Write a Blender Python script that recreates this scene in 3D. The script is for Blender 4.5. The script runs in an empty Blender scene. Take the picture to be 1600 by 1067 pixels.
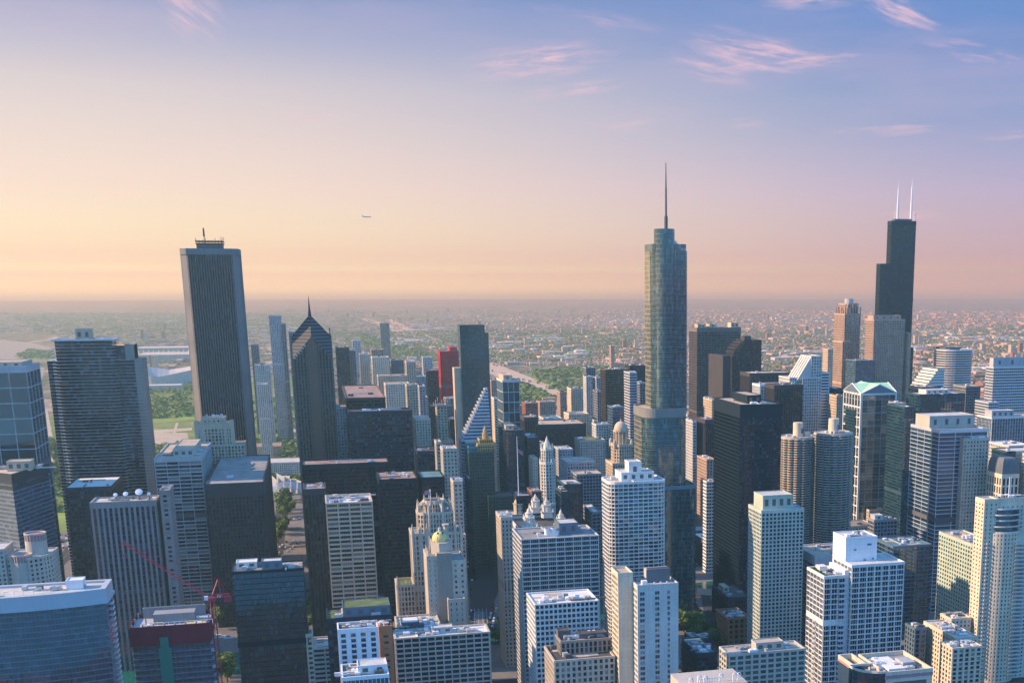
import bpy, math, random
from mathutils import Vector
R = math.radians
S = bpy.context.scene
COL = S.collection
# ------------------------------------------------------------------ camera
HEAD, PITCH, FPX, PPX, PPY, CAMZ = R(16.13), R(13.7), 1943.0, 1063.0, 922.0, 310.0
cd = bpy.data.cameras.new('camera'); cam = bpy.data.objects.new('camera', cd); COL.objects.link(cam)
cam.location = (0, 0, CAMZ); cam.rotation_euler = (R(90) - PITCH, 0, -HEAD)
cd.sensor_width = 36; cd.lens = FPX / 1600 * 36
cd.shift_x = (800 - PPX) / 1600; cd.shift_y = (PPY - 533.5) / 1600
cd.clip_start = 1; cd.clip_end = 120000
S.camera = cam
# ------------------------------------------------------------------ sun, exposure
SUN_EL, SUN_AZ = R(27), R(99)           # elevation; compass azimuth (x = west, y = south in this scene)
sund = Vector((-math.sin(SUN_AZ) * math.cos(SUN_EL), -math.cos(SUN_AZ) * math.cos(SUN_EL), math.sin(SUN_EL)))
ld = bpy.data.lights.new('sun', 'SUN'); ld.energy = 5.0; ld.angle = R(0.5); ld.color = (1.0, 0.79, 0.53)
sun = bpy.data.objects.new('sun', ld); COL.objects.link(sun)
sun.rotation_euler = (-sund).to_track_quat('-Z', 'Y').to_euler()
S.view_settings.view_transform = 'Standard'; S.view_settings.look = 'None'
S.view_settings.exposure = 0.75; S.view_settings.gamma = 1.0
S.cycles.max_bounces = 6; S.cycles.diffuse_bounces = 3; S.cycles.glossy_bounces = 3
S.cycles.volume_bounces = 2; S.cycles.caustics_reflective = False; S.cycles.caustics_refractive = False
S.cycles.sample_clamp_indirect = 4
# ------------------------------------------------------------------ node helpers
class N:
    def __init__(s, tree): s.t = tree; s.n = tree.nodes; s.l = tree.links
    def node(s, typ, **kw):
        n = s.n.new(typ)
        for k, v in kw.items(): setattr(n, k, v)
        return n
    def put(s, sock, v):
        if isinstance(v, bpy.types.NodeSocket): s.l.new(v, sock)
        elif isinstance(v, (tuple, list)) and len(v) == 3 and sock.type == 'RGBA': sock.default_value = (*v, 1)
        else: sock.default_value = v
    def m(s, op, a, b=None, c=None, clamp=False):
        n = s.node('ShaderNodeMath', operation=op, use_clamp=clamp)
        for i, v in enumerate((a, b, c)):
            if v is not None: s.put(n.inputs[i], v)
        return n.outputs[0]
    def v(s, op, a, b=None):
        n = s.node('ShaderNodeVectorMath', operation=op)
        s.put(n.inputs[0], a)
        if b is not None:
            s.put(n.inputs[3 if op == 'SCALE' else 1], b)
        return n.outputs['Value' if op in ('DOT_PRODUCT', 'LENGTH') else 0]
    def mix(s, f, a, b, blend='MIX'):
        n = s.node('ShaderNodeMix', data_type='RGBA', blend_type=blend)
        s.put(n.inputs[0], f); s.put(n.inputs[6], a); s.put(n.inputs[7], b)
        return n.outputs[2]
    def ramp(s, f, stops, interp='LINEAR'):
        n = s.node('ShaderNodeValToRGB'); e = n.color_ramp.elements; n.color_ramp.interpolation = interp
        while len(e) < len(stops): e.new(0.5)
        for i, (p, c) in enumerate(stops): e[i].position = p; e[i].color = (*c, 1)
        s.put(n.inputs[0], f)
        return n.outputs[0]
    def smooth(s, x, lo, hi):
        n = s.node('ShaderNodeMapRange', interpolation_type='SMOOTHSTEP')
        s.put(n.inputs[0], x); n.inputs[1].default_value = lo; n.inputs[2].default_value = hi
        return n.outputs[0]
    def noise(s, vec, scale, detail=3, rough=0.5, out=0):
        n = s.node('ShaderNodeTexNoise'); s.put(n.inputs['Vector'], vec)
        n.inputs['Scale'].default_value = scale; n.inputs['Detail'].default_value = detail; n.inputs['Roughness'].default_value = rough
        return n.outputs[out]
    def sep(s, vec):
        n = s.node('ShaderNodeSeparateXYZ'); s.put(n.inputs[0], vec); return n.outputs
    def comb(s, x, y, z=0.0):
        n = s.node('ShaderNodeCombineXYZ')
        for i, v in enumerate((x, y, z)): s.put(n.inputs[i], v)
        return n.outputs[0]
# ------------------------------------------------------------------ world
W = bpy.data.worlds.new('World'); S.world = W; W.use_nodes = True
def make_world():
    k = N(W.node_tree); k.n.clear()
    out = k.node('ShaderNodeOutputWorld'); bg = k.node('ShaderNodeBackground'); k.l.new(bg.outputs[0], out.inputs[0])
    d = k.node('ShaderNodeTexCoord').outputs['Generated']
    sky = k.node('ShaderNodeTexSky', sky_type='NISHITA', sun_disc=False)
    sky.sun_elevation = SUN_EL; sky.sun_rotation = math.atan2(sund.x, sund.y)
    sky.air_density = 1.2; sky.dust_density = 2.0; sky.altitude = 300
    nis = k.v('SCALE', sky.outputs[0], 0.08)
    x, y, z = k.sep(d)
    # warmth: how far a direction lies toward the bright south-east side of the sky
    hl = k.m('SQRT', k.m('ADD', k.m('MULTIPLY', x, x), k.m('MULTIPLY', y, y)))
    t = k.m('DIVIDE', k.m('ADD', k.m('MULTIPLY', x, -0.5), k.m('MULTIPLY', y, 0.866)), k.m('MAXIMUM', hl, 0.001))
    e = k.m('MULTIPLY', k.m('MAXIMUM', z, 0.0), 2.5, clamp=True)      # 0..1 for z 0..0.4
    warm = k.ramp(e, SKY_WARM); cool = k.ramp(e, SKY_COOL); north = k.ramp(e, SKY_NORTH_FILL)
    f1 = k.smooth(t, 0.45, 1.0); f2 = k.smooth(t, -0.3, 0.42)
    base = k.mix(f2, north, k.mix(f1, cool, warm))
    base = k.mix(0.12, base, nis)
    # cirrus: wisps in azimuth / elevation degrees
    az = k.m('MULTIPLY', k.m('ARCTAN2', x, y), 57.2958)
    el = k.m('MULTIPLY', k.m('ARCSINE', z), 57.2958)
    tot = None
    for (a0, e0, wa, we, rot, amt, sc) in CLOUDS:
        c, s_ = math.cos(R(rot)), math.sin(R(rot))
        da = k.m('SUBTRACT', az, a0); de = k.m('SUBTRACT', el, e0)
        u = k.m('ADD', k.m('MULTIPLY', da, c), k.m('MULTIPLY', de, s_)); w = k.m('SUBTRACT', k.m('MULTIPLY', de, c), k.m('MULTIPLY', da, s_))
        un, wn = k.m('DIVIDE', u, wa), k.m('DIVIDE', w, we)
        fall = k.m('SUBTRACT', 1.0, k.m('SQRT', k.m('ADD', k.m('MULTIPLY', un, un), k.m('MULTIPLY', wn, wn))), clamp=True)
        nz = k.noise(k.comb(k.m('MULTIPLY', u, 0.34 * sc), k.m('MULTIPLY', w, 2.3 * sc), a0), 1.0, 7, 0.66)
        o = k.m('MULTIPLY', k.m('MULTIPLY', k.smooth(nz, 0.34, 0.80), k.smooth(fall, 0.0, 0.95)), amt * 0.85)
        tot = o if tot is None else k.m('ADD', tot, o)
    hz = k.noise(k.comb(k.m('MULTIPLY', az, 0.05), k.m('MULTIPLY', el, 0.30), 3.3), 1.0, 5, 0.6)
    veil = k.m('MULTIPLY', k.m('MULTIPLY', k.smooth(hz, 0.42, 0.75), k.smooth(el, 2.0, 9.0)), 0.22)
    cl = k.m('MAXIMUM', k.m('MINIMUM', tot, 0.9), veil)
    col = k.mix(cl, base, (0.52, 0.36, 0.42))
    # thickest air lies just on the horizon: the sky dims softly into it
    fade = k.m('MULTIPLY_ADD', k.smooth(z, -0.0102, 0.0005), 0.66, 0.34); col = k.mix(1.0, col, k.comb(fade, fade, fade), 'MULTIPLY')
    k.put(bg.inputs[0], col); bg.inputs[1].default_value = 1.0
SKY_WARM = [(0.0, (0.90, 2.3, 0.85)), (0.012, (0.88, 2.2, 0.82)), (0.028, (0.82, 1.80, 0.73)), (0.0424, (0.714, 0.924, 0.463)), (0.058, (0.677, 0.708, 0.396)), (0.175, (0.616, 0.536, 0.438)), (0.344, (0.457, 0.41, 0.42)), (0.425, (0.29, 0.29, 0.40)), (0.503, (0.15, 0.19, 0.36)), (1.0, (0.09, 0.2, 0.48))]
SKY_COOL = [(0.0, (0.47, 0.71, 0.06)), (0.012, (0.468, 0.70, 0.06)), (0.028, (0.43, 0.50, 0.10)), (0.0424, (0.42, 0.33, 0.27)), (0.058, (0.375, 0.285, 0.33)), (0.175, (0.306, 0.27, 0.425)), (0.344, (0.10, 0.18, 0.39)), (0.425, (0.065, 0.15, 0.38)), (0.503, (0.07, 0.155, 0.395)), (1.0, (0.065, 0.17, 0.44))]
SKY_NORTH_FILL = [(0.0, (0.30, 0.92, 1.50)), (0.2, (0.18, 0.78, 1.42)), (0.5, (0.08, 0.56, 1.36)), (0.8, (0.07, 0.48, 1.26)), (1.0, (0.07, 0.46, 1.22))]  # out-of-frame sky, bluer than natural, set as fill for shaded faces
def px_dir(px, py):
    ch, sh, cp, sp = math.cos(HEAD), math.sin(HEAD), math.cos(PITCH), math.sin(PITCH)
    F = Vector((sh * cp, ch * cp, -sp)); Rt = Vector((ch, -sh, 0)); U = Vector((sh * sp, ch * sp, cp))
    return F + Rt * ((px - PPX) / FPX) - U * ((py - PPY) / FPX)
def ae(px, py):
    v = px_dir(px, py).normalized(); return math.degrees(math.atan2(v.x, v.y)), math.degrees(math.asin(v.z))
CLOUDS = []
for (px, py, wpx, hpx, rot, amt, sc) in [(840, 95, 150, 34, 7, 1.5, 1.3), (905, 140, 110, 14, 8, 1.3, 1.6), (1175, 80, 130, 36, -10, 1.6, 1.2), (1240, 98, 200, 16, 3, 1.1, 1.5),
        (1390, 10, 110, 26, -22, 1.6, 1.2), (1260, 4, 90, 16, 0, 1.2, 1.4), (290, 12, 70, 50, -35, 1.3, 1.2), (1380, 203, 120, 14, 2, 0.9, 1.4), (1580, 212, 80, 12, 3, 0.9, 1.4),
        (1530, 85, 140, 26, -12, 0.9, 1.2), (1430, 337, 60, 12, -4, 1.0, 1.6), (980, 198, 110, 14, 3, 0.7, 1.4), (1100, 110, 110, 30, -12, 0.9, 1.3), (480, 195, 90, 26, 4, 0.5, 1.2),
        (930, 30, 130, 16, -8, 0.6, 1.4), (1160, 193, 60, 10, 0, 0.8, 1.5)]:
    a, e_ = ae(px, py); CLOUDS.append((a, e_, wpx / 34.0, hpx / 34.0, rot, amt, sc))
make_world()
# ------------------------------------------------------------------ pixel <-> place helpers (to read positions off the survey photograph)
def AD(px, py, Y):
    v = px_dir(px, py); t = Y / v.y; return v.x * t, CAMZ + v.z * t
def AZ(px, py, z=0.0):
    v = px_dir(px, py); t = (z - CAMZ) / v.z; return v.x * t, v.y * t
def PJ(X, Y, Z):
    ch, sh, cp, sp = math.cos(HEAD), math.sin(HEAD), math.cos(PITCH), math.sin(PITCH)
    z = Z - CAMZ; f = X * sh * cp + Y * ch * cp - z * sp; r = X * ch - Y * sh; u = X * sh * sp + Y * ch * sp + z * cp
    return PPX + FPX * r / f, PPY - FPX * u / f
def solve(fn, target, lo, hi):
    a = fn(lo) > target  # which side the low end is on
    for _ in range(50):
        m_ = (lo + hi) / 2
        if (fn(m_) > target) == a: lo = m_
        else: hi = m_
    return (lo + hi) / 2
def XP(px, Y, Z): return solve(lambda x: PJ(x, Y, Z)[0], px, -1.5 * Y, 2.5 * Y)
def ZP(py, X, Y): return solve(lambda z: PJ(X, Y, z)[1], py, -50, 700)
# ------------------------------------------------------------------ materials
MATS = {}
def principled(name):
    m = bpy.data.materials.new(name); m.use_nodes = True; k = N(m.node_tree)
    return m, k, k.n['Principled BSDF']
def wall(name, col, rough=0.85, var=0.2, spec=0.3, metal=0.0, streak=True):
    """matt cladding: blotches and rain streaks in the base colour"""
    m, k, b = principled(name)
    o = k.node('ShaderNodeTexCoord').outputs['Object']
    big = k.noise(o, 0.05, 4, 0.6); fine = k.noise(o, 0.9, 3, 0.6)
    x, y, z = k.sep(o)
    st = k.noise(k.comb(k.m('MULTIPLY', x, 0.9), k.m('MULTIPLY', y, 0.9), k.m('MULTIPLY', z, 0.03)), 1.0, 3, 0.6)
    f = k.m('ADD', k.m('MULTIPLY', big, 0.4), k.m('ADD', k.m('MULTIPLY', fine, 0.25), k.m('MULTIPLY', st, 0.35 if streak else 0.0)))
    lo = tuple(c * (1 - var * 1.6) for c in col); hi = tuple(min(1, c * (1 + var * 1.6)) for c in col)
    base = k.ramp(f, [(0.3, lo), (0.7, hi)])
    if name in ('white', 'offwhite', 'cream', 'beige', 'whitemetal', 'lime', 'tan', 'limedark', 'grey', 'lgrey'):    # panel joints and odd replaced panels
        pu, pz = k.m('DIVIDE', k.m('ADD', x, y), 3.1), k.m('DIVIDE', z, 3.4)
        jt = k.m('MAXIMUM', k.m('LESS_THAN', k.m('FRACT', pz), 0.045), k.m('LESS_THAN', k.m('FRACT', pu), 0.04))
        wn = k.node('ShaderNodeTexWhiteNoise', noise_dimensions='2D'); k.put(wn.inputs['Vector'], k.comb(k.m('FLOOR', pu), k.m('FLOOR', pz)))
        base = k.mix(k.m('MULTIPLY', jt, 0.45), base, tuple(c * .55 for c in col)); base = k.mix(k.m('MULTIPLY', wn.outputs['Value'], 0.16), base, tuple(c * .72 for c in col))
    k.put(b.inputs['Base Color'], base)
    b.inputs['Roughness'].default_value = rough; b.inputs['Specular IOR Level'].default_value = spec; b.inputs['Metallic'].default_value = metal
    MATS[name] = m; return m
def glass(name, dark, light, p=0.15, rough=0.06, spec=0.8, mull=None, mw=0.06, mh=0.08, metal=0.0, tilt=0.008):
    """glazing: UV is in window cells, so each pane has its own tint, blind and slight tilt"""
    m, k, b = principled(name)
    uv = k.node('ShaderNodeTexCoord').outputs['UV']
    u, v, _ = k.sep(uv); cell = k.comb(k.m('FLOOR', u), k.m('FLOOR', v))
    wn = k.node('ShaderNodeTexWhiteNoise', noise_dimensions='2D'); k.put(wn.inputs['Vector'], cell)
    r = wn.outputs['Value']; rc = wn.outputs['Color']
    base = k.ramp(r, [(0.0, tuple(c * 0.6 for c in dark)), (max(0.02, 1 - p - 0.02), tuple(c * 1.35 for c in dark)), (1 - p, tuple(0.55 * a + 0.45 * d_ for a, d_ in zip(light, dark))), (1.0, light)])
    if mull:
        fu = k.m('FRACT', u); fv = k.m('FRACT', v)
        mk = k.m('MAXIMUM', k.m('LESS_THAN', fu, mw), k.m('LESS_THAN', fv, mh))
        base = k.mix(mk, base, mull)
        k.put(b.inputs['Roughness'], k.m('MULTIPLY_ADD', mk, 0.5, rough))
    else: b.inputs['Roughness'].default_value = rough
    k.put(b.inputs['Base Color'], base)
    nrm = k.node('ShaderNodeNewGeometry').outputs['Normal']
    wob = k.v('SCALE', k.v('SUBTRACT', rc, (0.5, 0.5, 0.5)), tilt)
    k.put(b.inputs['Normal'], k.v('NORMALIZE', k.v('ADD', nrm, wob)))
    b.inputs['Specular IOR Level'].default_value = spec; b.inputs['IOR'].default_value = 1.65; b.inputs['Metallic'].default_value = metal
    MATS[name] = m; return m
def roofm(name, col, var=0.3, rough=0.9):
    m, k, b = principled(name)
    o = k.node('ShaderNodeTexCoord').outputs['Object']
    n1 = k.noise(o, 0.12, 5, 0.65); n2 = k.noise(o, 0.03, 2, 0.5)
    f = k.m('ADD', k.m('MULTIPLY', n1, 0.7), k.m('MULTIPLY', n2, 0.3))
    k.put(b.inputs['Base Color'], k.ramp(f, [(0.32, tuple(c * (1 - var * 1.5) for c in col)), (0.55, col), (0.7, tuple(min(1, c * (1 + var)) for c in col))]))
    b.inputs['Roughness'].default_value = rough; b.inputs['Specular IOR Level'].default_value = 0.25
    MATS[name] = m; return m
for a in [('white', (0.66, 0.64, 0.61)), ('offwhite', (0.52, 0.50, 0.47)), ('granitebrown', (0.20, 0.18, 0.175)), ('lime', (0.47, 0.40, 0.32)), ('limedark', (0.27, 0.235, 0.20)), ('tan', (0.50, 0.39, 0.28)), ('cream', (0.62, 0.52, 0.39)),
          ('beige', (0.46, 0.41, 0.35)), ('grey', (0.26, 0.26, 0.27)), ('lgrey', (0.40, 0.40, 0.41)), ('dgrey', (0.10, 0.10, 0.11)), ('granite', (0.22, 0.21, 0.21)), ('brown', (0.050, 0.044, 0.050)),
          ('brick', (0.26, 0.11, 0.075)), ('rose', (0.40, 0.275, 0.205)), ('redsteel', (0.60, 0.016, 0.04)), ('dredsteel', (0.40, 0.012, 0.03)), ('terra', (0.62, 0.57, 0.49)),
          ('sage', (0.40, 0.45, 0.36)), ('tealp', (0.03, 0.22, 0.24)), ('pinkband', (0.42, 0.20, 0.22)), ('gold', (0.44, 0.29, 0.11)), ('domegold', (0.66, 0.54, 0.22)), ('copper', (0.40, 0.66, 0.40)),
          ('aquagreen', (0.026, 0.060, 0.080)), ('seafoam', (0.42, 0.46, 0.40)), ('orangebrick', (0.42, 0.17, 0.08)), ('slate', (0.12, 0.135, 0.15)), ('greenglass', (0.04, 0.09, 0.075))]: wall(*a)
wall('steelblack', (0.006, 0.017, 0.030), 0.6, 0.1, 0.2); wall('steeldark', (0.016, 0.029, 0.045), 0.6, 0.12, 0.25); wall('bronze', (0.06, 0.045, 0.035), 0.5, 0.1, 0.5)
wall('steelblue', (0.10, 0.15, 0.20), 0.5, 0.1, 0.5); wall('alu', (0.55, 0.57, 0.60), 0.4, 0.06, 0.5, 0.3); wall('whitemetal', (0.72, 0.72, 0.74), 0.5, 0.06, 0.4)
wall('cranered', (0.34, 0.03, 0.06), 0.5, 0.1, 0.4); wall('netred', (0.15, 0.016, 0.032), 0.9, 0.3); wall('hoistgreen', (0.02, 0.16, 0.12), 0.7, 0.15)
wall('olive', (0.20, 0.20, 0.07)); wall('formwork', (0.48, 0.36, 0.12))
glass('g_dark', (0.004, 0.018, 0.034), (0.07, 0.10, 0.13), 0.14, spec=0.35)
glass('g_black', (0.002, 0.011, 0.023), (0.04, 0.05, 0.06), 0.06, spec=0.25)
glass('g_room', (0.014, 0.021, 0.032), (0.26, 0.25, 0.23), 0.3)
glass('g_blue', (0.010, 0.034, 0.066), (0.05, 0.10, 0.15), 0.16, spec=1.0)
glass('g_tealdark', (0.005, 0.046, 0.058), (0.03, 0.10, 0.11), 0.1, spec=0.5, mull=(0.008, 0.035, 0.045), mw=0.06, mh=0.08)
glass('g_teal', (0.005, 0.030, 0.048), (0.035, 0.085, 0.11), 0.16, spec=1.0)
glass('g_green', (0.02, 0.07, 0.065), (0.10, 0.18, 0.15), 0.2, spec=1.0)
glass('g_deep', (0.004, 0.022, 0.036), (0.035, 0.08, 0.09), 0.12, spec=0.9, mull=(0.01, 0.03, 0.045), mw=0.06, mh=0.06, tilt=0.012)
glass('g_silver', (0.04, 0.065, 0.085), (0.18, 0.22, 0.23), 0.3, spec=1.0, metal=0.35)
glass('g_bronze', (0.024, 0.018, 0.014), (0.12, 0.09, 0.065), 0.18, spec=0.3)
glass('g_curt', (0.008, 0.028, 0.055), (0.04, 0.085, 0.12), 0.12, spec=1.0, mull=(0.05, 0.08, 0.11), mw=0.05, mh=0.07)
glass('g_curtt', (0.012, 0.060, 0.080), (0.09, 0.20, 0.22), 0.18, spec=1.0, mull=(0.12, 0.20, 0.22), mw=0.06, mh=0.08)
glass('g_trump_sunlit', (0.09, 0.09, 0.055), (0.26, 0.23, 0.14), 0.3, spec=0.8, metal=0.3, mull=(0.28, 0.27, 0.20), mw=0.12, mh=0.16)  # same glass with the sun's gold reflection put into its tint
glass('g_trump', (0.012, 0.055, 0.066), (0.07, 0.14, 0.14), 0.2, spec=0.9, metal=0.3, mull=(0.05, 0.075, 0.08), mw=0.05, mh=0.06, tilt=0.008)
glass('g_mirror', (0.06, 0.095, 0.105), (0.26, 0.28, 0.24), 0.22, spec=1.0, metal=0.5, tilt=0.014)
roofm('r_white', (0.70, 0.66, 0.60), 0.14); roofm('r_tan', (0.46, 0.37, 0.28), 0.2); roofm('r_grey', (0.28, 0.265, 0.25), 0.3); roofm('r_dark', (0.09, 0.085, 0.085), 0.35)
roofm('r_rose', (0.33, 0.23, 0.19), 0.3); roofm('r_green', (0.12, 0.16, 0.06), 0.4); roofm('r_pale', (0.52, 0.49, 0.45), 0.22); roofm('r_teal', (0.10, 0.22, 0.26), 0.3)
# ------------------------------------------------------------------ mesh builder
def base_of(o):
    while o is not None:
        if 'base' in o: return Vector(o['base'])
        o = o.parent
    return Vector((0, 0, 0))
class MB:
    def __init__(s): s.v = []; s.f = []; s.uv = []
    def poly(s, pts, uv=None):
        i = len(s.v); s.v += [tuple(p) for p in pts]; s.f.append(tuple(range(i, i + len(pts))))
        s.uv.append(uv or [(0.0, 0.0)] * len(pts)); return s
    def box(s, x0, x1, y0, y1, z0, z1):
        i = len(s.v)
        s.v += [(x0, y0, z0), (x1, y0, z0), (x1, y1, z0), (x0, y1, z0), (x0, y0, z1), (x1, y0, z1), (x1, y1, z1), (x0, y1, z1)]
        for f in ((3, 2, 1, 0), (4, 5, 6, 7), (0, 1, 5, 4), (1, 2, 6, 5), (2, 3, 7, 6), (3, 0, 4, 7)):
            s.f.append(tuple(i + j for j in f)); s.uv.append([(0.0, 0.0)] * 4)
        return s
    def bar(s, p, q, r, r2=None):
        p, q = Vector(p), Vector(q); d = (q - p).normalized(); a = d.orthogonal().normalized(); b = d.cross(a); r2 = r if r2 is None else r2
        i = len(s.v)
        for c, rr in ((p, r), (q, r2)):
            for t in range(4):
                o = a * math.cos(t * math.pi / 2 + 0.785) + b * math.sin(t * math.pi / 2 + 0.785); s.v.append(tuple(c + o * rr * 1.414))
        for f in ((0, 1, 5, 4), (1, 2, 6, 5), (2, 3, 7, 6), (3, 0, 4, 7), (3, 2, 1, 0), (4, 5, 6, 7)):
            s.f.append(tuple(i + j for j in f)); s.uv.append([(0.0, 0.0)] * 4)
        return s
    def prism(s, fp, z0, z1, bay=None, fh=3.6, top=True, uoff=0.0, fp2=None, bottom=False):
        """walls of a footprint (second footprint fp2 at the top for a taper); UV in window cells"""
        n = len(fp); fp2 = fp2 or fp; nv = max(1, round((z1 - z0) / fh)); u = uoff
        for i in range(n):
            p, q, p2, q2 = fp[i], fp[(i + 1) % n], fp2[i], fp2[(i + 1) % n]
            L = math.hypot(q[0] - p[0], q[1] - p[1]); nb = max(1, round(L / bay)) if bay and L > bay * 0.6 else L / (bay or 3)
            s.poly([(*p, z0), (*q, z0), (*q2, z1), (*p2, z1)], [(u, 0), (u + nb, 0), (u + nb, nv), (u, nv)]); u += nb + (3 if bay and L > bay * .6 else 0)
        if top: s.poly([(*p, z1) for p in fp2])
        if bottom: s.poly([(*p, z0) for p in reversed(fp)])
        return s
    def ring(s, fo, fi, z0, z1):
        """a band round a footprint: outer face, top and bottom lips, inner face"""
        n = len(fo)
        for i in range(n):
            j = (i + 1) % n
            s.poly([(*fo[i], z0), (*fo[j], z0), (*fo[j], z1), (*fo[i], z1)]); s.poly([(*fo[i], z1), (*fo[j], z1), (*fi[j], z1), (*fi[i], z1)])
            s.poly([(*fi[i], z0), (*fi[j], z0), (*fo[j], z0), (*fo[i], z0)]); s.poly([(*fi[j], z0), (*fi[i], z0), (*fi[i], z1), (*fi[j], z1)])
        return s
    def cyl(s, x, y, r, z0, z1, n=16, r2=None, top=True):
        r2 = r if r2 is None else r2
        c = [(x + r * math.cos(2 * math.pi * i / n), y + r * math.sin(2 * math.pi * i / n)) for i in range(n)]
        c2 = [(x + r2 * math.cos(2 * math.pi * i / n), y + r2 * math.sin(2 * math.pi * i / n)) for i in range(n)]
        return s.prism(c, z0, z1, 3, 3.6, top, 0.0, c2)
    def lathe(s, x, y, prof, n=20):
        for (r0, z0), (r1, z1) in zip(prof, prof[1:]): s.cyl(x, y, r0, z0, z1, n, r1, False)
        return s
    def build(s, name, mat, root=None, smooth=False):
        o0 = base_of(root)
        me = bpy.data.meshes.new(name); me.from_pydata([tuple(Vector(p) - o0) for p in s.v], [], s.f)
        ul = me.uv_layers.new(name='UVMap'); ul.data.foreach_set('uv', [c for f in s.uv for p in f for c in p])
        me.materials.append(MATS[mat] if isinstance(mat, str) else mat)
        if smooth: me.shade_smooth()
        ob = bpy.data.objects.new(name, me); COL.objects.link(ob)
        if root is not None: ob.parent = root
        return ob
def root(kind, label, cat, x, y, z=0.0, group=None):
    o = bpy.data.objects.new(kind, None); COL.objects.link(o); o.location = (x, y, z); o.empty_display_size = 5
    o['base'] = (x, y, z); o['label'] = label; o['category'] = cat
    if group: o['group'] = group
    return o
def tag(o, label=None, cat=None, group=None, kind=None):
    for k_, v in (('label', label), ('category', cat), ('group', group), ('kind', kind)):
        if v: o[k_] = v
    return o
def rect(x0, x1, y0, y1): return [(x0, y0), (x1, y0), (x1, y1), (x0, y1)]
def chamf(x0, x1, y0, y1, c): return [(x0 + c, y0), (x1 - c, y0), (x1, y0 + c), (x1, y1 - c), (x1 - c, y1), (x0 + c, y1), (x0, y1 - c), (x0, y0 + c)]
def rrect(x0, x1, y0, y1, r, n=5):
    p = []
    for cx, cy, a0 in ((x1 - r, y0 + r, -90), (x1 - r, y1 - r, 0), (x0 + r, y1 - r, 90), (x0 + r, y0 + r, 180)):
        for i in range(n + 1):
            a = R(a0 + 90 * i / n); p.append((cx + r * math.cos(a), cy + r * math.sin(a)))
    return p
def circ(x, y, r, n=32): return [(x + r * math.cos(2 * math.pi * i / n), y + r * math.sin(2 * math.pi * i / n)) for i in range(n)]
def offset(fp, d):
    n = len(fp); out = []
    for i in range(n):
        a, b, c = fp[i - 1], fp[i], fp[(i + 1) % n]
        e1 = Vector((b[0] - a[0], b[1] - a[1])).normalized(); e2 = Vector((c[0] - b[0], c[1] - b[1])).normalized()
        n1 = Vector((e1.y, -e1.x)); n2 = Vector((e2.y, -e2.x)); m_ = n1 + n2; k_ = m_.dot(n1)
        if abs(k_) < 0.2: m_, k_ = n1, 1.0
        out.append((b[0] + m_.x * d / k_, b[1] + m_.y * d / k_))
    return out
# ------------------------------------------------------------------ facades
class St:
    def __init__(s, fr, gl, bay=3.0, fh=3.7, pw=0.25, bh=0.3, po=0.35, bo=0.3, cap=3.0, sub=None, bfr=None):
        s.fr, s.gl, s.bay, s.fh, s.pw, s.bh, s.po, s.bo, s.cap, s.sub, s.bfr = fr, gl, bay, fh, pw, bh, po, bo, cap, sub, bfr or fr
def piers(mb, fp, z0, z1, bay, w, out, inn=0.3, ends=True):
    n = len(fp)
    for i in range(n):
        p, q = Vector(fp[i]), Vector(fp[(i + 1) % n]); L = (q - p).length
        if L < bay * 0.6: continue
        e = (q - p) / L; nn = Vector((e.y, -e.x)); nb = max(1, round(L / bay))
        for j in range(0 if ends else 1, nb + (1 if ends else 0)):
            c = L * j / nb; a, b = max(0, c - w / 2), min(L, c + w / 2)
            A, B = p + e * a, p + e * b
            mb.poly([(*(A - nn * inn), z0), (*(A + nn * out), z0), (*(A + nn * out), z1), (*(A - nn * inn), z1)])
            mb.poly([(*(A + nn * out), z0), (*(B + nn * out), z0), (*(B + nn * out), z1), (*(A + nn * out), z1)])
            mb.poly([(*(B + nn * out), z0), (*(B - nn * inn), z0), (*(B - nn * inn), z1), (*(B + nn * out), z1)])
            mb.poly([(*(A - nn * inn), z1), (*(A + nn * out), z1), (*(B + nn * out), z1), (*(B - nn * inn), z1)])
def body(rt, fp, z0, z1, st, roof='r_grey', parapet=1.0, cap=None, seed=0, noroof=False):
    """glazing sheet, spandrel bands, piers, solid cap with parapet, roof"""
    cap = st.cap if cap is None else cap
    po = st.po + .06 if abs(st.po - st.bo) < .03 else st.po
    zt = z1 - cap
    nf = max(1, round((zt - z0) / st.fh)); fh = (zt - z0) / nf
    MB().prism(offset(fp, -0.25), z0, zt, st.bay, fh, False, seed * 7.0).build('glazing', st.gl, rt)
    b = MB()
    if st.bh > 0:
        fo, fi = offset(fp, st.bo), offset(fp, -0.3)
        for i in range(nf): b.ring(fo, fi, z0 + i * fh, z0 + i * fh + st.bh * fh)
    if cap > 0: b.ring(offset(fp, max(po, st.bo) + 0.05), offset(fp, -0.6), zt, z1)
    if b.f: b.build('spandrel_cladding', st.bfr, rt)
    rq = random.Random(int(z1 * 10) + seed)
    if z1 - z0 > 105 and cap >= 2 and rq.random() < .6:
        k0 = int(nf * rq.uniform(.45, .7)); MB().ring(offset(fp, st.bo + .03), offset(fp, -.3), z0 + k0 * fh, z0 + (k0 + 1 + st.bh) * fh).build('louvre_band', st.bfr if rq.random() < .5 else 'dgrey', rt)
    if st.pw > 0:
        p = MB(); piers(p, fp, z0, zt - 0.01, st.bay, st.pw * st.bay, po)
        p.build('pier_cladding', st.fr, rt)
        if st.sub:
            p = MB(); piers(p, fp, z0, zt - 0.01, st.bay / st.sub[0], st.sub[1], st.sub[2]); p.build('mullion_grille', st.fr, rt)
    if not noroof:
        zr = z1 - parapet if cap > 0 else z1
        MB().poly([(*p, zr) for p in offset(fp, -0.4)]).build('roof', roof, rt)
        return zr
    return zt
UNITMATS = ['alu', 'grey', 'lgrey', 'dgrey', 'offwhite', 'whitemetal']
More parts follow.
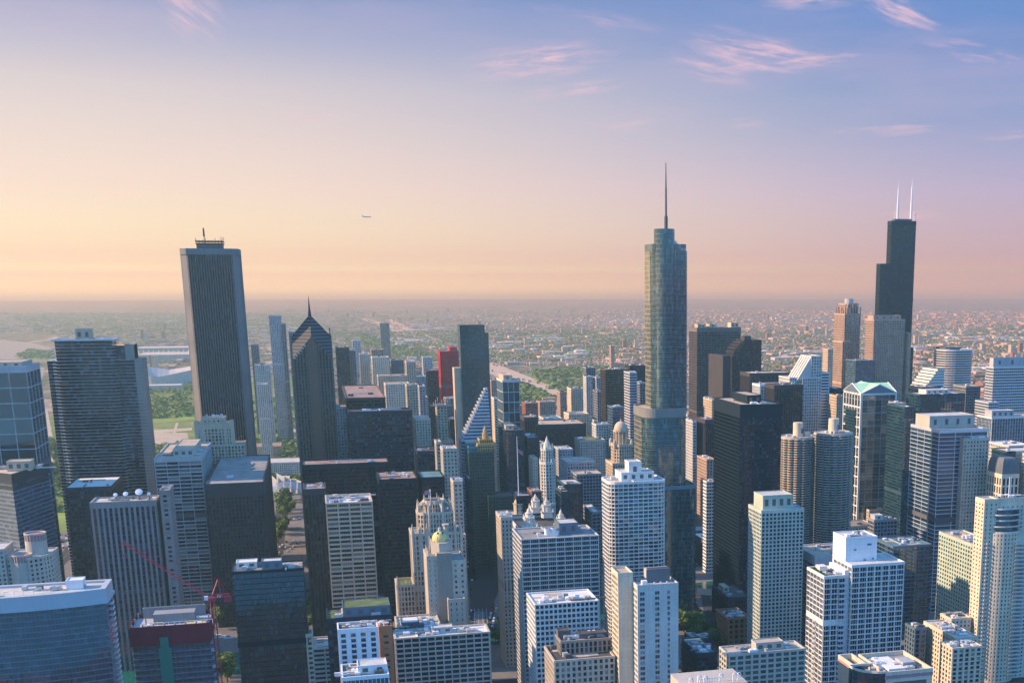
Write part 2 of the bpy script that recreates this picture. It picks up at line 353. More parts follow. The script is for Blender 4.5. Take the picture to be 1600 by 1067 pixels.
def rooftop(rt, x0, x1, y0, y1, z, n, seed):
    """air handlers, fans, ducts and pipes standing on a roof, each a part of its building"""
    rd = random.Random(seed)
    w, d = x1 - x0, y1 - y0
    for i in range(n):
        cx, cy = x0 + w * rd.uniform(0.12, 0.88), y0 + d * rd.uniform(0.15, 0.85); t = rd.random()
        m_ = rd.choice(UNITMATS); a, b, h = rd.uniform(1.2, 3.6), rd.uniform(1.2, 2.6), rd.uniform(1.0, 2.6)
        mb = MB()
        if t < 0.55:
            mb.box(cx - a, cx + a, cy - b, cy + b, z + 0.3, z + h)
            for j in (-0.5, 0.5): mb.cyl(cx + a * j, cy, min(a * .4, b * .7), z + h, z + h + 0.35, 10)
            for sx_ in (-.8, .8):
                for sy_ in (-.8, .8): mb.box(cx + a * sx_ - .15, cx + a * sx_ + .15, cy + b * sy_ - .15, cy + b * sy_ + .15, z, z + 0.3)
            mb.build('air_conditioner', m_, rt)
        elif t < 0.72:
            mb.cyl(cx, cy, b * .6, z, z + h * .8, 12); mb.cyl(cx, cy, b * .85, z + h * .8, z + h, 12); mb.build('vent_hood', m_, rt)
        elif t < 0.9:
            L = rd.uniform(3, 0.3 * w + 3); L = min(L, w * .3)
            if rd.random() < .5: mb.box(cx - L, cx + L, cy - .5, cy + .5, z + .4, z + 1.3)
            else: mb.box(cx - .5, cx + .5, cy - min(L, d * .3), cy + min(L, d * .3), z + .4, z + 1.3)
            mb.box(cx - .7, cx + .7, cy - .7, cy + .7, z, z + 1.6); mb.build('roof_duct', m_, rt)
        else:
            mb.box(cx - 1.6, cx + 1.6, cy - 1.6, cy + 1.6, z, z + 2.6); mb.box(cx - .5, cx + .5, cy - 1.66, cy - 1.6, z + .05, z + 2.1); mb.build('stair_head', m_, rt)
def penthouse(rt, x0, x1, y0, y1, z0, z1, mat, roof='r_grey', name='penthouse', louvre=True):
    mb = MB().prism(rect(x0, x1, y0, y1), z0, z1, top=False)
    mb.ring(offset(rect(x0, x1, y0, y1), .15), offset(rect(x0, x1, y0, y1), -.4), z1 - 0.8, z1 + .3)
    ob = mb.build(name, mat, rt)
    MB().poly([(x0 + .3, y0 + .3, z1 - .2), (x1 - .3, y0 + .3, z1 - .2), (x1 - .3, y1 - .3, z1 - .2), (x0 + .3, y1 - .3, z1 - .2)]).build('roof', roof, ob)
    if louvre and x1 - x0 > 5:
        n = max(1, min(4, int((x1 - x0) / 6))); h = z1 - z0
        for i in range(n):
            c = x0 + (i + .5) * (x1 - x0) / n
            MB().box(c - 1.5, c + 1.5, y0 - .12, y0 + .05, z0 + h * .3, z0 + h * .75).build('louvre', 'dgrey', ob)
    return ob
COUNT = [0]
def tower(kind, label, cat, d, xl, xr, yt, st, sx=None, dep=30.0, roof='r_grey', ph=(), eq=5, cap=None, fpf=None, group=None):
    """an axis-aligned tower: north face between pixel columns xl..xr with its top edge at row yt (at its left end), at y = d"""
    COUNT[0] += 1
    x0, z = AD(xl, yt, d); x1 = XP(xr, d, z)
    if sx is not None:
        xc = x0 if x0 > 0 else x1
        y1 = solve(lambda y: PJ(xc, y, z)[0], sx, d, d + 200)
        y1 = max(y1, d + 8)
    else:
        y1 = d + dep; w0 = x1 - x0               # the measured width includes the foreshortened side wall
        if x0 > 0: x0 = min(max(XP(xl, y1, z), x0), x0 + .5 * w0)
        elif x1 < 0: x1 = max(min(XP(xr, y1, z), x1), x1 - .5 * w0)
    rt = root(kind, label, cat, (x0 + x1) / 2, (d + y1) / 2, 0, group)
    fp = fpf(x0, x1, d, y1) if fpf else rect(x0, x1, d, y1)
    zr = body(rt, fp, 0, z, st, roof, cap=cap, seed=COUNT[0])
    w, dd = x1 - x0, y1 - d
    for (u0, u1, v0, v1, h, m_, *rr) in ph:
        penthouse(rt, x0 + u0 * w, x0 + u1 * w, d + v0 * dd, d + v1 * dd, zr, zr + h, m_, rr[0] if rr else 'r_grey')
    if eq: rooftop(rt, x0, x1, d, y1, zr, eq * 2 + 2 if d < 1060 else eq, COUNT[0] * 13 + 5)
    if d < 1060 and w > 14 and dd > 12:          # patched membrane, gravel bays, pipe runs
        rq = random.Random(COUNT[0]); mats = [q for q in ('r_dark', 'r_grey', 'r_pale', 'r_tan') if q != roof]
        for _ in range(5):
            a, b = rq.uniform(1.5, w * .16), rq.uniform(1.2, dd * .16); cx, cy = rq.uniform(x0 + a + 1, x1 - a - 1), rq.uniform(d + b + 1, y1 - b - 1)
            MB().box(cx - a, cx + a, cy - b, cy + b, zr - .05, zr + rq.uniform(.03, .07)).build('roof_patch', rq.choice(mats), rt)
        yy = d + dd * rq.uniform(.2, .8); MB().bar((x0 + 1.5, yy, zr + .4), (x1 - 1.5, yy, zr + .4), .14).build('roof_pipe', 'lgrey', rt)
    rt['dims'] = (x0, x1, d, y1, z)
    return rt, x0, x1, d, y1, z
# ================================================================== the setting
def ground_mat():
    m, k, b = principled('ground_city')
    o = k.node('ShaderNodeTexCoord').outputs['Object']
    vo = k.node('ShaderNodeTexVoronoi'); k.put(vo.inputs['Vector'], o); vo.inputs['Scale'].default_value = 1 / 34.0
    wn = k.sep(vo.outputs['Color'])[0]
    vo2 = k.node('ShaderNodeTexVoronoi'); k.put(vo2.inputs['Vector'], o); vo2.inputs['Scale'].default_value = 1 / 170.0
    w2 = k.sep(vo2.outputs['Color'])[1]
    roofs = k.ramp(wn, [(0.0, (0.06, 0.075, 0.03)), (0.38, (0.10, 0.10, 0.045)), (0.5, (0.25, 0.16, 0.13)), (0.72, (0.36, 0.26, 0.21)), (0.88, (0.50, 0.40, 0.33)), (0.97, (0.62, 0.58, 0.53))], 'CONSTANT')
    blk = k.ramp(w2, [(0.0, (0.055, 0.075, 0.035)), (0.35, (0.12, 0.10, 0.085)), (0.8, (0.24, 0.20, 0.18)), (0.95, (0.42, 0.38, 0.34))], 'CONSTANT')
    big = k.smooth(k.noise(o, 0.0006, 4, 0.6), 0.42, 0.62)
    col = k.mix(0.35, roofs, blk)
    col = k.mix(k.m('MULTIPLY', big, 0.55), col, (0.07, 0.085, 0.035))
    ind = k.smooth(k.noise(k.v('MULTIPLY', o, (1.0, 0.35, 1.0)), 0.0028, 4, 0.62), 0.60, 0.66); col = k.mix(k.m('MULTIPLY', ind, 0.75), col, (0.46, 0.36, 0.28))
    wd = k.smooth(k.noise(o, 0.0017, 5, 0.62), 0.53, 0.60); col = k.mix(k.m('MULTIPLY', wd, 0.7), col, (0.055, 0.075, 0.03))
    # straight mile-grid streets
    x, y, _ = k.sep(o)
    for ax, per in ((x, 201.0), (y, 201.0)):
        fr = k.m('FRACT', k.m('DIVIDE', ax, per)); col = k.mix(k.m('MULTIPLY', k.m('LESS_THAN', fr, 0.09), 0.7), col, (0.27, 0.23, 0.19))
    k.put(b.inputs['Base Color'], col); b.inputs['Roughness'].default_value = 0.95; b.inputs['Specular IOR Level'].default_value = 0.1
    MATS['ground'] = m
ground_mat()
def noisy(name, stops, scale, rough=0.95, detail=5, s2=None):
    m, k, b = principled(name); o = k.node('ShaderNodeTexCoord').outputs['Object']
    f = k.noise(o, scale, detail, 0.65)
    if s2: f = k.m('ADD', k.m('MULTIPLY', f, 0.6), k.m('MULTIPLY', k.noise(o, s2, 4, 0.6), 0.4))
    k.put(b.inputs['Base Color'], k.ramp(f, stops)); b.inputs['Roughness'].default_value = rough; b.inputs['Specular IOR Level'].default_value = 0.2
    MATS[name] = m; return m
noisy('asphalt', [(0.3, (0.032, 0.033, 0.035)), (0.7, (0.062, 0.060, 0.058))], 0.2, 0.9, 5, 0.03)
noisy('pavement', [(0.3, (0.13, 0.115, 0.105)), (0.7, (0.23, 0.205, 0.185))], 0.15, 0.9, 5, 0.02)
noisy('lawn', [(0.35, (0.13, 0.20, 0.035)), (0.65, (0.26, 0.33, 0.08))], 0.02, 0.95, 5, 0.006)
noisy('park', [(0.35, (0.06, 0.11, 0.025)), (0.48, (0.12, 0.17, 0.045)), (0.58, (0.22, 0.24, 0.09)), (0.7, (0.40, 0.32, 0.20))], 0.012, 0.95, 5, 0.004)
noisy('leaf', [(0.35, (0.022, 0.050, 0.012)), (0.65, (0.070, 0.115, 0.028))], 0.35, 0.8, 3)
noisy('leaf_light', [(0.35, (0.07, 0.12, 0.025)), (0.65, (0.19, 0.24, 0.06))], 0.35, 0.8, 3)
noisy('bark', [(0.3, (0.05, 0.035, 0.025)), (0.7, (0.11, 0.08, 0.06))], 2.0)
noisy('sand', [(0.3, (0.34, 0.28, 0.21)), (0.7, (0.50, 0.42, 0.32))], 0.02)
noisy('railbed', [(0.3, (0.34, 0.26, 0.19)), (0.7, (0.58, 0.47, 0.36))], 0.02, 0.95, 5, 0.15)
wall('paint_white', (0.75, 0.74, 0.72), 0.6, 0.08); wall('paint_yellow', (0.60, 0.42, 0.06), 0.6, 0.08)
def water(name, col, rough=0.12, bump=0.25, scale=0.25):
    m, k, b = principled(name); o = k.node('ShaderNodeTexCoord').outputs['Object']
    n = k.noise(o, scale, 4, 0.6); bp = k.node('ShaderNodeBump'); k.put(bp.inputs['Height'], n); bp.inputs['Strength'].default_value = bump; bp.inputs['Distance'].default_value = 0.5
    k.l.new(bp.outputs[0], b.inputs['Normal']); b.inputs['Roughness'].default_value = rough
    k.put(b.inputs['Base Color'], k.ramp(k.noise(o, 0.02, 3), [(0.3, tuple(c * .8 for c in col)), (0.7, col)])); MATS[name] = m
water('river', (0.012, 0.13, 0.095)); water('lake', (0.015, 0.11, 0.17), 0.2)
def sheet(name, pts, z, mat, kind='structure'):
    o = MB().poly([(x, y, z) for x, y in pts]).build(name, mat); return tag(o, kind=kind)
def psheet(name, pix, z, mat, kind='structure'):
    p = [AZ(x, y, z) for x, y in pix]
    a = sum(p[i][0] * p[(i + 1) % len(p)][1] - p[(i + 1) % len(p)][0] * p[i][1] for i in range(len(p)))
    return sheet(name, p if a > 0 else p[::-1], z, mat, kind)
GR = 33000
sheet('ground', circ(0, 0, GR, 96), 0.0, 'ground')
sheet('pavement', rect(-560, 1500, 900, 2650), 0.06, 'pavement'); sheet('pavement', rect(-560, 1500, 440, 900), 0.06, 'asphalt')
# the lake on the east side, with its shore
psheet('lake', [(-60, 527), (0, 531), (46, 535), (82, 543), (70, 552), (40, 560), (30, 570), (70, 574), (64, 600), (70, 640), (78, 690), (85, 760), (60, 860), (-300, 1000), (-700, 700), (-500, 535)], 0.10, 'lake')
sheet('lake', [(-30000, -30000), (1500, -30000), (1500, -15000), (900, -4000), (1200, -500), (900, 400), (-470, 430), (-580, 480), (-700, 1200), (-1500, 3000), (-30000, 3000)], 0.08, 'lake')  # unseen; shore drawn over the north blocks so glass reflects blue water
psheet('park', [(22, 556), (44, 546), (76, 548), (90, 556), (84, 563), (40, 564)], 0.2, 'park')
psheet('beach', [(66, 640), (72, 690), (79, 760), (92, 760), (86, 700), (74, 640)], 0.14, 'sand')
# streets of the downtown grid: asphalt sheets with kerbed blocks left between them
NS = [-430, -300, -215, -60, 106, 210, 330, 450, 575, 690, 810, 930, 1050, 1170, 1300]
EW = [620, 740, 850, 960, 1330, 1450, 1570, 1690, 1810, 1930, 2050, 2170, 2290, 2410]
am = MB()
for x in NS: am.poly([(x - 8, 480, .12), (x + 8, 480, .12), (x + 8, 2650, .12), (x - 8, 2650, .12)])
tag(am.build('road', 'asphalt'), kind='structure')
am = MB()
for y in EW: am.poly([(-560, y - 7, .16), (1500, y - 7, .16), (1500, y + 7, .16), (-560, y + 7, .16)])
tag(am.build('road', 'asphalt'), kind='structure')
lm = MB()
for x in NS:
    for i in range(0, 300):
        y = 490 + i * 7.0
        lm.poly([(x - .12, y, .2), (x + .12, y, .2), (x + .12, y + 3.5, .2), (x - .12, y + 3.5, .2)])
tag(lm.build('road_markings', 'paint_white'), kind='structure')
# the river: a straight channel with a bend to the west
RIV = [(-460, 1085), (60, 1120), (190, 1165), (330, 1240), (520, 1275), (900, 1290), (900, 1225), (520, 1215), (350, 1180), (230, 1105), (80, 1055), (-460, 1015)]
sheet('river', RIV[::-1], 0.24, 'river')
# parks by the lake and the railway lands
psheet('park', [(225, 590), (475, 590), (475, 760), (380, 790), (60, 760), (70, 650), (215, 640)], 0.11, 'park')
for q in ([(230, 643), (300, 641), (305, 655), (232, 662)], [(400, 650), (470, 646), (474, 672), (404, 678)], [(405, 678), (428, 676), (430, 686), (406, 688)], [(430, 672), (462, 670), (464, 682), (432, 684)],
          [(85, 795), (103, 795), (104, 830), (88, 830)]):
    psheet('lawn', q, 0.18, 'lawn')
psheet('park', [(805, 586), (850, 574), (985, 572), (1010, 600), (960, 618), (900, 622), (860, 612)], 0.12, 'park')
psheet('park', [(760, 596), (792, 590), (850, 612), (880, 630), (800, 634), (765, 620)], 0.12, 'park')
psheet('railway', [(560, 497), (572, 497), (640, 515), (735, 552), (800, 578), (915, 624), (896, 636), (775, 588), (700, 560), (630, 524)], 0.16, 'railbed')
psheet('railway', [(500, 520), (505, 519), (560, 545), (640, 590), (632, 592)], 0.165, 'railbed')
psheet('road', [(905, 626), (930, 640), (1010, 640), (1010, 634), (930, 632)], 0.19, 'railbed')
psheet('railway', [(602, 500), (612, 499), (640, 512), (720, 545), (712, 552), (640, 522)], 0.17, 'railbed')
psheet('road', [(215, 690), (470, 684), (470, 690), (215, 697)], 0.2, 'asphalt')
psheet('path', [(240, 672), (300, 668), (300, 672), (240, 677)], 0.21, 'sand'); psheet('path', [(262, 700), (275, 660), (279, 660), (268, 700)], 0.22, 'sand')
psheet('plaza', [(236, 676), (292, 676), (296, 690), (250, 694), (234, 690)], 0.23, 'sand')
# ------------------------------------------------------------------ haze: the air itself
def haze():
    m = bpy.data.materials.new('haze'); m.use_nodes = True; k = N(m.node_tree); k.n.clear()
    out = k.node('ShaderNodeOutputMaterial'); v = k.node('ShaderNodeVolumePrincipled')
    v.inputs['Color'].default_value = HAZE_COL; v.inputs['Density'].default_value = HAZE_DENS; v.inputs['Anisotropy'].default_value = HAZE_G
    v.inputs['Absorption Color'].default_value = (1, 0.1, 0.0, 1)   # thin warm smog: it absorbs a little of the blue
    k.l.new(v.outputs[0], out.inputs['Volume']); MATS['haze'] = m
    o = MB().box(-GR - 500, GR + 500, -GR - 500, GR + 500, -1.0, 640.0).build('haze', 'haze'); tag(o, kind='stuff')
HAZE_COL = (0.35, 0.54, 0.53, 1); HAZE_DENS = 9.2e-5; HAZE_G = 0.45
# ------------------------------------------------------------------ trees
TREES = []
def tree_proto(i):
    rd = random.Random(100 + i); rt = bpy.data.objects.new('tree', None)
    t = MB(); t.cyl(0, 0, .28, 0, 3.2, 7, .18, False)
    for a in range(4):
        an = a * 1.57 + rd.random(); t.bar((0, 0, 2.6), (1.6 * math.cos(an), 1.6 * math.sin(an), 5 + rd.random()), .1, .05)
    c = MB(); lobes = [(rd.uniform(-1.7, 1.7), rd.uniform(-1.7, 1.7), rd.uniform(4.2, 8.2), rd.uniform(1.2, 2.3)) for _ in range(9)]
    for (lx, ly, lz, lr) in lobes:
        for _ in range(75):
            d = Vector((rd.gauss(0, 1), rd.gauss(0, 1), rd.gauss(0, 1))).normalized(); p = Vector((lx, ly, lz)) + d * lr * rd.uniform(.55, 1.05)
            s = rd.uniform(.22, .5); a = (d + Vector((rd.uniform(-.7, .7), rd.uniform(-.7, .7), rd.uniform(-.4, .9)))).normalized(); b = a.orthogonal().normalized() * s; e = a.cross(b).normalized() * s
            c.poly([p - b - e, p + b - e * .4, p + b * .3 + e, p - b + e * .7])
    return t, c, ('leaf', 'leaf_light', 'leaf', 'leaf_light')[i]
PROTO = []
def plant_tree(x, y, s, i, label, group, rz):
    global PROTO
    i %= 4
    if len(PROTO) <= i:
        for j in range(len(PROTO), i + 1):
            t, c, m_ = tree_proto(j); to = t.build('trunk', 'bark'); co = c.build('crown', m_); PROTO.append((to, co)); COL.objects.unlink(to); COL.objects.unlink(co)
    rt = bpy.data.objects.new('street_tree', None); COL.objects.link(rt); rt.location = (x, y, 0.1); rt.scale = (s, s, s * 1.05); rt.rotation_euler = (0, 0, rz)
    tag(rt, label, 'tree', group)
    for p in PROTO[i]:
        c = p.copy(); COL.objects.link(c); c.parent = rt
    return rt
def far_wood(name, polys, n, z, seed, rmin, rmax, label_mat='leaf'):
    """a far-off wood that reads as one mass: leaf clumps through a low canopy"""
    rd = random.Random(seed); mb = MB(); k_ = 0
    for poly in polys:
        p = [AZ(*q) for q in poly]; xs, ys = [a for a, _ in p], [b for _, b in p]; k_ = 0; tries = 0
        while k_ < n and tries < n * 40:
            tries += 1
            x, y = rd.uniform(min(xs), max(xs)), rd.uniform(min(ys), max(ys)); ins = False
            for i in range(len(p)):
                (ax, ay), (bx, by) = p[i], p[i - 1]
                if (ay > y) != (by > y) and x < (bx - ax) * (y - ay) / (by - ay) + ax: ins = not ins
            if not ins or math.sin(x * .021 + seed) * math.sin(y * .013 + seed * 2) + rd.random() * .8 < 0.05: continue
            k_ += 1; r = rd.uniform(rmin, rmax); h = r * rd.uniform(.9, 1.4)
            for _ in range(9):
                d = Vector((rd.gauss(0, 1), rd.gauss(0, 1), abs(rd.gauss(0, 1)) + .1)).normalized(); c = Vector((x + d.x * r, y + d.y * r, z + 1 + d.z * h)); s = r * rd.uniform(.35, .6)
                a = (d + Vector((rd.uniform(-.5, .5), rd.uniform(-.5, .5), .3))).normalized(); b = a.orthogonal().normalized() * s; e = a.cross(b).normalized() * s
                mb.poly([c - b - e, c + b - e * .5, c + b * .4 + e, c - b * .8 + e * .8])
    return tag(mb.build(name, label_mat), kind='stuff')
far_wood('woods', [[(215, 655), (300, 652), (305, 640), (225, 634)], [(395, 690), (475, 684), (475, 722), (395, 722)], [(395, 628), (475, 622), (475, 648), (395, 650)], [(234, 690), (300, 694), (300, 722), (234, 722)],
                   [(62, 690), (100, 760), (110, 800), (82, 800), (75, 700)], [(26, 555), (44, 547), (76, 549), (88, 556), (82, 561), (40, 562)], [(400, 655), (475, 655), (475, 672), (400, 676)], [(215, 600), (300, 600), (300, 640), (225, 636)]], 360, 0, 5, 4, 8, 'leaf_light')
far_wood('woods', [[(830, 578), (985, 574), (1000, 600), (900, 620), (850, 606)], [(765, 598), (800, 594), (870, 625), (790, 632)], [(560, 520), (690, 560), (640, 560), (560, 540)]], 800, 0, 9, 6, 12, 'leaf_light')
# ------------------------------------------------------------------ the low city out to the horizon
def low_city():
    rd = random.Random(77); ms = {k_: MB() for k_ in ('rose', 'r_tan', 'r_grey', 'r_pale', 'brick', 'r_white')}
    keys = ['rose', 'r_tan', 'r_tan', 'r_grey', 'brick', 'brick', 'rose', 'r_tan', 'r_grey', 'r_tan', 'r_tan', 'r_pale', 'brick', 'rose']
    rail = [AZ(602, 500), AZ(905, 630)]; n = 0
    while n < 26000:
        d = 2700 + 15000 * rd.random() ** 1.5; az = R(rd.uniform(-14, 34)); x, y = d * math.sin(az), d * math.cos(az)
        px, py = PJ(x, y, 0)
        if px < 470 and py > 585: continue
        if px < 90 and 520 < py < 600: continue
        if 760 < px < 1000 and 572 < py < 634 and rd.random() < .93: continue
        if y < 2650 and x > -560: continue
        n += 1
        big = rd.random() < .08; w, l = (rd.uniform(18, 60), rd.uniform(25, 90)) if big else (rd.uniform(6, 12), rd.uniform(8, 18))
        h = rd.uniform(4, 8.5) if not big else rd.uniform(6, 13)
        if rd.random() < .004: h = rd.uniform(25, 55); w = l = rd.uniform(14, 26)
        k_ = rd.choice(keys); ms[k_].prism(rect(x - w / 2, x + w / 2, y - l / 2, y + l / 2), 0, h)
    for (px, py, sx_, sy_, cnt) in ((725, 496, 40, 3, 22), (955, 501, 45, 4, 30), (1175, 546, 25, 6, 16), (1260, 556, 35, 6, 16), (1540, 532, 60, 5, 30), (1470, 520, 40, 4, 20), (670, 513, 35, 5, 22), (645, 535, 30, 6, 16), (1110, 535, 30, 5, 14),
                                    (850, 530, 30, 5, 12), (1380, 545, 60, 6, 14), (780, 540, 40, 6, 14), (250, 500, 60, 4, 14), (430, 515, 40, 4, 10), (1560, 575, 30, 6, 10), (890, 555, 40, 5, 10), (1230, 500, 80, 3, 24)):
        for _ in range(cnt):
            x, y = AZ(px + rd.uniform(-sx_, sx_), py + rd.uniform(-sy_, sy_)); w, l = rd.uniform(30, 110), rd.uniform(20, 60); h = rd.uniform(7, 12)
            ms[rd.choice(('r_white', 'r_pale', 'r_pale', 'r_tan'))].prism(rect(x - w / 2, x + w / 2, y - l / 2, y + l / 2), 0, h)
    for k_, mb in ms.items(): tag(mb.build('distant_houses', k_), kind='stuff')
low_city()
far_wood('woods', [[(470, 520), (1000, 515), (1000, 560), (700, 570), (560, 560)], [(1080, 520), (1600, 510), (1600, 600), (1080, 600)], [(0, 490), (480, 490), (480, 520), (90, 525)]], 4600, 0, 21, 4, 9, 'leaf_light')
# ================================================================== landmark towers
def shaft(rt, fp, z0, z1, bay, fh, mat, name='glazing', top=True, uoff=0): return MB().prism(fp, z0, z1, bay, fh, top, uoff).build(name, mat, rt)
def lowroof(rt, fp, z, mat='r_grey'): return MB().poly([(*p, z) for p in fp]).build('roof', mat, rt)
# ---- granite slab tower with dark vertical stripes
def granite_tower():
    d = 1470; x0, z = AD(281, 388, d); x1 = XP(377, d, z) - 4; y1 = d + 58; c = 6.0
    rt = root('office_tower', 'tallest grey-brown granite tower with unbroken dark vertical stripes and antenna ring', 'skyscraper', (x0 + x1) / 2, (d + y1) / 2)
    fp = chamf(x0, x1, d, y1, c)
    MB().prism(offset(fp, -.5), 0, z - 7, 3.2, 4, False).build('glazing', 'g_black', rt)
    b = MB()
    n = len(fp)
    for i in range(n):
        p, q = Vector(fp[i]), Vector(fp[(i + 1) % n]); L = (q - p).length
        if L < c * 2: b.poly([(*p, 0), (*q, 0), (*q, z), (*p, z)]); continue
        e = (q - p) / L; nn = Vector((e.y, -e.x)); a0 = 0.9; nb = 17
        for j in range(nb + 1):
            cc = a0 + (L - 2 * a0) * j / nb; w = .50
            A, B, C = p + e * (cc - w), p + e * (cc + w), p + e * cc + nn * .9
            b.poly([(*A, 0), (*C, 0), (*C, z - 6), (*A, z - 6)]); b.poly([(*C, 0), (*B, 0), (*B, z - 6), (*C, z - 6)])
    b.build('granite_rib', 'granitebrown', rt)
    MB().ring(offset(fp, .95), offset(fp, -1.5), z - 6.4, z).build('parapet', 'granitebrown', rt)
    lowroof(rt, offset(fp, -1.2), z - .8)
    w = x1 - x0; px0, px1 = x0 + .27 * w, x0 + .72 * w
    MB().box(px0, px1, d + 14, d + 44, z - 1, z + 5.5).build('penthouse', 'dgrey', rt)
    g = MB(); g.ring(rect(px0 - 1, px1 + 1, d + 13, d + 45), rect(px0 + .4, px1 - .4, d + 14.4, d + 43.6), z + 7.6, z + 8.5); g.ring(rect(px0 - 1, px1 + 1, d + 13, d + 45), rect(px0 + .4, px1 - .4, d + 14.4, d + 43.6), z + 5.3, z + 6)
    for i in range(9):
        xx = px0 + (px1 - px0) * i / 8; g.bar((xx, d + 13.5, z + 5.5), (xx, d + 13.5, z + 8.6 + (2.5 if i % 3 == 0 else .8)), .22)
    g.build('antenna_frame', 'steeldark', rt)
    xx = x0 + .41 * w
    MB().bar((xx, d + 20, z + 5), (xx, d + 20, z + 14), .3).bar((xx, d + 20, z + 13), (xx, d + 20, z + 22), .75, .5).box(xx - .9, xx + .9, d + 19.1, d + 20.9, z + 15, z + 16.2).box(xx - .8, xx + .8, d + 19.2, d + 20.8, z + 18.4, z + 19.4).build('mast', 'steeldark', rt)
    for f in (.86, .89, .92): MB().bar((x0 + f * .9 * w - 5, d + 30, z + 5), (x0 + f * .9 * w - 5, d + 30, z + 13), .18).build('whip_antenna', 'pinkband', rt)
granite_tower()
# ---- chevron-topped tower with needle spire
wall('gablegrey', (0.115, 0.10, 0.095), 0.8, 0.15)
wall('copperbay', (0.11, 0.065, 0.05), 0.35, 0.2, 0.5)
def chevron_tower():
    d = 1440; x0, zs = AD(455.5, 530, d); x1 = XP(517, d, zs); w = x1 - x0; xm = (x0 + x1) / 2; dep = w; y1 = d + dep; ym = (d + y1) / 2
    za = ZP(491, xm, ym); zt = ZP(462, xm, ym); zm = ZP(526, xm, d); h = w / 2; k_ = (za - zm) / h; zc = za - 2 * h * k_
    rt = root('office_tower', 'dark bronze chevron-topped tower with faceted pointed crown and needle spire', 'skyscraper', xm, ym)
    body(rt, rect(x0, x1, d, y1), 0, zc, St('bronze', 'g_bronze', 3.4, 3.9, .3, .18, .5, .25, 0), noroof=True)
    def T(f, u, o, zz):                      # face f (0 = north), along u, outward o
        ca, sa = math.cos(f * math.pi / 2), math.sin(f * math.pi / 2); return (xm + u * ca + (h + o) * sa, ym + u * sa - (h + o) * ca, zz)
    top = lambda u: za - k_ * (h + abs(u))
    gl, rb, c1, c2 = MB(), MB(), MB(), MB()
    for f in range(4):
        prof = [(-h, zc), (h, zc), (0, zm)]; gl.poly([T(f, u, -.25, zz) for u, zz in prof], [(u / 3.4, zz / 3.9) for u, zz in prof])
        for i in range(13):
            u = -h + .7 + (2 * h - 1.4) * i / 12
            if abs(u) < w * .13: continue
            a, b = u - .62, u + .62; zz = top(u) - .4
            rb.poly([T(f, a, -.3, 0), T(f, a, .8, 0), T(f, a, .8, top(a)), T(f, a, -.3, top(a))]).poly([T(f, a, .8, 0), T(f, b, .8, 0), T(f, b, .8, top(b)), T(f, a, .8, top(a))]).poly([T(f, b, .8, 0), T(f, b, -.3, 0), T(f, b, -.3, top(b)), T(f, b, .8, top(b))])
        # facet between this face and the next one: horizontal courses, dark glass and pale stone
        n = 13; P = lambda s_: [T(f, s_, -h, za - k_ * s_), T(f, 0, s_ - h, za - k_ * s_)] if s_ <= h else [T(f, h, s_ - 2 * h, za - k_ * s_), T(f, s_ - h, 0, za - k_ * s_)]
        for i in range(n):
            for (q0, q1, mb) in ((i, i + .6, c1), (i + .6, i + 1, c2)):
                A, B = P(2 * h * q0 / n + .01), P(2 * h * min(q1, n - .01) / n); mb.poly([B[1], B[0], A[0], A[1]] if False else [A[0], A[1], B[1], B[0]])
    gl.build('gable_glazing', 'g_bronze', rt); rb.build('granite_rib', 'gablegrey', rt); c1.build('crown_glazing', 'steelblack', rt); c2.build('crown_course', 'gablegrey', rt)
    for f in range(4):
        hw = w * .13; zb, zp = zm - 9, zm + 1; b = MB(); prof = [(-hw, 0), (hw, 0), (hw, zb), (0, zp), (-hw, zb)]
        b.poly([T(f, u, 1.0, zz) for u, zz in prof], [(u / 2.8, zz / 3.9) for u, zz in prof]); b.poly([T(f, -hw, 1, 0), T(f, -hw, 1, zb), T(f, -hw, -6, zb), T(f, -hw, -6, 0)]); b.poly([T(f, hw, -6, 0), T(f, hw, -6, zb), T(f, hw, 1, zb), T(f, hw, 1, 0)])
        b.poly([T(f, -hw, 1, zb), T(f, 0, 1, zp), T(f, 0, -8, zp), T(f, -hw, -8, zb)]); b.poly([T(f, 0, 1, zp), T(f, hw, 1, zb), T(f, hw, -8, zb), T(f, 0, -8, zp)]); b.build('central_bay', 'copperbay', rt)
    for i in range(6):
        u = -w * (.15 + .055 * i); MB().box(xm + u - w * .05, xm + u, d - 1.2, d - .2, top(u) - 3.6, top(u) - 1.9).build('lit_chevron_ledge', 'seafoam', rt)  # pale colour paints the light caught by the east chevron setbacks
    MB().cyl(xm, ym, 2.0, za - 4, za + 3, 8, 1.3).cyl(xm, ym, 1.2, za + 3, zt, 8, .12).build('spire', 'steeldark', rt)
chevron_tower()
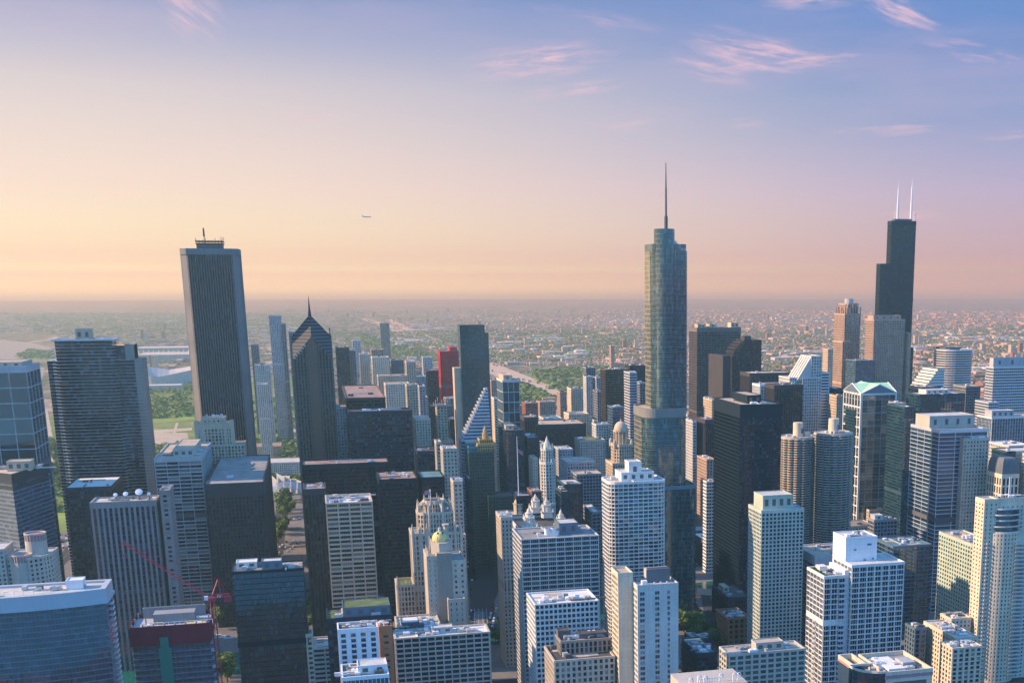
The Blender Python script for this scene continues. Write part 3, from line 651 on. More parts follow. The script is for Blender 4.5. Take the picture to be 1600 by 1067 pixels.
# ---- stepped glass tower with rounded corners and a tall spire
wall('parapetgrey', (0.20, 0.19, 0.175), 0.6)
def spire_tower():
    d = 1080; z380 = ZP(380, *(AD(1040, 380, d + 20)[0], d + 20)); X = lambda px, z, y: XP(px, y, z)
    yf = d; yb = d + 44
    zt = AD(1040, 358, d + 10)[1]; zu = AD(1040, 381, d + 5)[1]; zl = AD(1073, 392, d + 5)[1]; zB = AD(1035, 640, d)[1]; zC = AD(1066, 760, d - 4)[1]; zD = AD(990, 800, d)[1]
    rt = root('glass_skyscraper', 'tallest stepped silver glass tower with rounded corners and slim spire', 'skyscraper', AD(1040, 500, d)[0], d + 20)
    xa, xb = X(1007, zu, yb - 10), X(1075.5, zl, yf + 8)
    # upper shaft: east and west wings with a bowed drum between them
    f1 = rrect(xa, xb, yf + 6, yb - 4, 7); shaft(rt, f1, zB - 2, zl, 1.6, 4.2, 'g_trump', 'glazing'); MB().prism(rect(xa - .35, xa + 3, yf + 13.2, yb - 11.2), zB, zl - .5, 1.6, 4.2).build('sunlit_glazing', 'g_trump_sunlit', rt)  # east panes carry the sunlit gold as colour
    xc = X(1026, zu, yf + 8) + 4; shaft(rt, rrect(xa + .4, xc, yf + 6.5, yb - 5, 4), zl - 1, zu, 1.6, 4.2, 'g_trump', 'east_crown', uoff=9)
    xd = X(1072.5, zu, yf + 8); shaft(rt, rect(xc + 2, xd, yf + 9, yb - 7), zl - 1, zu, 1.6, 4.2, 'g_silver', 'mechanical_crown')
    x1, x2 = X(1026, zt, yf + 2), X(1057, zt, yf + 2); yd = yf + 19
    shaft(rt, rrect(x1, x2, yf + 1, yd, min(9, (x2 - x1) / 2.2), 7), zB - 2, zt, 1.6, 4.2, 'g_trump', 'central_drum', uoff=31)
    xm = (x1 + x2) / 2
    ys = yf + 10; xs = X(1040.5, zt + 30, ys); z3 = ZP(254, xs, ys); zm = ZP(338, xs, ys); zk = ZP(294, xs, ys)
    MB().cyl(xs, ys, 1.6, zt - 1, zm, 12).cyl(xs, ys, .95, zm, zk, 10, .8).cyl(xs, ys, .7, zk, z3, 8, .3).build('spire', 'dgrey', rt)
    # second tier
    xa2, xb2 = X(990, zB, yb - 4), X(1076, zB, yf - 2)
    f2 = rrect(xa2, xb2, yf - 3, yb + 6, 12, 7); shaft(rt, f2, zC - 2, zB, 1.6, 4.2, 'g_trump', 'glazing', uoff=50); lowroof(rt, offset(f2, -.5), zB + .1, 'r_tan')
    MB().ring(offset(f2, .3), offset(f2, -1), zB - 7, zB + 1.2).build('parapet', 'parapetgrey', rt); MB().prism(rect(xa2 - .35, xa2 + 2, yf + 9.5, yb - 6.5), zC, zB - 8, 1.6, 4.2).build('sunlit_glazing', 'g_trump_sunlit', rt)
    # third and lowest tiers step out to the west
    xb3 = X(1090, zC, yf - 6)
    f3 = rrect(X(989, zC, yb), xb3, yf - 7, yb + 10, 8, 5); shaft(rt, f3, 0, zC, 1.6, 4.2, 'g_trump', 'glazing', uoff=70); lowroof(rt, offset(f3, -.5), zC + .1, 'r_green')
    MB().ring(offset(f3, .3), offset(f3, -1), zC - 2, zC + 1.2).build('parapet', 'steelblue', rt)
    # floor lines
    m_ = MB()
    for f, a, b in ((f1, zB, zl), (f2, zC, zB - 8), (rrect(x1, x2, yf + 1, yd, min(9, (x2 - x1) / 2.2), 7), zB, zt)):
        n = int((b - a) / 4.2)
        for i in range(1, n): m_.ring(offset(f, .16), offset(f, -.1), a + i * 4.2, a + i * 4.2 + .34)
    m_.build('floor_rib', 'steelblue', rt)
    rooftop(rt, xc + 2, xd, yf + 10, yb - 8, zu, 4, 5)
spire_tower()
# ---- black bundled-tube tower with two white masts
def bundled_tower():
    d = 2180; u = 23.5
    x0, z1 = AD(1393.5, 345, d); xr = XP(1431.5, d, z1); xl, z2 = AD(1375, 412, d - 6); xk = XP(1403, d - 6, z2); z3 = AD(1420, 543, d - 6)[1]
    rt = root('office_tower', 'black bundled-tube skyscraper stepping up to two white antenna masts', 'skyscraper', x0 + 10, d + 35)
    st = St('steelblack', 'g_black', 4.6, 3.9, .12, .38, .3, .2, 8)
    def tube(fp, z): return body(rt, fp, 0, z, st, 'r_dark')
    zr = tube(rect(x0, xr, d, d + 17), z1); tube(rect(xl, xk, d - 8, d + 8.5), z2); tube(rect(x0 + 6, xr + 3, d - 5, d + 40), z3); tube(rect(xl + 2, x0 + 10, d - 5, d + 11), z3 + 34)
    for f, zz in ((rect(x0, xr, d, d + 17), z1), (rect(xl, xk, d - 8, d + 8.5), z2)):
        for q in (.66, .33): MB().ring(offset(f, .45), offset(f, -.2), zz * q, zz * q + 7).build('louvre_band', 'steelblack', rt)
    w = xr - x0; MB().box(x0 + .15 * w, x0 + .85 * w, d + 3, d + 14, zr, z1 + 3.5).build('penthouse', 'dgrey', rt)
    for px, py in ((1403.5, 284), (1424.5, 279)):
        xx = XP(px - 1.5, d + 8, z1); zz = ZP(py, xx, d + 8)
        MB().cyl(xx, d + 8, 2.0, z1, z1 + (zz - z1) * .45, 10, 1.8).cyl(xx, d + 8, 1.5, z1 + (zz - z1) * .45, z1 + (zz - z1) * .82, 10, 1.1).cyl(xx, d + 8, .5, z1 + (zz - z1) * .82, zz, 8, .2).build('antenna_mast', 'whitemetal', rt)
    for px in (1398, 1400, 1428, 1430):
        xx = XP(px, d + 12, z1); MB().bar((xx, d + 12, z1 - 1), (xx, d + 12, z1 + 17), .3).bar((xx - 2, d + 12, z1 + 12), (xx + 2, d + 12, z1 + 12), .2).build('whip_antenna', 'whitemetal', rt)
bundled_tower()
# ---- twin corncob towers
def corncob(px0, px1, pyt, d, lab):
    r = (XP(px1, d, 150) - XP(px0, d, 150)) / 2; xc = (XP(px0, d, 150) + XP(px1, d, 150)) / 2; z = ZP(pyt, xc, d)
    rt = root('round_apartment_tower', lab, 'apartment tower', xc, d, 0, 'twin round balcony towers')
    MB().cyl(xc, d, r * .80, 0, z - 1, 32, top=False).build('glazing', 'g_room', rt)
    n = 58; fh = (z - 8) / n; bal = MB(); sl = MB()
    for i in range(n + 1):
        zz = 6 + i * fh; pts, inn = [], []
        for k_ in range(16):
            a0 = 2 * math.pi * k_ / 16
            for t in (-.30, -.15, 0, .15, .30):
                a = a0 + t * 2 * math.pi / 16 * 1.55; rr = r * (.90 + .10 * math.cos(t * 5.0)); pts.append((xc + rr * math.cos(a), d + rr * math.sin(a)))
            a = a0 + math.pi / 16; pts.append((xc + r * .86 * math.cos(a), d + r * .86 * math.sin(a)))
        sl.prism(pts, zz, zz + .35, 3, 3, True, bottom=True)
        bal.ring(pts, [(xc + (p[0] - xc) * .97, d + (p[1] - d) * .97) for p in pts], zz + .3, zz + 1.25)
    sl.build('balcony_slab', 'limedark', rt); bal.build('balcony_railing', 'beige', rt)
    c = MB()
    for k_ in range(16):
        a = 2 * math.pi * (k_ + .5) / 16; c.bar((xc + r * .87 * math.cos(a), d + r * .87 * math.sin(a), 0), (xc + r * .87 * math.cos(a), d + r * .87 * math.sin(a), z - 2), .5)
    c.build('column_rib', 'limedark', rt)
    MB().cyl(xc, d, r * .93, z - 2, z, 32).build('roof', 'r_pale', rt)
    MB().ring(circ(xc, d, r * .95, 32), circ(xc, d, r * .92, 32), z - 1, z + 1).build('parapet', 'beige', rt)
    MB().cyl(xc, d, r * .26, z, z + 15, 20).build('core_tower', 'cream', rt, True)
    MB().box(xc + r * .1, xc + r * .22, d - r * .30, d - r * .24, z + 4, z + 9).build('louvre', 'dgrey', rt)
    if px0 < 1230: MB().box(xc + r * .36, xc + r * .7, d - 2, d + 4, z, z + 4.5).build('stair_head', 'cream', rt)
    rooftop(rt, xc - r * .6, xc + r * .6, d - r * .6, d + r * .6, z, 4, int(px0))
corncob(1219, 1273.5, 682, 1235, 'round corncob balcony tower nearest the black steel slab tower')
corncob(1272.5, 1331, 676, 1215, 'round corncob balcony tower nearest the green-roofed glass tower')
# ---- classical glass tower with green pediment roof
def pediment_tower():
    d = 1388; xl, ze = AD(1346, 607, d); xr = XP(1400.5, d, ze); y1 = d + 46; xm = (xl + xr) / 2
    y1 = solve(lambda y: PJ(xl, y, ze)[0], 1319.5, d + 5, d + 120)
    rt = root('office_tower', 'glass and white granite tower under a bright green pediment roof', 'skyscraper', xm, (d + y1) / 2)
    zt = ze - 6
    body(rt, rect(xl, xr, d, y1), 0, zt, St('lgrey', 'g_mirror', 9.2, 8.0, .05, .05, .3, .22, 0), noroof=True)
    e = MB()
    for k_ in range(int(zt / 12)): e.box(xl - .8, xl - .05, d - .8, y1, k_ * 12, k_ * 12 + 1.5)
    for k_ in range(7): yy = d + (y1 - d) * k_ / 6; e.box(xl - .9, xl - .06, yy - .7, yy + .7, 0, zt)
    e.box(xl - .95, xl + 1.6, d - .95, d + .9, 0, zt).box(xr - 1.2, xr + .9, d - .95, d + .9, 0, zt); e.build('granite_frame', 'white', rt)
    MB().prism(offset(rect(xl, xr, d, y1), -.15), 0, 4, 2, 3, False).build('plinth', 'lgrey', rt)
    e = MB()
    for k_ in range(1, 12): e.ring(offset(rect(xl, xr, d, y1), -.18), offset(rect(xl, xr, d, y1), -.3), zt * k_ / 12 - 8, zt * k_ / 12 - 7.6)
    e.build('mullion', 'alu', rt)
    c = MB(); o = .9
    c.ring(offset(rect(xl, xr, d, y1), o), offset(rect(xl, xr, d, y1), -1), zt - 2.2, zt)
    c.build('cornice', 'white', rt)
    rise = 10.5; ym = (d + y1) / 2
    A, B, C, D = (xl - o, d - o), (xr + o, d - o), (xr + o, y1 + o), (xl - o, y1 + o)
    g = MB(); g.poly([(*A, zt), (*B, zt), (xm, d - o, zt + rise)]); g.poly([(*B, zt), (*C, zt), (xr + o, ym, zt + rise)]); g.poly([(*C, zt), (*D, zt), (xm, y1 + o, zt + rise)]); g.poly([(*D, zt), (*A, zt), (xl - o, ym, zt + rise)])
    g.build('pediment', 'steelblue', rt)
    rf = MB(); P = (xm, ym, zt + rise)
    for (q, ed) in ((A, (xm, d - o, zt + rise)), (B, (xm, d - o, zt + rise)), (B, (xr + o, ym, zt + rise)), (C, (xr + o, ym, zt + rise)), (C, (xm, y1 + o, zt + rise)), (D, (xm, y1 + o, zt + rise)), (D, (xl - o, ym, zt + rise)), (A, (xl - o, ym, zt + rise))):
        rf.poly([(*q, zt + .05), ed, P])
    rf.build('roof', 'copper', rt)
    t = MB()
    for q in (A, B, C, D):
        for ed in ((xm, d - o), (xm, y1 + o), (xl - o, ym), (xr + o, ym)):
            if math.hypot(q[0] - ed[0], q[1] - ed[1]) < 42 and (abs(q[0] - ed[0]) < .1 or abs(q[1] - ed[1]) < .1): t.bar((*q, zt), (*ed, zt + rise), .55)
    t.build('pediment_trim', 'white', rt)
pediment_tower()
# ---- striped tower with slanted diamond face
def wedge_tower():
    d = 1500; xl, zlo = AD(721, 678, d); xr = XP(768, d, zlo); zhi = ZP(606, xr, d); zp = ZP(622, xr - 4, d); y1 = d + 34; zE = ZP(690, xl, d)
    rt = root('office_tower', 'white and dark banded tower with a slanted diamond-shaped roof', 'skyscraper', (xl + xr) / 2, d + 17)
    fp = [(xl, d + 8), (xl + 5, d), (xr, d), (xr, y1), (xl, y1)]
    n = int(zE / 3.9); MB().prism(offset(fp, -.3), 0, zE, 3, 3.9, False).build('glazing', 'g_blue', rt)
    b = MB()
    for i in range(n + 1): b.ring(offset(fp, .25), offset(fp, -.4), i * 3.9, i * 3.9 + 2.05)
    # the slanted part: each higher floor starts farther back to the west
    z = zE; k_ = 0; gl = MB()
    while z < zhi - 4:
        f = (z - zE) / (zhi - zE); xa = xl + (xr - xl) * f * .96; f2 = rect(xa, xr, d + 2 + 18 * f, y1); f3 = rect(min(xa + 3.2, xr - 1), xr, d + 3 + 18 * f, y1 - .5)
        b.ring(f2, offset(f2, -.4), z, z + 2.1); b.poly([(*p, z + 2.1) for p in f2]); gl.prism(f3, z + 2.1, z + 3.9, 3, 3.9); z += 3.9
    b.build('spandrel_cladding', 'alu', rt); gl.build('slant_glazing', 'g_blue', rt)
wedge_tower()
# ---- curved-top teal glass slab behind the red tower
def blade_tower():
    d = 1950; xl, z = AD(718, 508, d); xr = XP(757, d, z); xr2 = XP(763, d, z); zr = AD(760, 520, d)[1]
    rt = root('glass_skyscraper', 'slim teal glass slab tower rising beside the red tower', 'skyscraper', (xl + xr) / 2, d + 15)
    shaft(rt, rect(xl, xr, d, d + 30), 0, z, 2.6, 3.4, 'g_tealdark'); shaft(rt, rect(xr, xr2, d + 3, d + 30), 0, zr, 2.6, 3.4, 'g_tealdark', 'west_wing')
    m_ = MB()
    for i in range(1, int(z / 6.8)): m_.ring(rect(xl - .2, xr + .2, d - .2, d + 30), rect(xl + .1, xr - .1, d + .1, d + 29), i * 6.8, i * 6.8 + .4)
    m_.build('floor_rib', 'aquagreen', rt)
    zc = AD(720, 655, d)[1]; xe = XP(712.5, d + 6, zc); MB().prism(rect(xe, xl - .1, d + 4, d + 28), 0, AD(715, 575, d)[1], 3, 3.4).build('east_wall', 'tan', rt)
blade_tower()
# ---- gothic tower with flying buttress crown and flag
def gothic_tower():
    d = 945; X = lambda px, py: AD(px, py, d)[0]; Z = lambda py, px=680: AD(px, py, d)[1]
    rt = root('gothic_tower', 'grey limestone gothic tower with buttressed crown and a flag', 'office tower', X(680, 850), d + 14)
    st = St('lime', 'g_room', 2.4, 3.9, .42, .26, .5, .2, 2.0)
    # broad lower wings, main shaft, octagonal crown
    body(rt, rect(X(624, 975), X(650, 975), d, d + 24), 0, Z(913, 630), st, 'r_green')
    MB().cyl(X(622, 930), d + 1, 1.6, 0, Z(910), 8).cyl(X(622, 930), d + 1, 1.5, Z(910), Z(896), 8, .1).cyl(X(636, 930), d + 1, 1.0, Z(913), Z(903), 8, .1).build('pinnacle', 'lime', rt)
    z1 = Z(835, 645); a, b = X(645, 850), X(722, 850)
    body(rt, rect(a, b, d + 3, d + 30), 0, z1, st, 'r_grey')
    za = Z(803, 660); c0, c1 = X(655, 820), X(710, 820)
    body(rt, chamf(c0, c1, d + 5, d + 27, 4), z1 - 1, za, st, 'r_grey'); xm, ym = (c0 + c1) / 2, d + 16; r = (c1 - c0) / 2
    body(rt, circ(xm, ym, r * .62, 8), za - 1, Z(785), St('lime', 'g_room', 2.2, 3.6, .4, .2, .4, .2, 3), 'r_dark')
    p = MB(); fb = MB()
    for i in range(8):
        an = math.pi / 8 + i * math.pi / 4; ca, sa = math.cos(an), math.sin(an); q = (xm + r * 1.0 * ca, ym + r * .95 * sa)
        p.cyl(*q, 1.1, z1 - 6, za + 3, 6).cyl(*q, 1.0, za + 3, za + 8.5, 6, .1); u = (xm + r * .66 * ca, ym + r * .66 * sa)
        for k_ in range(4):
            t0, t1 = k_ / 4, (k_ + 1) / 4; h = lambda t: za + 1 + 5.5 * math.sin(t * 1.5)
            fb.bar((q[0] + (u[0] - q[0]) * t0, q[1] + (u[1] - q[1]) * t0, h(t0)), (q[0] + (u[0] - q[0]) * t1, q[1] + (u[1] - q[1]) * t1, h(t1)), .55)
        w = (xm + r * .6 * ca, ym + r * .6 * sa); p.cyl(*w, .7, Z(785) - 2, Z(785) + 4, 6, .1)
    for px in (645, 657, 668, 712, 721):
        xx = X(px, 835); p.cyl(xx, d + 3, 1.1, z1 - 30, z1 + 3, 6).cyl(xx, d + 3, 1.0, z1 + 3, z1 + 8, 6, .1)
    p.build('pinnacle', 'lime', rt); fb.build('flying_buttress', 'lime', rt)
    zf = Z(785); fx = X(676, 790); MB().bar((fx, ym, zf), (fx, ym, Z(769)), .35, .2).build('flagpole', 'whitemetal', rt)
    o = MB()
    zt = Z(770)
    for i in range(6):
        a0, a1 = i / 6, (i + 1) / 6; yy = lambda t: ym + .8 * math.sin(t * 5)
        o.poly([(fx - a0 * 4.5, yy(a0), zt), (fx - a1 * 4.5, yy(a1), zt - a1 * .8), (fx - a1 * 4.5, yy(a1), zt - 3.4 - a1 * .8), (fx - a0 * 4.5, yy(a0), zt - 3.4)])
    f = o.build('flag', 'pinkband'); tag(f, 'pink and white flag flying on the buttressed gothic tower crown', 'flag')
gothic_tower()
# ---- tan hotel tower with a yellow onion dome
def dome_hotel():
    d = 885; X = lambda px, py: AD(px, py, d)[0]; Z = lambda py, px=695: AD(px, py, d)[1]
    rt = root('hotel_tower', 'grey-tan stone hotel tower topped by a round yellow dome', 'hotel', X(695, 900), d + 14)
    blank = 'limedark'; zt = Z(868)
    a, b = X(668, 880), X(706, 880)
    body(rt, rect(a, X(683, 880), d + 2, d + 30), 0, zt, St('lime', 'g_room', 4, 3.6, .72, .6, .3, .3, 3))
    MB().prism(rect(X(683.2, 880), b, d, d + 30), 0, zt + 2).build('blank_wall', blank, rt)
    body(rt, rect(b + .2, X(727, 880), d + 1, d + 34), 0, Z(875, 715), St('lime', 'g_room', 4.4, 4.0, .7, .55, .3, .3, 3))
    body(rt, rect(X(699, 930), X(724, 930), d - 6, d + .8), 0, Z(932, 710), St('lime', 'g_room', 4.4, 4.0, .7, .55, .3, .3, 3))
    xm = X(690, 840); ym = d + 14; w = X(708, 850) - X(672, 850)
    MB().prism(chamf(X(676, 860), X(708, 860), d + 4, d + 26, 5), zt, Z(850), 3, 4).build('drum', 'lime', rt)
    p = MB()
    for i in range(10):
        an = i * .628; p.cyl(xm + w * .46 * math.cos(an), ym + w * .38 * math.sin(an), .8, zt, Z(848) + 1 + (i % 2) * 2, 6, .3)
    for i in range(7): p.cyl(a + 1.2, d + 2 + i * 4, .6, zt - 1, zt + 4, 6, .1)
    p.build('pinnacle', 'lime', rt)
    r = w * .34; z0 = Z(850); prof = [(r * 1.02, z0)] + [(r * math.cos(t) * 1.04, z0 + .8 + r * 1.15 * math.sin(t)) for t in [i * math.pi / 18 for i in range(9)]] + [(.9, z0 + r * 1.16 + .8), (.9, z0 + r * 1.16 + 2)]
    MB().lathe(xm, ym, prof, 24).build('dome', 'domegold', rt, True)
    MB().cyl(xm, ym, 1.1, z0 + r * 1.16 + .8, z0 + r * 1.16 + 3.2, 10).build('cupola', 'offwhite', rt)
    MB().cyl(X(700, 845), ym, 1.6, zt, Z(826), 10).cyl(X(700, 845), ym, 2.6, Z(826), Z(824), 10).build('chimney', 'beige', rt)
    o = MB()
    for dx in (-1.6, 1.6): o.cyl(xm + dx, ym - r * .83, .7, z0 + r * 1.05, z0 + r * 1.3, 8)
    o.build('dome_window', 'g_black', rt)
dome_hotel()
# ---- white terracotta pair by the bridge, and the octagonal needle tower behind it
def ornate(rt, x, y, w, z0, h, mat):
    """a stacked ornate cupola: square base with corner urns, round lantern, cone"""
    m_ = MB(); m_.prism(chamf(x - w, x + w, y - w, y + w, w * .3), z0, z0 + h * .3, 3, 3); m_.ring(rect(x - w * 1.12, x + w * 1.12, y - w * 1.12, y + w * 1.12), rect(x - w, x + w, y - w, y + w), z0 + h * .26, z0 + h * .31)
    m_.cyl(x, y, w * .75, z0 + h * .3, z0 + h * .62, 12); m_.cyl(x, y, w * .85, z0 + h * .58, z0 + h * .63, 12); m_.cyl(x, y, w * .5, z0 + h * .63, z0 + h * .78, 10, w * .46); m_.cyl(x, y, w * .55, z0 + h * .76, z0 + h * .79, 10); m_.cyl(x, y, w * .3, z0 + h * .79, z0 + h * .9, 8, w * .24); m_.cyl(x, y, w * .2, z0 + h * .9, z0 + h, 8, .05)
    for i in range(8): a = i * .785; m_.cyl(x + w * .78 * math.cos(a), y + w * .78 * math.sin(a), w * .09, z0 + h * .3, z0 + h * .68, 6, w * .05)
    for sx_ in (-1, 1):
        for sy_ in (-1, 1): m_.cyl(x + sx_ * w, y + sy_ * w, w * .16, z0 + h * .3, z0 + h * .46, 6, w * .03); m_.cyl(x + sx_ * w * .62, y + sy_ * w * .62, w * .1, z0 + h * .62, z0 + h * .74, 6, .03)
    m_.build('cupola', mat, rt)
def terracotta_building():
    d = 1010; X = lambda px, py: AD(px, py, d)[0]; Z = lambda py, px=830: AD(px, py, d)[1]
    rt = root('ornate_building', 'white terracotta building with ornate cupola towers near the bridge', 'office building', X(840, 850), d + 30)
    st = St('terra', 'g_room', 2.8, 4.0, .42, .36, .4, .3, 3)
    z1 = Z(825, 835)
    zr = body(rt, rect(X(812, 830), X(880, 830), d + 4, d + 56), 0, z1, st, 'r_dark')
    body(rt, rect(X(788, 900), X(800, 900), d - 4, d + 20), 0, Z(890, 795), st, 'r_pale')
    for px, py, pyt, w, dy in ((828, 826, 787, 5.2, 4), (880, 830, 792, 4.2, 10), (852, 806, 782, 4, 48), (868, 812, 785, 4.2, 42), (795, 893, 868, 3.0, 3)):
        xx = X(px, py); zz = Z(py, px); ornate(rt, xx, d + dy, w * 1.15, zz - 5, (Z(pyt, px) - zz) * .8 + 6, 'terra')
terracotta_building()
def needle_tower():
    d = 1330; X = lambda px, py: AD(px, py, d)[0]; Z = lambda py, px=857: AD(px, py, d)[1]
    xm = X(858.5, 760); ym = d + 9
    rt = root('octagonal_tower', 'slender white octagonal terracotta tower tapering to a pinnacle', 'office tower', xm, ym)
    r = (X(870, 790) - X(847.5, 790)) / 2
    body(rt, circ(xm, ym, r * 1.5, 8), 0, Z(786), St('terra', 'g_room', 2.6, 3.6, .45, .4, .4, .3, 3), 'r_pale')
    rot = [(xm + r * 1.06 * math.cos(math.pi / 8 + i * math.pi / 4), ym + r * 1.06 * math.sin(math.pi / 8 + i * math.pi / 4)) for i in range(8)]
    body(rt, rot, Z(786) - 1, Z(722), St('terra', 'g_room', r * .4, 3.5, .45, .34, .45, .25, 3), 'r_pale')
    rot2 = [(xm + (p[0] - xm) * .8, ym + (p[1] - ym) * .8) for p in rot]
    body(rt, rot2, Z(722) - 1, Z(702), St('terra', 'g_room', r * .32, 3.5, .45, .25, .35, .2, 2), 'r_pale')
    m_ = MB(); m_.cyl(xm, ym, r * .5, Z(702) - 1, Z(692), 8, r * .38).cyl(xm, ym, r * .3, Z(692), Z(682), 8, .1)
    for p in rot: m_.cyl(*p, .8, Z(722), Z(716), 6, .1)
    for p in rot2: m_.cyl(*p, .7, Z(702), Z(694), 6, .1)
    m_.build('pinnacle', 'terra', rt)
needle_tower()
# ---- tan domed tower
def domed_tower():
    d = 1354; X = lambda px, py: AD(px, py, d)[0]; Z = lambda py, px=974: AD(px, py, d)[1]
    xm = X(975, 720); w = X(990, 720) - X(960, 720); ym = d + w * .6
    rt = root('domed_tower', 'tan terracotta tower with a round dome beside the silver spire tower', 'office tower', xm, ym)
    st = St('tan', 'g_room', 2.8, 3.7, .45, .34, .4, .25, 3)
    body(rt, rect(X(957, 780), X(992, 780), d - 4, d + w * 1.4), 0, Z(722), st, 'r_tan')
    body(rt, chamf(X(961, 700), X(989, 700), d, d + w * 1.1, w * .22), Z(722) - 1, Z(694), st, 'r_tan')
    m_ = MB(); r = w * .37
    for i in range(12): m_.cyl(xm + r * .96 * math.cos(i * .5236), ym + r * .96 * math.sin(i * .5236), .75, Z(694) - 1, Z(676), 8)
    m_.cyl(xm, ym, r * .8, Z(694) - 1, Z(676), 16); m_.cyl(xm, ym, r * 1.08, Z(676), Z(673), 20); m_.build('colonnade', 'tan', rt)
    MB().lathe(xm, ym, [(r * 1.0, Z(673))] + [(r * .95 * math.cos(i * math.pi / 16), Z(673) + r * 1.15 * math.sin(i * math.pi / 16)) for i in range(8)] + [(.6, Z(673) + r * 1.18), (.5, Z(673) + r * 1.5)], 20).build('dome', 'tan', rt, True)
    p = MB()
    for sx_ in (-1, 1):
        for sy_ in (-1, 1): p.cyl(xm + sx_ * w * .44, ym + sy_ * w * .44, w * .08, Z(700), Z(690), 8).cyl(xm + sx_ * w * .44, ym + sy_ * w * .44, w * .08, Z(690), Z(686), 8, .1)
    p.build('corner_turret', 'tan', rt)
domed_tower()
# ---- dark green tower with gilded crown
def gilded_tower():
    d = 1376; X = lambda px, py: AD(px, py, d)[0]; Z = lambda py, px=762: AD(px, py, d)[1]
    rt = root('gilded_tower', 'dark green and gold art deco tower with a gilded pinnacle', 'office tower', X(762, 760), d + 14)
    st = St('greenglass', 'g_bronze', 2.6, 3.6, .46, .42, .4, .3, 2.5)
    g = lambda f, z, h: MB().ring(offset(f, .7), offset(f, -.8), z - h, z + .6).build('gilded_trim', 'gold', rt)
    f0 = rect(X(738, 840), X(776, 840), d, d + 36); body(rt, f0, 0, Z(706, 742), st, 'r_dark')
    f1 = rect(X(748, 710), X(773, 710), d + 3, d + 28); body(rt, f1, Z(706) - 1, Z(694), St('gold', 'g_bronze', 2.4, 3.4, .4, .4, .4, .3, 2), 'r_dark'); g(f1, Z(694), 2.5)
    f2 = rect(X(751, 695), X(771, 695), d + 6, d + 24); body(rt, f2, Z(694) - 1, Z(687), St('gold', 'g_bronze', 2.4, 3.4, .4, .4, .4, .3, 1.5), 'r_dark')
    xm, ym = X(760.5, 680), d + 14
    MB().cyl(xm, ym, 3.3, Z(687) - 1, Z(678), 8).cyl(xm, ym, 2.6, Z(678), Z(672), 8, 2).cyl(xm, ym, 1.5, Z(672), Z(666), 8, .2).build('pinnacle', 'gold', rt)
    f3 = rect(X(762, 780), X(826, 780), d - 8, d + 22); body(rt, f3, 0, Z(772, 790), st, 'r_dark')
    body(rt, rect(X(735, 760), X(748, 760), d + 2, d + 36), 0, Z(698, 740), St('tealp', 'g_teal', 3, 3.6, .2, .2, .3, .2, 2), 'r_dark')
gilded_tower()
# ---- slanted white tower with stepped sun terraces (east of the green pediment)
def slant_tower():
    d = 1560; X = lambda px, py: AD(px, py, d)[0]; Z = lambda py, px=1270: AD(px, py, d)[1]
    xa, xb = X(1254, 600), X(1284, 560); zs = Z(590, 1255); zt = Z(556, 1270)
    rt = root('office_tower', 'white gridded tower with a sloping glazed shoulder and square windows', 'office tower', (xa + xb) / 2, d + 20)
    xm = X(1268, 560)
    st = St('offwhite', 'g_room', 3.3, 3.9, .42, .42, .4, .3, 2)
    body(rt, rect(xa, xb, d, d + 40), 0, zs, st, 'r_pale'); body(rt, rect(xm, xb, d + .4, d + 38), zs - .5, zt, st, 'r_pale')
    x2 = X(1246, 600); sl = MB()
    for i in range(5):
        y0 = d + 1 + i * 8; sl.poly([(x2, y0, zs - 3), (xm, y0, zt - 1), (xm, y0 + 5.6, zt - 1), (x2, y0 + 5.6, zs - 3)]); sl.poly([(x2, y0, zs - 3), (xm, y0, zs - 3), (xm, y0, zt - 1)]); sl.poly([(x2, y0 + 5.6, zs - 3), (xm, y0 + 5.6, zt - 1), (xm, y0 + 5.6, zs - 3)])
    sl.build('sloping_roof', 'offwhite', rt)
    body(rt, rect(X(1235, 620), xa - .2, d + 4, d + 44), 0, Z(590, 1240), st, 'r_pale'); body(rt, rect(xb + .2, X(1297, 580), d + 2, d + 40), 0, Z(582, 1290), St('white', 'g_blue', 9, 3.9, .1, .45, .3, .3, 2), 'r_pale')
slant_tower()
# ---- brick-red postmodern tower with crowned top + its lower shoulder
def crowned_tower():
    d = 2050; X = lambda px, py: AD(px, py, d)[0]; Z = lambda py, px=1325: AD(px, py, d)[1]
    x0, x1 = X(1320, 500), X(1344, 500); xm = (x0 + x1) / 2
    rt = root('office_tower', 'rose-brown stepped postmodern tower with finned crown', 'skyscraper', xm, d + 20)
    st = St('rose', 'g_room', 3.4, 4.0, .4, .3, .5, .3, 3)
    zr = body(rt, rect(x0, x1, d, d + 46), 0, Z(490), st)
    body(rt, chamf(x0 + 3, x1 - 2, d + 2, d + 40, 4), Z(490) - 1, Z(474), st)
    MB().cyl(xm + 1, d + 20, (x1 - x0) * .26, Z(474) - 1, Z(467), 16).build('crown', 'lgrey', rt)
    f = MB()
    for i in range(7): xx = x0 + (x1 - x0) * i / 6; f.box(xx - .8, xx + .8, d - .6, d + 1.2, Z(508), Z(478) + (2 if i % 2 else -2)); f.box(xx - .8, xx + .8, d + 40, d + 42, Z(508), Z(480))
    for i in range(6): f.box(x0 - .7, x0 + 1, d + i * 8, d + i * 8 + 1.6, Z(508), Z(480) - (i % 2) * 4)
    f.build('crown_fin', 'rose', rt)
    body(rt, rect(X(1313, 540), X(1324, 540), d - 10, d + 30), 0, Z(533, 1315), st)
    body(rt, rect(X(1321, 560), X(1364, 560), d - 30, d + 10), 0, Z(562, 1340), St('grey', 'g_curt', 3, 4, .2, .2, .2, .2, 2))
crowned_tower()
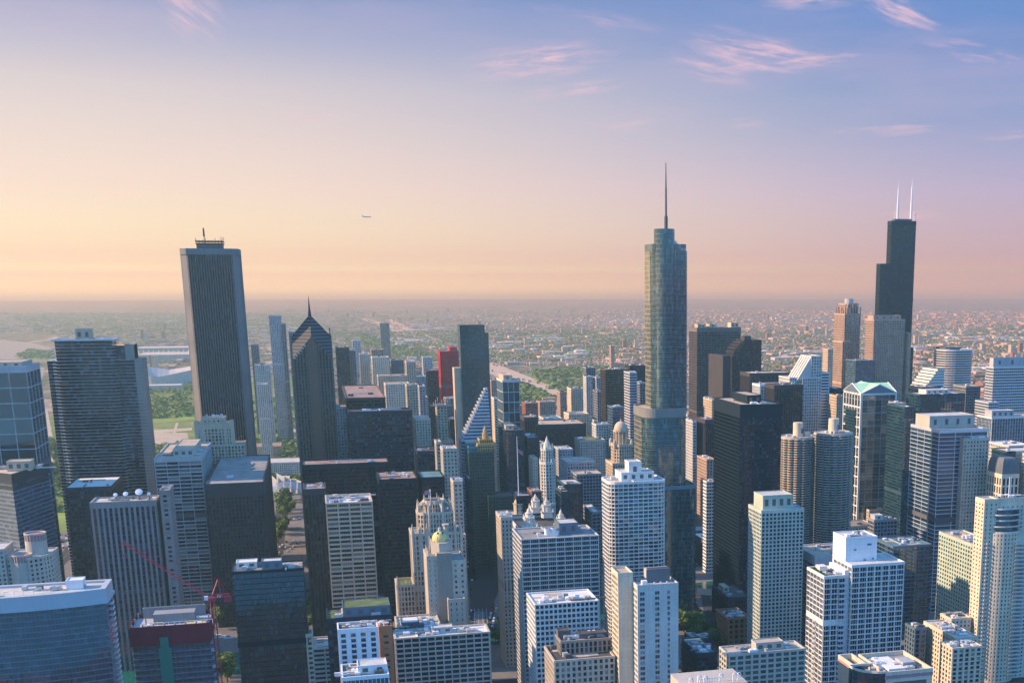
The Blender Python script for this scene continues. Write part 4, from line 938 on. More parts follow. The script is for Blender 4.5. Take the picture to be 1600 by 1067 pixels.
# ================================================================== nearer towers with shapes of their own
wall('bandmetal', (0.40, 0.43, 0.47), 0.5, 0.08, 0.4)
def crown_glass():
    """bottom corner: blue glass tower with a white bowed crown"""
    d = 760; X = lambda px, py: AD(px, py, d)[0]; z = AD(100, 926, d)[1]; zc = AD(100, 947, d)[1]
    xr = X(160, 925); xl = X(-170, 925); n = 14; y1 = d + 30
    rt = root('glass_tower', 'blue glass tower with a broad white bowed roof crown and white roof', 'apartment tower', (xl + xr) / 2, d + 15)
    fp = []
    for i in range(n + 1):
        t = i / n; fp.append((xl + (xr - xl) * t, d + 9 * (2 * t - 1) ** 2 * (1 if t > .5 else .6) - 3))
    fp += [(xr, y1), (xl, y1)]
    MB().prism(fp, 0, zc, 1.8, 3.3, False).build('glazing', 'g_curt', rt)
    m_ = MB()
    for i in range(1, int(zc / 3.3)): m_.ring(offset(fp, .25), offset(fp, -.2), i * 3.3, i * 3.3 + .4)
    m_.build('floor_rib', 'steelblue', rt)
    MB().ring(offset(fp, .9), offset(fp, -2.2), zc, z).ring(offset(fp, 1.6), offset(fp, .2), zc - .8, zc + .8).build('crown_band', 'bandmetal', rt)
    lowroof(rt, offset(fp, -2), z - 1.2, 'r_pale')
    MB().box(xr - 66, xr - 56, d + 1, d + 8, z - 1.2, z + .8).build('skylight', 'steelblue', rt)
    penthouse(rt, xr - 21, xr - 12, d + 13, d + 22, z - 1.2, z + 4, 'whitemetal', 'r_white', louvre=False)
    b = MB()
    for i in range(1, int(zc / 3.3)):
        b.box(xr + .1, xr + 2.6, d + 14, d + 20, i * 3.3, i * 3.3 + .3).box(xr + 2.5, xr + 2.6, d + 14, d + 20, i * 3.3 + .3, i * 3.3 + 1.3)
    b.build('balcony', 'whitemetal', rt)
    for i in range(6): MB().bar((xr - 52 + i * 5, d + 5, z - 1.2), (xr - 52 + i * 5, d + 5, z + 1.5), .12).bar((xr - 52 + i * 5, d + 5, z + 1.4), (xr - 49.5 + i * 5, d + 5, z + 1.4), .12).build('davit_arm', 'alu', rt)
    rooftop(rt, xr - 50, xr - 6, d + 6, y1 - 4, z - 1.2, 8, 3)
crown_glass()
def construction():
    d = 800; X = lambda px, py: AD(px, py, d)[0]; Z = lambda py, px=265: AD(px, py, d)[1]
    xl, xr = X(203, 980), X(326, 975); z = Z(976); zb = Z(1006); y1 = d + 32
    rt = root('unfinished_tower', 'tower under construction wrapped in dark red netting at its top floors', 'building site', (xl + xr) / 2, d + 16)
    fp = rect(xl, xr, d, y1)
    MB().prism(offset(fp, -.3), 0, zb, 3, 3.6, False).build('glazing', 'g_curt', rt)
    m_ = MB()
    for i in range(1, int(zb / 3.6)): m_.ring(offset(fp, .3), offset(fp, -.4), i * 3.6, i * 3.6 + .6)
    m_.build('floor_slab', 'steelblue', rt)
    MB().ring(offset(fp, .6), offset(fp, .3), zb, z).build('safety_netting', 'netred', rt)
    s = MB()
    for i in range(4): s.poly([(*p, zb + i * 3.3) for p in offset(fp, -.2)])
    s.build('open_slab', 'lgrey', rt)
    c = MB()
    for i in range(8):
        for y in (d + .8, d + 16, y1 - .8): xx = xl + 1 + (xr - xl - 2) * i / 7; c.box(xx - .4, xx + .4, y - .4, y + .4, zb, z + 1.2)
    c.build('column', 'lgrey', rt)
    MB().box(xl + 12, xr - 9, d + 13, d + 24, z - 4, z + 4).ring(rect(xl + 4, xr - 4, y1 - 2, y1), rect(xl + 5, xr - 5, y1 - 1.5, y1 - .5), z - 3, z + 4.5).build('core_wall', 'grey', rt)
    f = MB()
    for i in range(14): xx = xl + 6 + i * 3.2; f.bar((xx, d + 2, z - 2), (xx, d + 2, z + 1.6), .1)
    f.bar((xl + 6, d + 2, z + 1.4), (xl + 6 + 42, d + 2, z + 1.4), .1); f.build('guard_rail', 'whitemetal', rt)
    rd = random.Random(4)
    for i in range(12):
        xx, yy = rd.uniform(xl + 3, xr - 6), rd.uniform(d + 2, d + 12); MB().box(xx, xx + rd.uniform(1.5, 5), yy, yy + rd.uniform(1, 3), z - 3, z - 2.6 + rd.uniform(.4, 2)).build('formwork_stack', rd.choice(['formwork', 'formwork', 'lgrey', 'white']), rt)
    MB().box(xr - 15, xr - 1.5, d + 2, d + 15, z - 3, z - 1.6).build('formwork_deck', 'formwork', rt)
    xh = XP(262, d - 1, zb - 20); h = MB().box(xh - 3.6, xh + 3.6, d - 1.4, d - .35, 0, zb - 2); h.box(xh - 2.4, xh + 2.4, d - 1.6, d + .2, zb - 2, zb + 5); h.build('hoist_track', 'hoistgreen', rt)
    l = MB()
    for i in range(int(zb / 3.6)): l.box(xr - .6, xr + 1.3, d + 4 + (i % 3) * 6, d + 6.5 + (i % 3) * 6, i * 3.6 + .8, i * 3.6 + 2.6)
    l.build('loading_bay', 'offwhite', rt)
construction()
def crane():
    d = 806; X = lambda px, py: AD(px, py, d)[0]; Z = lambda py, px=328: AD(px, py, d)[1]
    xm = X(333, 960); zt = Z(940); y = d + 5; s = 1.25
    rt = root('tower_crane', 'crimson luffing tower crane beside the netted unfinished tower', 'crane', xm, y)
    m_ = MB()
    for sx_ in (-s, s):
        for sy_ in (-s, s): m_.bar((xm + sx_, y + sy_, 0), (xm + sx_, y + sy_, zt), .16)
    n = int(zt / 2.6)
    for i in range(n):
        a, b = zt * i / n, zt * (i + 1) / n; f = 1 if i % 2 else -1
        m_.bar((xm - s * f, y - s, a), (xm + s * f, y - s, b), .12).bar((xm - s, y - s * f, a), (xm - s, y + s * f, b), .12).bar((xm + s, y - s * f, a), (xm + s, y + s * f, b), .12).bar((xm - s, y - s, b), (xm + s, y - s, b), .1)
    m_.build('mast', 'cranered', rt)
    MB().box(xm - 2.2, xm + 2.2, y - 2.2, y + 2.2, zt, zt + 1.4).cyl(xm, y, 1.9, zt - .8, zt, 14).build('slewing_ring', 'cranered', rt)
    MB().box(xm - 4.6, xm - 2.4, y - 2.6, y - .6, zt + .6, zt + 3).build('cab', 'whitemetal', rt)
    g = MB()
    for yy in (y - 1.2, y + 1.2): g.bar((xm + 1, yy, zt + 1.2), (xm + 10.5, yy, zt + 1.6), .3); g.bar((xm + 1, yy, zt + 3.2), (xm + 10.5, yy, zt + 3.4), .15)
    for i in range(5): g.bar((xm + 1 + i * 2, y - 1.2, zt + 1.2), (xm + 3 + i * 2, y - 1.2, zt + 3.3), .13)
    g.build('counter_jib', 'cranered', rt)
    MB().box(xm + 7, xm + 11, y - 1.8, y + 1.8, zt - 1.6, zt + 1.2).build('counterweight', 'cranered', rt); MB().box(xm + 3, xm + 6, y - 1, y + 1, zt + 1.6, zt + 3).build('winch_drum', 'whitemetal', rt)
    ap = (xm + 4.2, y, zt + 13)
    a = MB()
    for yy in (y - 1.1, y + 1.1): a.bar((xm - .8, yy, zt + 1), ap, .25); a.bar((xm + 5.6, yy, zt + 1.4), ap, .2)
    a.build('a_frame', 'cranered', rt)
    tip = Vector((XP(191, y + 2, ZP(849, X(191, 849), y)), y + 2, ZP(849, X(191, 849), y))); p0 = Vector((xm - 2, y, zt + 1)); dv = tip - p0; j = MB(); L = dv.length; nn = int(L / 2.4); up = Vector((0, 0, 1)); e = dv.normalized(); sd = Vector((0, 1, 0)); nrm = sd.cross(e) * (-1 if sd.cross(e).z < 0 else 1)
    P = lambda t, k_: p0 + dv * t + (sd * (-.8), sd * .8, nrm * 1.5)[k_]
    for k_ in range(3): j.bar(P(0, k_), P(1, k_), .13)
    for i in range(nn):
        t0, t1 = i / nn, (i + 1) / nn
        j.bar(P(t0, 0), P(t1, 2), .06).bar(P(t0, 2), P(t1, 1), .06).bar(P(t0, 0), P(t1, 1), .06)
    j.build('jib', 'cranered', rt)
    MB().bar(ap, p0 + dv * .93 + nrm * 1.6, .1).bar(ap, (xm + 10, y, zt + 2), .12).build('pendant_cable', 'dredsteel', rt)
    MB().bar(tip, tip - Vector((0, 0, 7)), .05).box(tip.x - .4, tip.x + .4, tip.y - .4, tip.y + .4, tip.z - 8, tip.z - 7).build('hook_block', 'cranered', rt)
crane()
# ---- white slab pair with blank end wall and window columns
def slab_pair():
    d = 705; X = lambda px, py, y=None: AD(px, py, y or d)[0]; Z = lambda py, px=1020: AD(px, py, d)[1]
    rt = root('apartment_tower', 'white slab tower with a blank beige side wall and three window columns', 'apartment tower', X(1010, 930), d + 20)
    z = Z(915, 997); xa, xb = XP(996, d, z), XP(1060, d, z); y1 = solve(lambda y: PJ(xa, y, z)[0], 985, d + 2, d + 90); ym = d + (y1 - d)
    zr = z - .9
    MB().prism(rect(xa, xb, d, y1), 0, z, top=False).ring(offset(rect(xa, xb, d, y1), .1), offset(rect(xa, xb, d, y1), -.5), z - 1.2, z + .4).build('wall', 'offwhite', rt)
    lowroof(rt, offset(rect(xa, xb, d, y1), -.4), zr, 'r_pale')
    # second slab, farther east and set back
    d2 = d + (y1 - d) * .62; z2 = AD(966, 896, d2)[1]; xc, xd = XP(965.5, d2, z2), xa - .05; y2 = solve(lambda y: PJ(xc, y, z2)[0], 955, d2 + 2, d2 + 90)
    MB().prism(rect(xc, xd, d2, y2), 0, z2, top=False).ring(offset(rect(xc, xd, d2, y2), .1), offset(rect(xc, xd, d2, y2), -.5), z2 - 1.2, z2 + .4).build('end_wall', 'cream', rt)
    lowroof(rt, offset(rect(xc, xd, d2, y2), -.4), z2 - .8, 'r_tan')
    # windows: each a frame-set pane; north-face columns one object each
    fh = 3.35; w = xb - xa; gm = MB()
    nf = int((z - 9) / fh); cnt = 0
    for i in range(nf):
        zz = z - 6.0 - i * fh
        for (u, ww) in ((.075, 2.9 if i < 20 else 0), (.44, 2.7), (.72, 1.5)):
            if ww == 0: continue
            c = xa + u * w + 1; m_ = MB(); m_.uv = []
            m_.poly([(c - ww / 2, d - .03, zz), (c + ww / 2, d - .03, zz), (c + ww / 2, d - .03, zz + 2.0), (c - ww / 2, d - .03, zz + 2.0)], [(i * 3 + u * 40, i), (i * 3 + 1 + u * 40, i), (i * 3 + 1 + u * 40, i + .99), (i * 3 + u * 40, i + .99)])
            if cnt < 100:
                wo = m_.build('window', 'g_room', rt); cnt += 1
                MB().box(c - ww / 2 - .1, c + ww / 2 + .1, d - .22, d, zz - .2, zz - .02).box(c - .05, c + .05, d - .1, d - .02, zz, zz + 2).build('window_frame', 'offwhite', wo)
    for (ya, yb, xx, zz0, nb) in ((d + 1, y1 - 1, xa, z, 7), (d2 + 1, y2 - 1, xc, z2, 6)):
        for i in range(int(zz0 / fh) - 1):
            zz = zz0 - 5 - i * fh
            for k_ in range(nb):
                yc = ya + (yb - ya) * (k_ + .5) / nb; h = (yb - ya) / nb * .30
                gm.poly([(xx - .04, yc + h, zz), (xx - .04, yc - h, zz), (xx - .04, yc - h, zz + 2), (xx - .04, yc + h, zz + 2)], [(k_ + .01, i + .01), (k_ + .9, i + .01), (k_ + .9, i + .9), (k_ + .01, i + .9)])
    tag(gm.build('side_glazing', 'g_room', rt), kind='stuff')
    # screened cooling plant on the roof
    pz = zr + 8.5; p0, p1, q0, q1 = xa + 8, xb - 3, d + 9, y1 - 3
    MB().prism(rect(p0 + .02, p1, q0, q0 + 1), zr, pz).build('shaded_plant_wall', 'slate', rt); MB().prism(rect(p0, p0 + 1, q0 + 1.05, q1), zr, pz).prism(rect(p0, p1, q1 + .05, q1 + 1), zr, pz).build('plant_wall', 'beige', rt)  # north wall's slate colour paints its shade; the other walls stay beige
    g = MB()
    for i in range(12): yy = q0 + 1 + (q1 - q0 - 2) * i / 11; g.bar((p1, yy, zr), (p1, yy, pz), .18).bar((p0 + 1, yy, pz), (p1, yy, pz), .14)
    for hh in (3, 6, 8.3): g.bar((p1, q0, zr + hh), (p1, q1, zr + hh), .16)
    g.build('plant_frame', 'dgrey', rt); MB().box(p0 + 1.1, p1 - .2, q0 + 1.1, q1 - .1, zr, zr + 2).build('plant_deck', 'dgrey', rt)
    rooftop(rt, p0 + 2, p1 - 2, q0 + 2, q1 - 2, zr + 2, 12, 77); rooftop(rt, xa + 2, p0 - 1, d + 2, d + 20, zr, 3, 78)
    for i in range(3): MB().cyl(xb - 14 + i * 4, d + 4, .7, zr, zr + 1.6, 8).build('vent_hood', 'alu', rt)
slab_pair()
# ---- white gridded apartment tower with a big blank rooftop block
def white_grid():
    d = 800; X = lambda px, py: AD(px, py, d)[0]; Z = lambda py, px=1300: AD(px, py, d)[1]
    z = Z(891, 1291); xa = XP(1288.5, d, z); xm = XP(1321, d, z); xb = XP(1410, d, z)
    y1 = solve(lambda y: PJ(xa, y, z)[0], 1262.5, d + 3, d + 120)
    rt = root('apartment_tower', 'bright white gridded apartment tower with a tall blank rooftop block', 'apartment tower', (xa + xb) / 2, (d + y1) / 2)
    st = St('white', 'g_dark', 6.2, 3.9, .10, .18, .5, .35, 2.2, sub=(3, .16, .12))
    zr = body(rt, rect(xa, xm - .1, d + .0, y1), 0, z - 4, st, 'r_pale')
    x2 = xm + 4; MB().box(xm - .05, xm + 3.95, d + 1.2, y1 - 2, 0, z - 1).build('recess_wall', 'whitemetal', rt)
    zt = Z(881, 1330); body(rt, rect(x2, xb, d - 2.5, y1 - 2), 0, zt, St('white', 'g_dark', 6.2, 3.9, .12, .2, .5, .35, 2.2, sub=(3, .16, .12)), 'r_pale')
    bl = MB()
    for i in range(1, 26): bl.box(xm - 4.6, xm + 1.5, d - 1.4, d - .45, zt - 6 - i * 3.9, zt - 5.7 - i * 3.9).box(xm - 4.6, xm + 1.5, d - 1.4, d - 1.3, zt - 5.7 - i * 3.9, zt - 4.7 - i * 3.9)
    for i in range(9, 30):
        yc = d + (y1 - d) * .45; bl.box(xa - 1.5, xa - .6, yc - 2.4, yc + 2.4, z - 6 - i * 3.9, z - 5.7 - i * 3.9).box(xa - 1.5, xa - 1.4, yc - 2.4, yc + 2.4, z - 5.7 - i * 3.9, z - 4.7 - i * 3.9)
    bl.build('balcony', 'alu', rt)
    # rooftop block
    yb0 = d + 12; zt0 = zr; zk = AD(1335, 840, yb0)[1]; bx0 = XP(1322, yb0, zk); bx1 = XP(1371, yb0, zk); yb1 = solve(lambda y: PJ(bx0, y, zk)[0], 1302, yb0 + 3, yb0 + 60)
    b = MB().prism(rect(bx0, bx1, yb0, yb1), zt0, zk, top=False); b.ring(offset(rect(bx0, bx1, yb0, yb1), .12), offset(rect(bx0, bx1, yb0, yb1), -.5), zk - .6, zk + .5)
    for hh in (.33, .66): b.ring(offset(rect(bx0, bx1, yb0, yb1), .08), rect(bx0, bx1, yb0, yb1), zt0 + (zk - zt0) * hh, zt0 + (zk - zt0) * hh + .25)
    b.build('rooftop_block', 'whitemetal', rt); lowroof(rt, offset(rect(bx0, bx1, yb0, yb1), -.4), zk - .3, 'r_pale')
    for (u, hz, ww) in ((.30, .62, 2.0), (.62, .30, 2.0), (.88, .32, 1.8), (.75, .75, 3.4), (.2, .2, 1.4)): MB().box(bx0 + u * (bx1 - bx0) - ww / 2, bx0 + u * (bx1 - bx0) + ww / 2, yb0 - .06, yb0 + .1, zt0 + (zk - zt0) * hz, zt0 + (zk - zt0) * hz + 1.5).build('louvre', 'steelblue', rt)
    rooftop(rt, bx0, bx1, yb0, yb1, zk, 5, 31)
    for i in range(7):
        yy = d + 3 + i * 4.2; MB().box(xa + 1.2, xa + 3.2, yy, yy + 2.4, zr, zr + .9 + (i % 3) * .5).build('planter', 'leaf', rt)
    MB().box(xa + 4, xm - 6, y1 - 13, y1 - 5, zr, zr + 3.6).build('penthouse', 'white', rt); rooftop(rt, xa + 4, xm - 2, d + 4, y1 - 16, zr, 4, 32)
white_grid()
# ---- postmodern block with a teal curved corner
def teal_corner():
    d = 690; X = lambda px, py: AD(px, py, d)[0]; Z = lambda py, px=1400: AD(px, py, d)[1]
    z = Z(1056, 1370); xa = XP(1366, d, z); xb = XP(1457, d, z); xl = XP(1331, d + 22, z); yb = d + 44
    rt = root('hotel_building', 'cream building with a teal curved glass corner and pink band', 'building', (xa + xb) / 2, d + 20)
    fm = rect(xa + 8, xb, d, yb - 2)
    MB().prism(fm, 0, z, top=False).ring(offset(fm, .2), offset(fm, -.8), z - 1, z + 2.2).build('wall', 'cream', rt)
    MB().ring(offset(fm, .34), offset(fm, .1), z - 2.4, z - .2).build('coloured_band', 'pinkband', rt)
    cx, cy, r = xa + 8, d + 17, 17
    arc = [(cx - r * math.sin(R(a)), cy - r * math.cos(R(a))) for a in range(0, 100, 9)]
    a_ = [arc[i] for i in range(len(arc) - 1, -1, -1)] + [(cx - .1, d + .1), (cx - .1, cy + 2)]
    MB().prism(a_, 0, z + 1.6, 2.2, 3.4, False).build('curved_glazing', 'g_teal', rt)
    MB().ring(offset(a_, .2), offset(a_, -.5), z + 1.4, z + 2.8).build('curved_parapet', 'offwhite', rt)
    fe = rect(xl, cx - 4, cy + 4, yb)
    MB().prism(fe, 0, z, top=False).ring(offset(fe, .2), offset(fe, -.8), z - 1, z + 2.4).build('wall', 'cream', rt); MB().ring(offset(fe, .34), offset(fe, .1), z - 2.4, z - .2).build('coloured_band', 'pinkband', rt)
    lowroof(rt, offset(rect(xa + 1, xb - .3, d + .3, yb - 2.3), -.3), z - .6, 'r_grey')
    MB().box(xa + 14, xa + 26, d + 8, yb - 9, z - .6, z + 1.2).build('roof_deck', 'white', rt); MB().box(xb - 14, xb - 5, d + 14, d + 26, z - .6, z + 2.8).build('plant_room', 'lgrey', rt); MB().box(xa + 4, xa + 13, d + 14, d + 34, z - .6, z + .8).build('roof_deck', 'lgrey', rt)
    rooftop(rt, xa + 6, xb - 3, d + 3, yb - 5, z - .5, 12, 8)
    MB().box(xa + 14, xb - 4, d - .08, d + .1, z - 12, z - 5).build('louvre_grille', 'dgrey', rt)
    MB().bar((xa + 2, d + 10, z), (xa + 2, d + 10, z + 5), .25).build('mast', 'dgrey', rt)
teal_corner()
# ---- tan tower with rounded balcony bays, glass drum top and twin masts
def balcony_tower():
    d = 850; X = lambda px, py: AD(px, py, d)[0]; Z = lambda py, px=1560: AD(px, py, d)[1]
    rt = root('apartment_tower', 'cream apartment tower with rounded balcony bay, glass drum top and twin masts', 'apartment tower', X(1575, 820), d + 16)
    z = Z(781, 1540); xa = XP(1540, d + 2, z); y1 = solve(lambda y: PJ(xa, y, z)[0], 1525, d + 5, d + 90); xb = XP(1620, d, z)
    fe = rect(xa, xa + 12, d + 3, y1)
    body(rt, fe, 0, z, St('cream', 'g_room', 4.2, 3.25, .66, .55, .25, .2, 4), 'r_tan')
    fc = rect(xa + 12.1, xb + 14, d + 6, y1 - 2); body(rt, fc, 0, Z(782, 1580) + 1.5, St('cream', 'g_room', 4.2, 3.25, .66, .55, .25, .2, 7), 'r_tan')
    # rounded bay
    cx = XP(1574, d, Z(850)); r = XP(1600, d, Z(850)) - cx; zb = Z(833)
    bay = [(cx + r * math.cos(R(a)), d + 7 + r * .62 * math.sin(R(a))) for a in range(180, 361, 12)]; bay += [(cx + r, d + 12), (cx - r, d + 12)]
    body(rt, bay, 0, zb, St('cream', 'g_room', 3.4, 3.25, .55, .5, .25, .2, 1.0), 'r_pale')
    bd = [(cx + r * .86 * math.cos(R(a)), d + 8 + r * .55 * math.sin(R(a))) for a in range(180, 361, 12)] + [(cx + r * .86, d + 12), (cx - r * .86, d + 12)]
    zt = Z(797); MB().prism(bd, zb - .5, zt, 2.2, 3.1, False).build('drum_glazing', 'g_teal', rt)
    q = MB()
    for i in range(5):
        zz = zb + (zt - zb) * i / 4; o = (1.8, 2.4, .9, 2.2, 1.4)[i]; q.prism(offset(bd, o), zz, zz + .5, 3, 3, True, bottom=True).ring(offset(bd, o), offset(bd, o - .1), zz + .5, zz + 1.2)
    q.build('balcony_slab', 'offwhite', rt)
    bl = MB()
    for i in range(2, int(zb / 3.25) - 1):
        zz = i * 3.25
        for sx_, u in ((-1, cx - r), ):
            bl.box(u - 2.4, u + 1.0, d + 1.2, d + 5.8, zz, zz + .3).box(u - 2.4, u + 1.0, d + 1.2, d + 1.3, zz + .3, zz + 1.3).box(u - 2.4, u - 2.3, d + 1.2, d + 5.8, zz + .3, zz + 1.3)
        bl.box(cx + r * .35, cx + r * 1.25, d - 1.2 + r * -.2, d + 4, zz, zz + .3).box(cx + r * .35, cx + r * 1.25, d - 1.2 + r * -.2, d - 1.1 + r * -.2, zz + .3, zz + 1.3)
    bl.build('balcony', 'offwhite', rt)
    for px in (1571.5, 1574.5): xx = XP(px, d + 10, Z(800)); MB().bar((xx, d + 7.2, zt), (xx, d + 7.2, Z(748)), .32, .18).build('mast', 'whitemetal', rt)
    rooftop(rt, xa + 14, xb, d + 8, y1 - 4, Z(782, 1580) + .5, 8, 55)
    for i in range(6): MB().box(xa + 15 + i * 4, xa + 16.5 + i * 4, d + 8, d + 9.4, Z(782, 1580), Z(782, 1580) + 2.4).build('roof_fan', 'dgrey', rt)
balcony_tower()
# ---- three-sided glass hotel tower at the far east side
def prow_tower():
    d = 1120; X = lambda px, py: AD(px, py, d)[0]; Z = lambda py, px=18: AD(px, py, d)[1]
    z = Z(741, 17); a = (X(17, 741), d); y2 = d + 62; b = (XP(79, y2, z) - 2, y2); c = (XP(-70, y2 - 6, z), y2 - 6)
    rt = root('hotel_tower', 'dark glass triangular tower with pale curved floor stripes and flat tan roof', 'hotel', a[0], d + 30)
    fp = [a, b, c]
    body(rt, fp, 0, z, St('steelblue', 'g_blue', 3, 3.5, 0, .24, .1, .25, 1), 'r_tan')
    MB().ring(offset(fp, .5), offset(fp, -1), z - 13, z - 10).ring(offset(fp, .5), offset(fp, -1), z - 8, z).build('crown_band', 'steeldark', rt)
    penthouse(rt, a[0] - 8, a[0] + 10, d + 26, d + 42, z - 1, z + 7, 'tan', 'r_tan'); rooftop(rt, a[0] - 25, a[0] + 22, d + 34, d + 54, z - 1, 10, 12)
prow_tower()
# ---- apartment tower with two round turrets
def turret_block():
    d = 955; X = lambda px, py: AD(px, py, d)[0]; Z = lambda py, px=40: AD(px, py, d)[1]
    rt = root('apartment_tower', 'pale apartment tower with two round rose-striped rooftop turrets', 'apartment tower', X(40, 880), d + 15)
    st = St('beige', 'g_room', 3.4, 3.2, .5, .45, .3, .25, 2)
    z1 = Z(885, 30); zb = Z(862, 45); xr = X(77, 880)
    body(rt, rect(X(-40, 885), X(8, 885), d + 2, d + 30), 0, Z(858, 5), st, 'r_pale')
    f = [(X(8, 880) + .1, d + 4), (X(46, 880), d - 2), (X(66, 880), d + 4), (xr, d + 12), (xr, d + 34), (X(8, 880) + .1, d + 34)]
    body(rt, f, 0, Z(870, 55), st, 'r_pale')
    for px, py0, py1, w in ((49.5, 866, 843, 17.5), (34, 884, 871, 16.5)):
        xx = X(px, py0); r = X(px + w, py0) - xx; yy = d + (18 if px > 40 else 4); zb_, zt = Z(py0, px) - 8, Z(py1, px) + 2
        MB().cyl(xx, yy, r, zb_ - 30 if px < 40 else zb_, zt - 5.5, 24).build('turret', 'beige', rt, False)
        s = MB()
        for i in range(20):
            an = i * math.pi / 10; s.bar((xx + r * .97 * math.cos(an), yy + r * .97 * math.sin(an), zt - 5.5), (xx + r * .97 * math.cos(an), yy + r * .97 * math.sin(an), zt), .2)
        s.ring(circ(xx, yy, r * 1.03, 24), circ(xx, yy, r * .9, 24), zt - .9, zt); s.build('turret_rib', 'beige', rt)
        MB().cyl(xx, yy, r * .93, zt - 5.5, zt - 1.2, 24, top=True).build('turret_panel', 'pinkband', rt)
turret_block()
# ---- aqua-like rippled tower: wavy slab edges
def wavy_tower():
    d = 1385; X = lambda px, py: AD(px, py, d)[0]; Z = lambda py, px=130: AD(px, py, d)[1]
    z = Z(528, 82); xa, xb = XP(80, d, z), XP(176.5, d, z); z2 = AD(230, 562, d + 6)[1]; xc = XP(221, d + 8, z2); zm = AD(190, 540, d + 6)[1]; xm = XP(208, d + 6, zm)
    rt = root('apartment_tower', 'tall dark glass tower with thin rippling pale balcony slabs', 'skyscraper', (xa + xc) / 2, d + 16)
    x0w = XP(73, d + 8, z2)
    def wav(x0, x1, y0, i, amp, n=22):
        f = [(x0 + (x1 - x0) * k_ / n, y0 + amp * (math.sin(k_ * .55 + i * .13) + .6 * math.sin(k_ * 1.1 - i * .07))) for k_ in range(n + 1)]
        return f
    MB().prism(rect(xa + 2, xb - 2, d + 3, d + 34), 0, z - 3, 3, 3.3, False).build('glazing', 'g_dark', rt)
    MB().prism(rect(xb - 2, xc, d + 9, d + 40), 0, z2, 3, 3.3).prism(rect(x0w, xa + 2, d + 9, d + 34), 0, z2, 3, 3.3).prism(rect(xb - 2, xm, d + 12, d + 38), z2, zm, 3, 3.3).build('wing_glazing', 'g_dark', rt)
    n = int(z / 3.3); s = MB()
    for i in range(1, n):
        zz = i * 3.3; f = wav(xa, xb, d + 1.2, i, 1.1) + [(xb, d + 34), (xa, d + 34)]; s.prism(f, zz, zz + .34, 3, 3, True, bottom=True)
        if zz < z2: f2 = wav(xb - 2, xc + .6, d + 8, i, .8, 10) + [(xc + .6, d + 40), (xb - 2, d + 40)]; s.prism(f2, zz, zz + .32, 3, 3, True, bottom=True); s.box(x0w - .5, xa + 1, d + 8.2, d + 34, zz, zz + .32)
    s.build('balcony_slab', 'lgrey', rt)
    e = MB()
    for i in range(1, n - 3):
        zz = i * 3.3; e.box(xa - 1.6, xa + 1.2, d + .4, d + 3.4, zz, zz + .35).box(xa - 1.6, xa - 1.5, d + .4, d + 3.4, zz + .35, zz + 1.4).box(xa - 1.6, xa + 1.2, d + .4, d + .5, zz + .35, zz + 1.4)
    e.build('balcony', 'offwhite', rt)
    MB().prism(rect(xc - 7, xc + 1, d + 8.4, d + 41), 0, z2 + 1).build('west_wall', 'limedark', rt); MB().box(xm - 9, xm, d + 11.6, d + 36, z2, zm + 1).build('west_block', 'limedark', rt)
    MB().ring(rect(xa - .8, xb + .8, d - .6, d + 34.6), rect(xa + 1, xb - 1, d + 1, d + 33), z - 3, z - 1.4).build('parapet', 'alu', rt); lowroof(rt, rect(xa, xb, d, d + 34), z - 3, 'r_tan')
    w = xb - xa; penthouse(rt, xa + .37 * w, xa + .62 * w, d + 8, d + 24, z - 3, z + 8, 'tan', 'r_tan')
    rooftop(rt, xa + 2, xb - 2, d + 2, d + 9, z - 3, 12, 41)
wavy_tower()
# ---- stepped postmodern tan tower in front of the granite slab
def stepped_tan():
    d = 1395; X = lambda px, py: AD(px, py, d)[0]; Z = lambda py, px=335: AD(px, py, d)[1]
    rt = root('apartment_tower', 'stepped cream postmodern tower with a squared crown below the striped granite tower', 'apartment tower', X(335, 700), d + 16)
    st = St('tan', 'g_room', 3.4, 3.5, .42, .3, .45, .3, 2)
    f0 = rect(X(293, 700), X(381, 692), d, d + 34); body(rt, f0, 0, Z(695), st, 'r_tan')
    f1 = rect(X(306, 670), X(362, 665), d + 4, d + 28); body(rt, f1, Z(695) - 1, Z(662), st, 'r_tan', cap=6)
    f2 = rect(X(315, 657), X(351, 655), d + 7, d + 24); body(rt, f2, Z(662) - 1, Z(653), St('tan', 'g_room', 5, 4, .6, .5, .3, .2, 3), 'r_tan')
    m_ = MB()
    for px in (306, 316, 351, 362): xx = X(px, 665); m_.box(xx - 2, xx + 2, d + 3.4, d + 7, 0, Z(657))
    m_.build('corner_pier', 'tan', rt)
    rooftop(rt, f2[0][0], f2[1][0], d + 8, d + 22, Z(653), 4, 9)
stepped_tan()
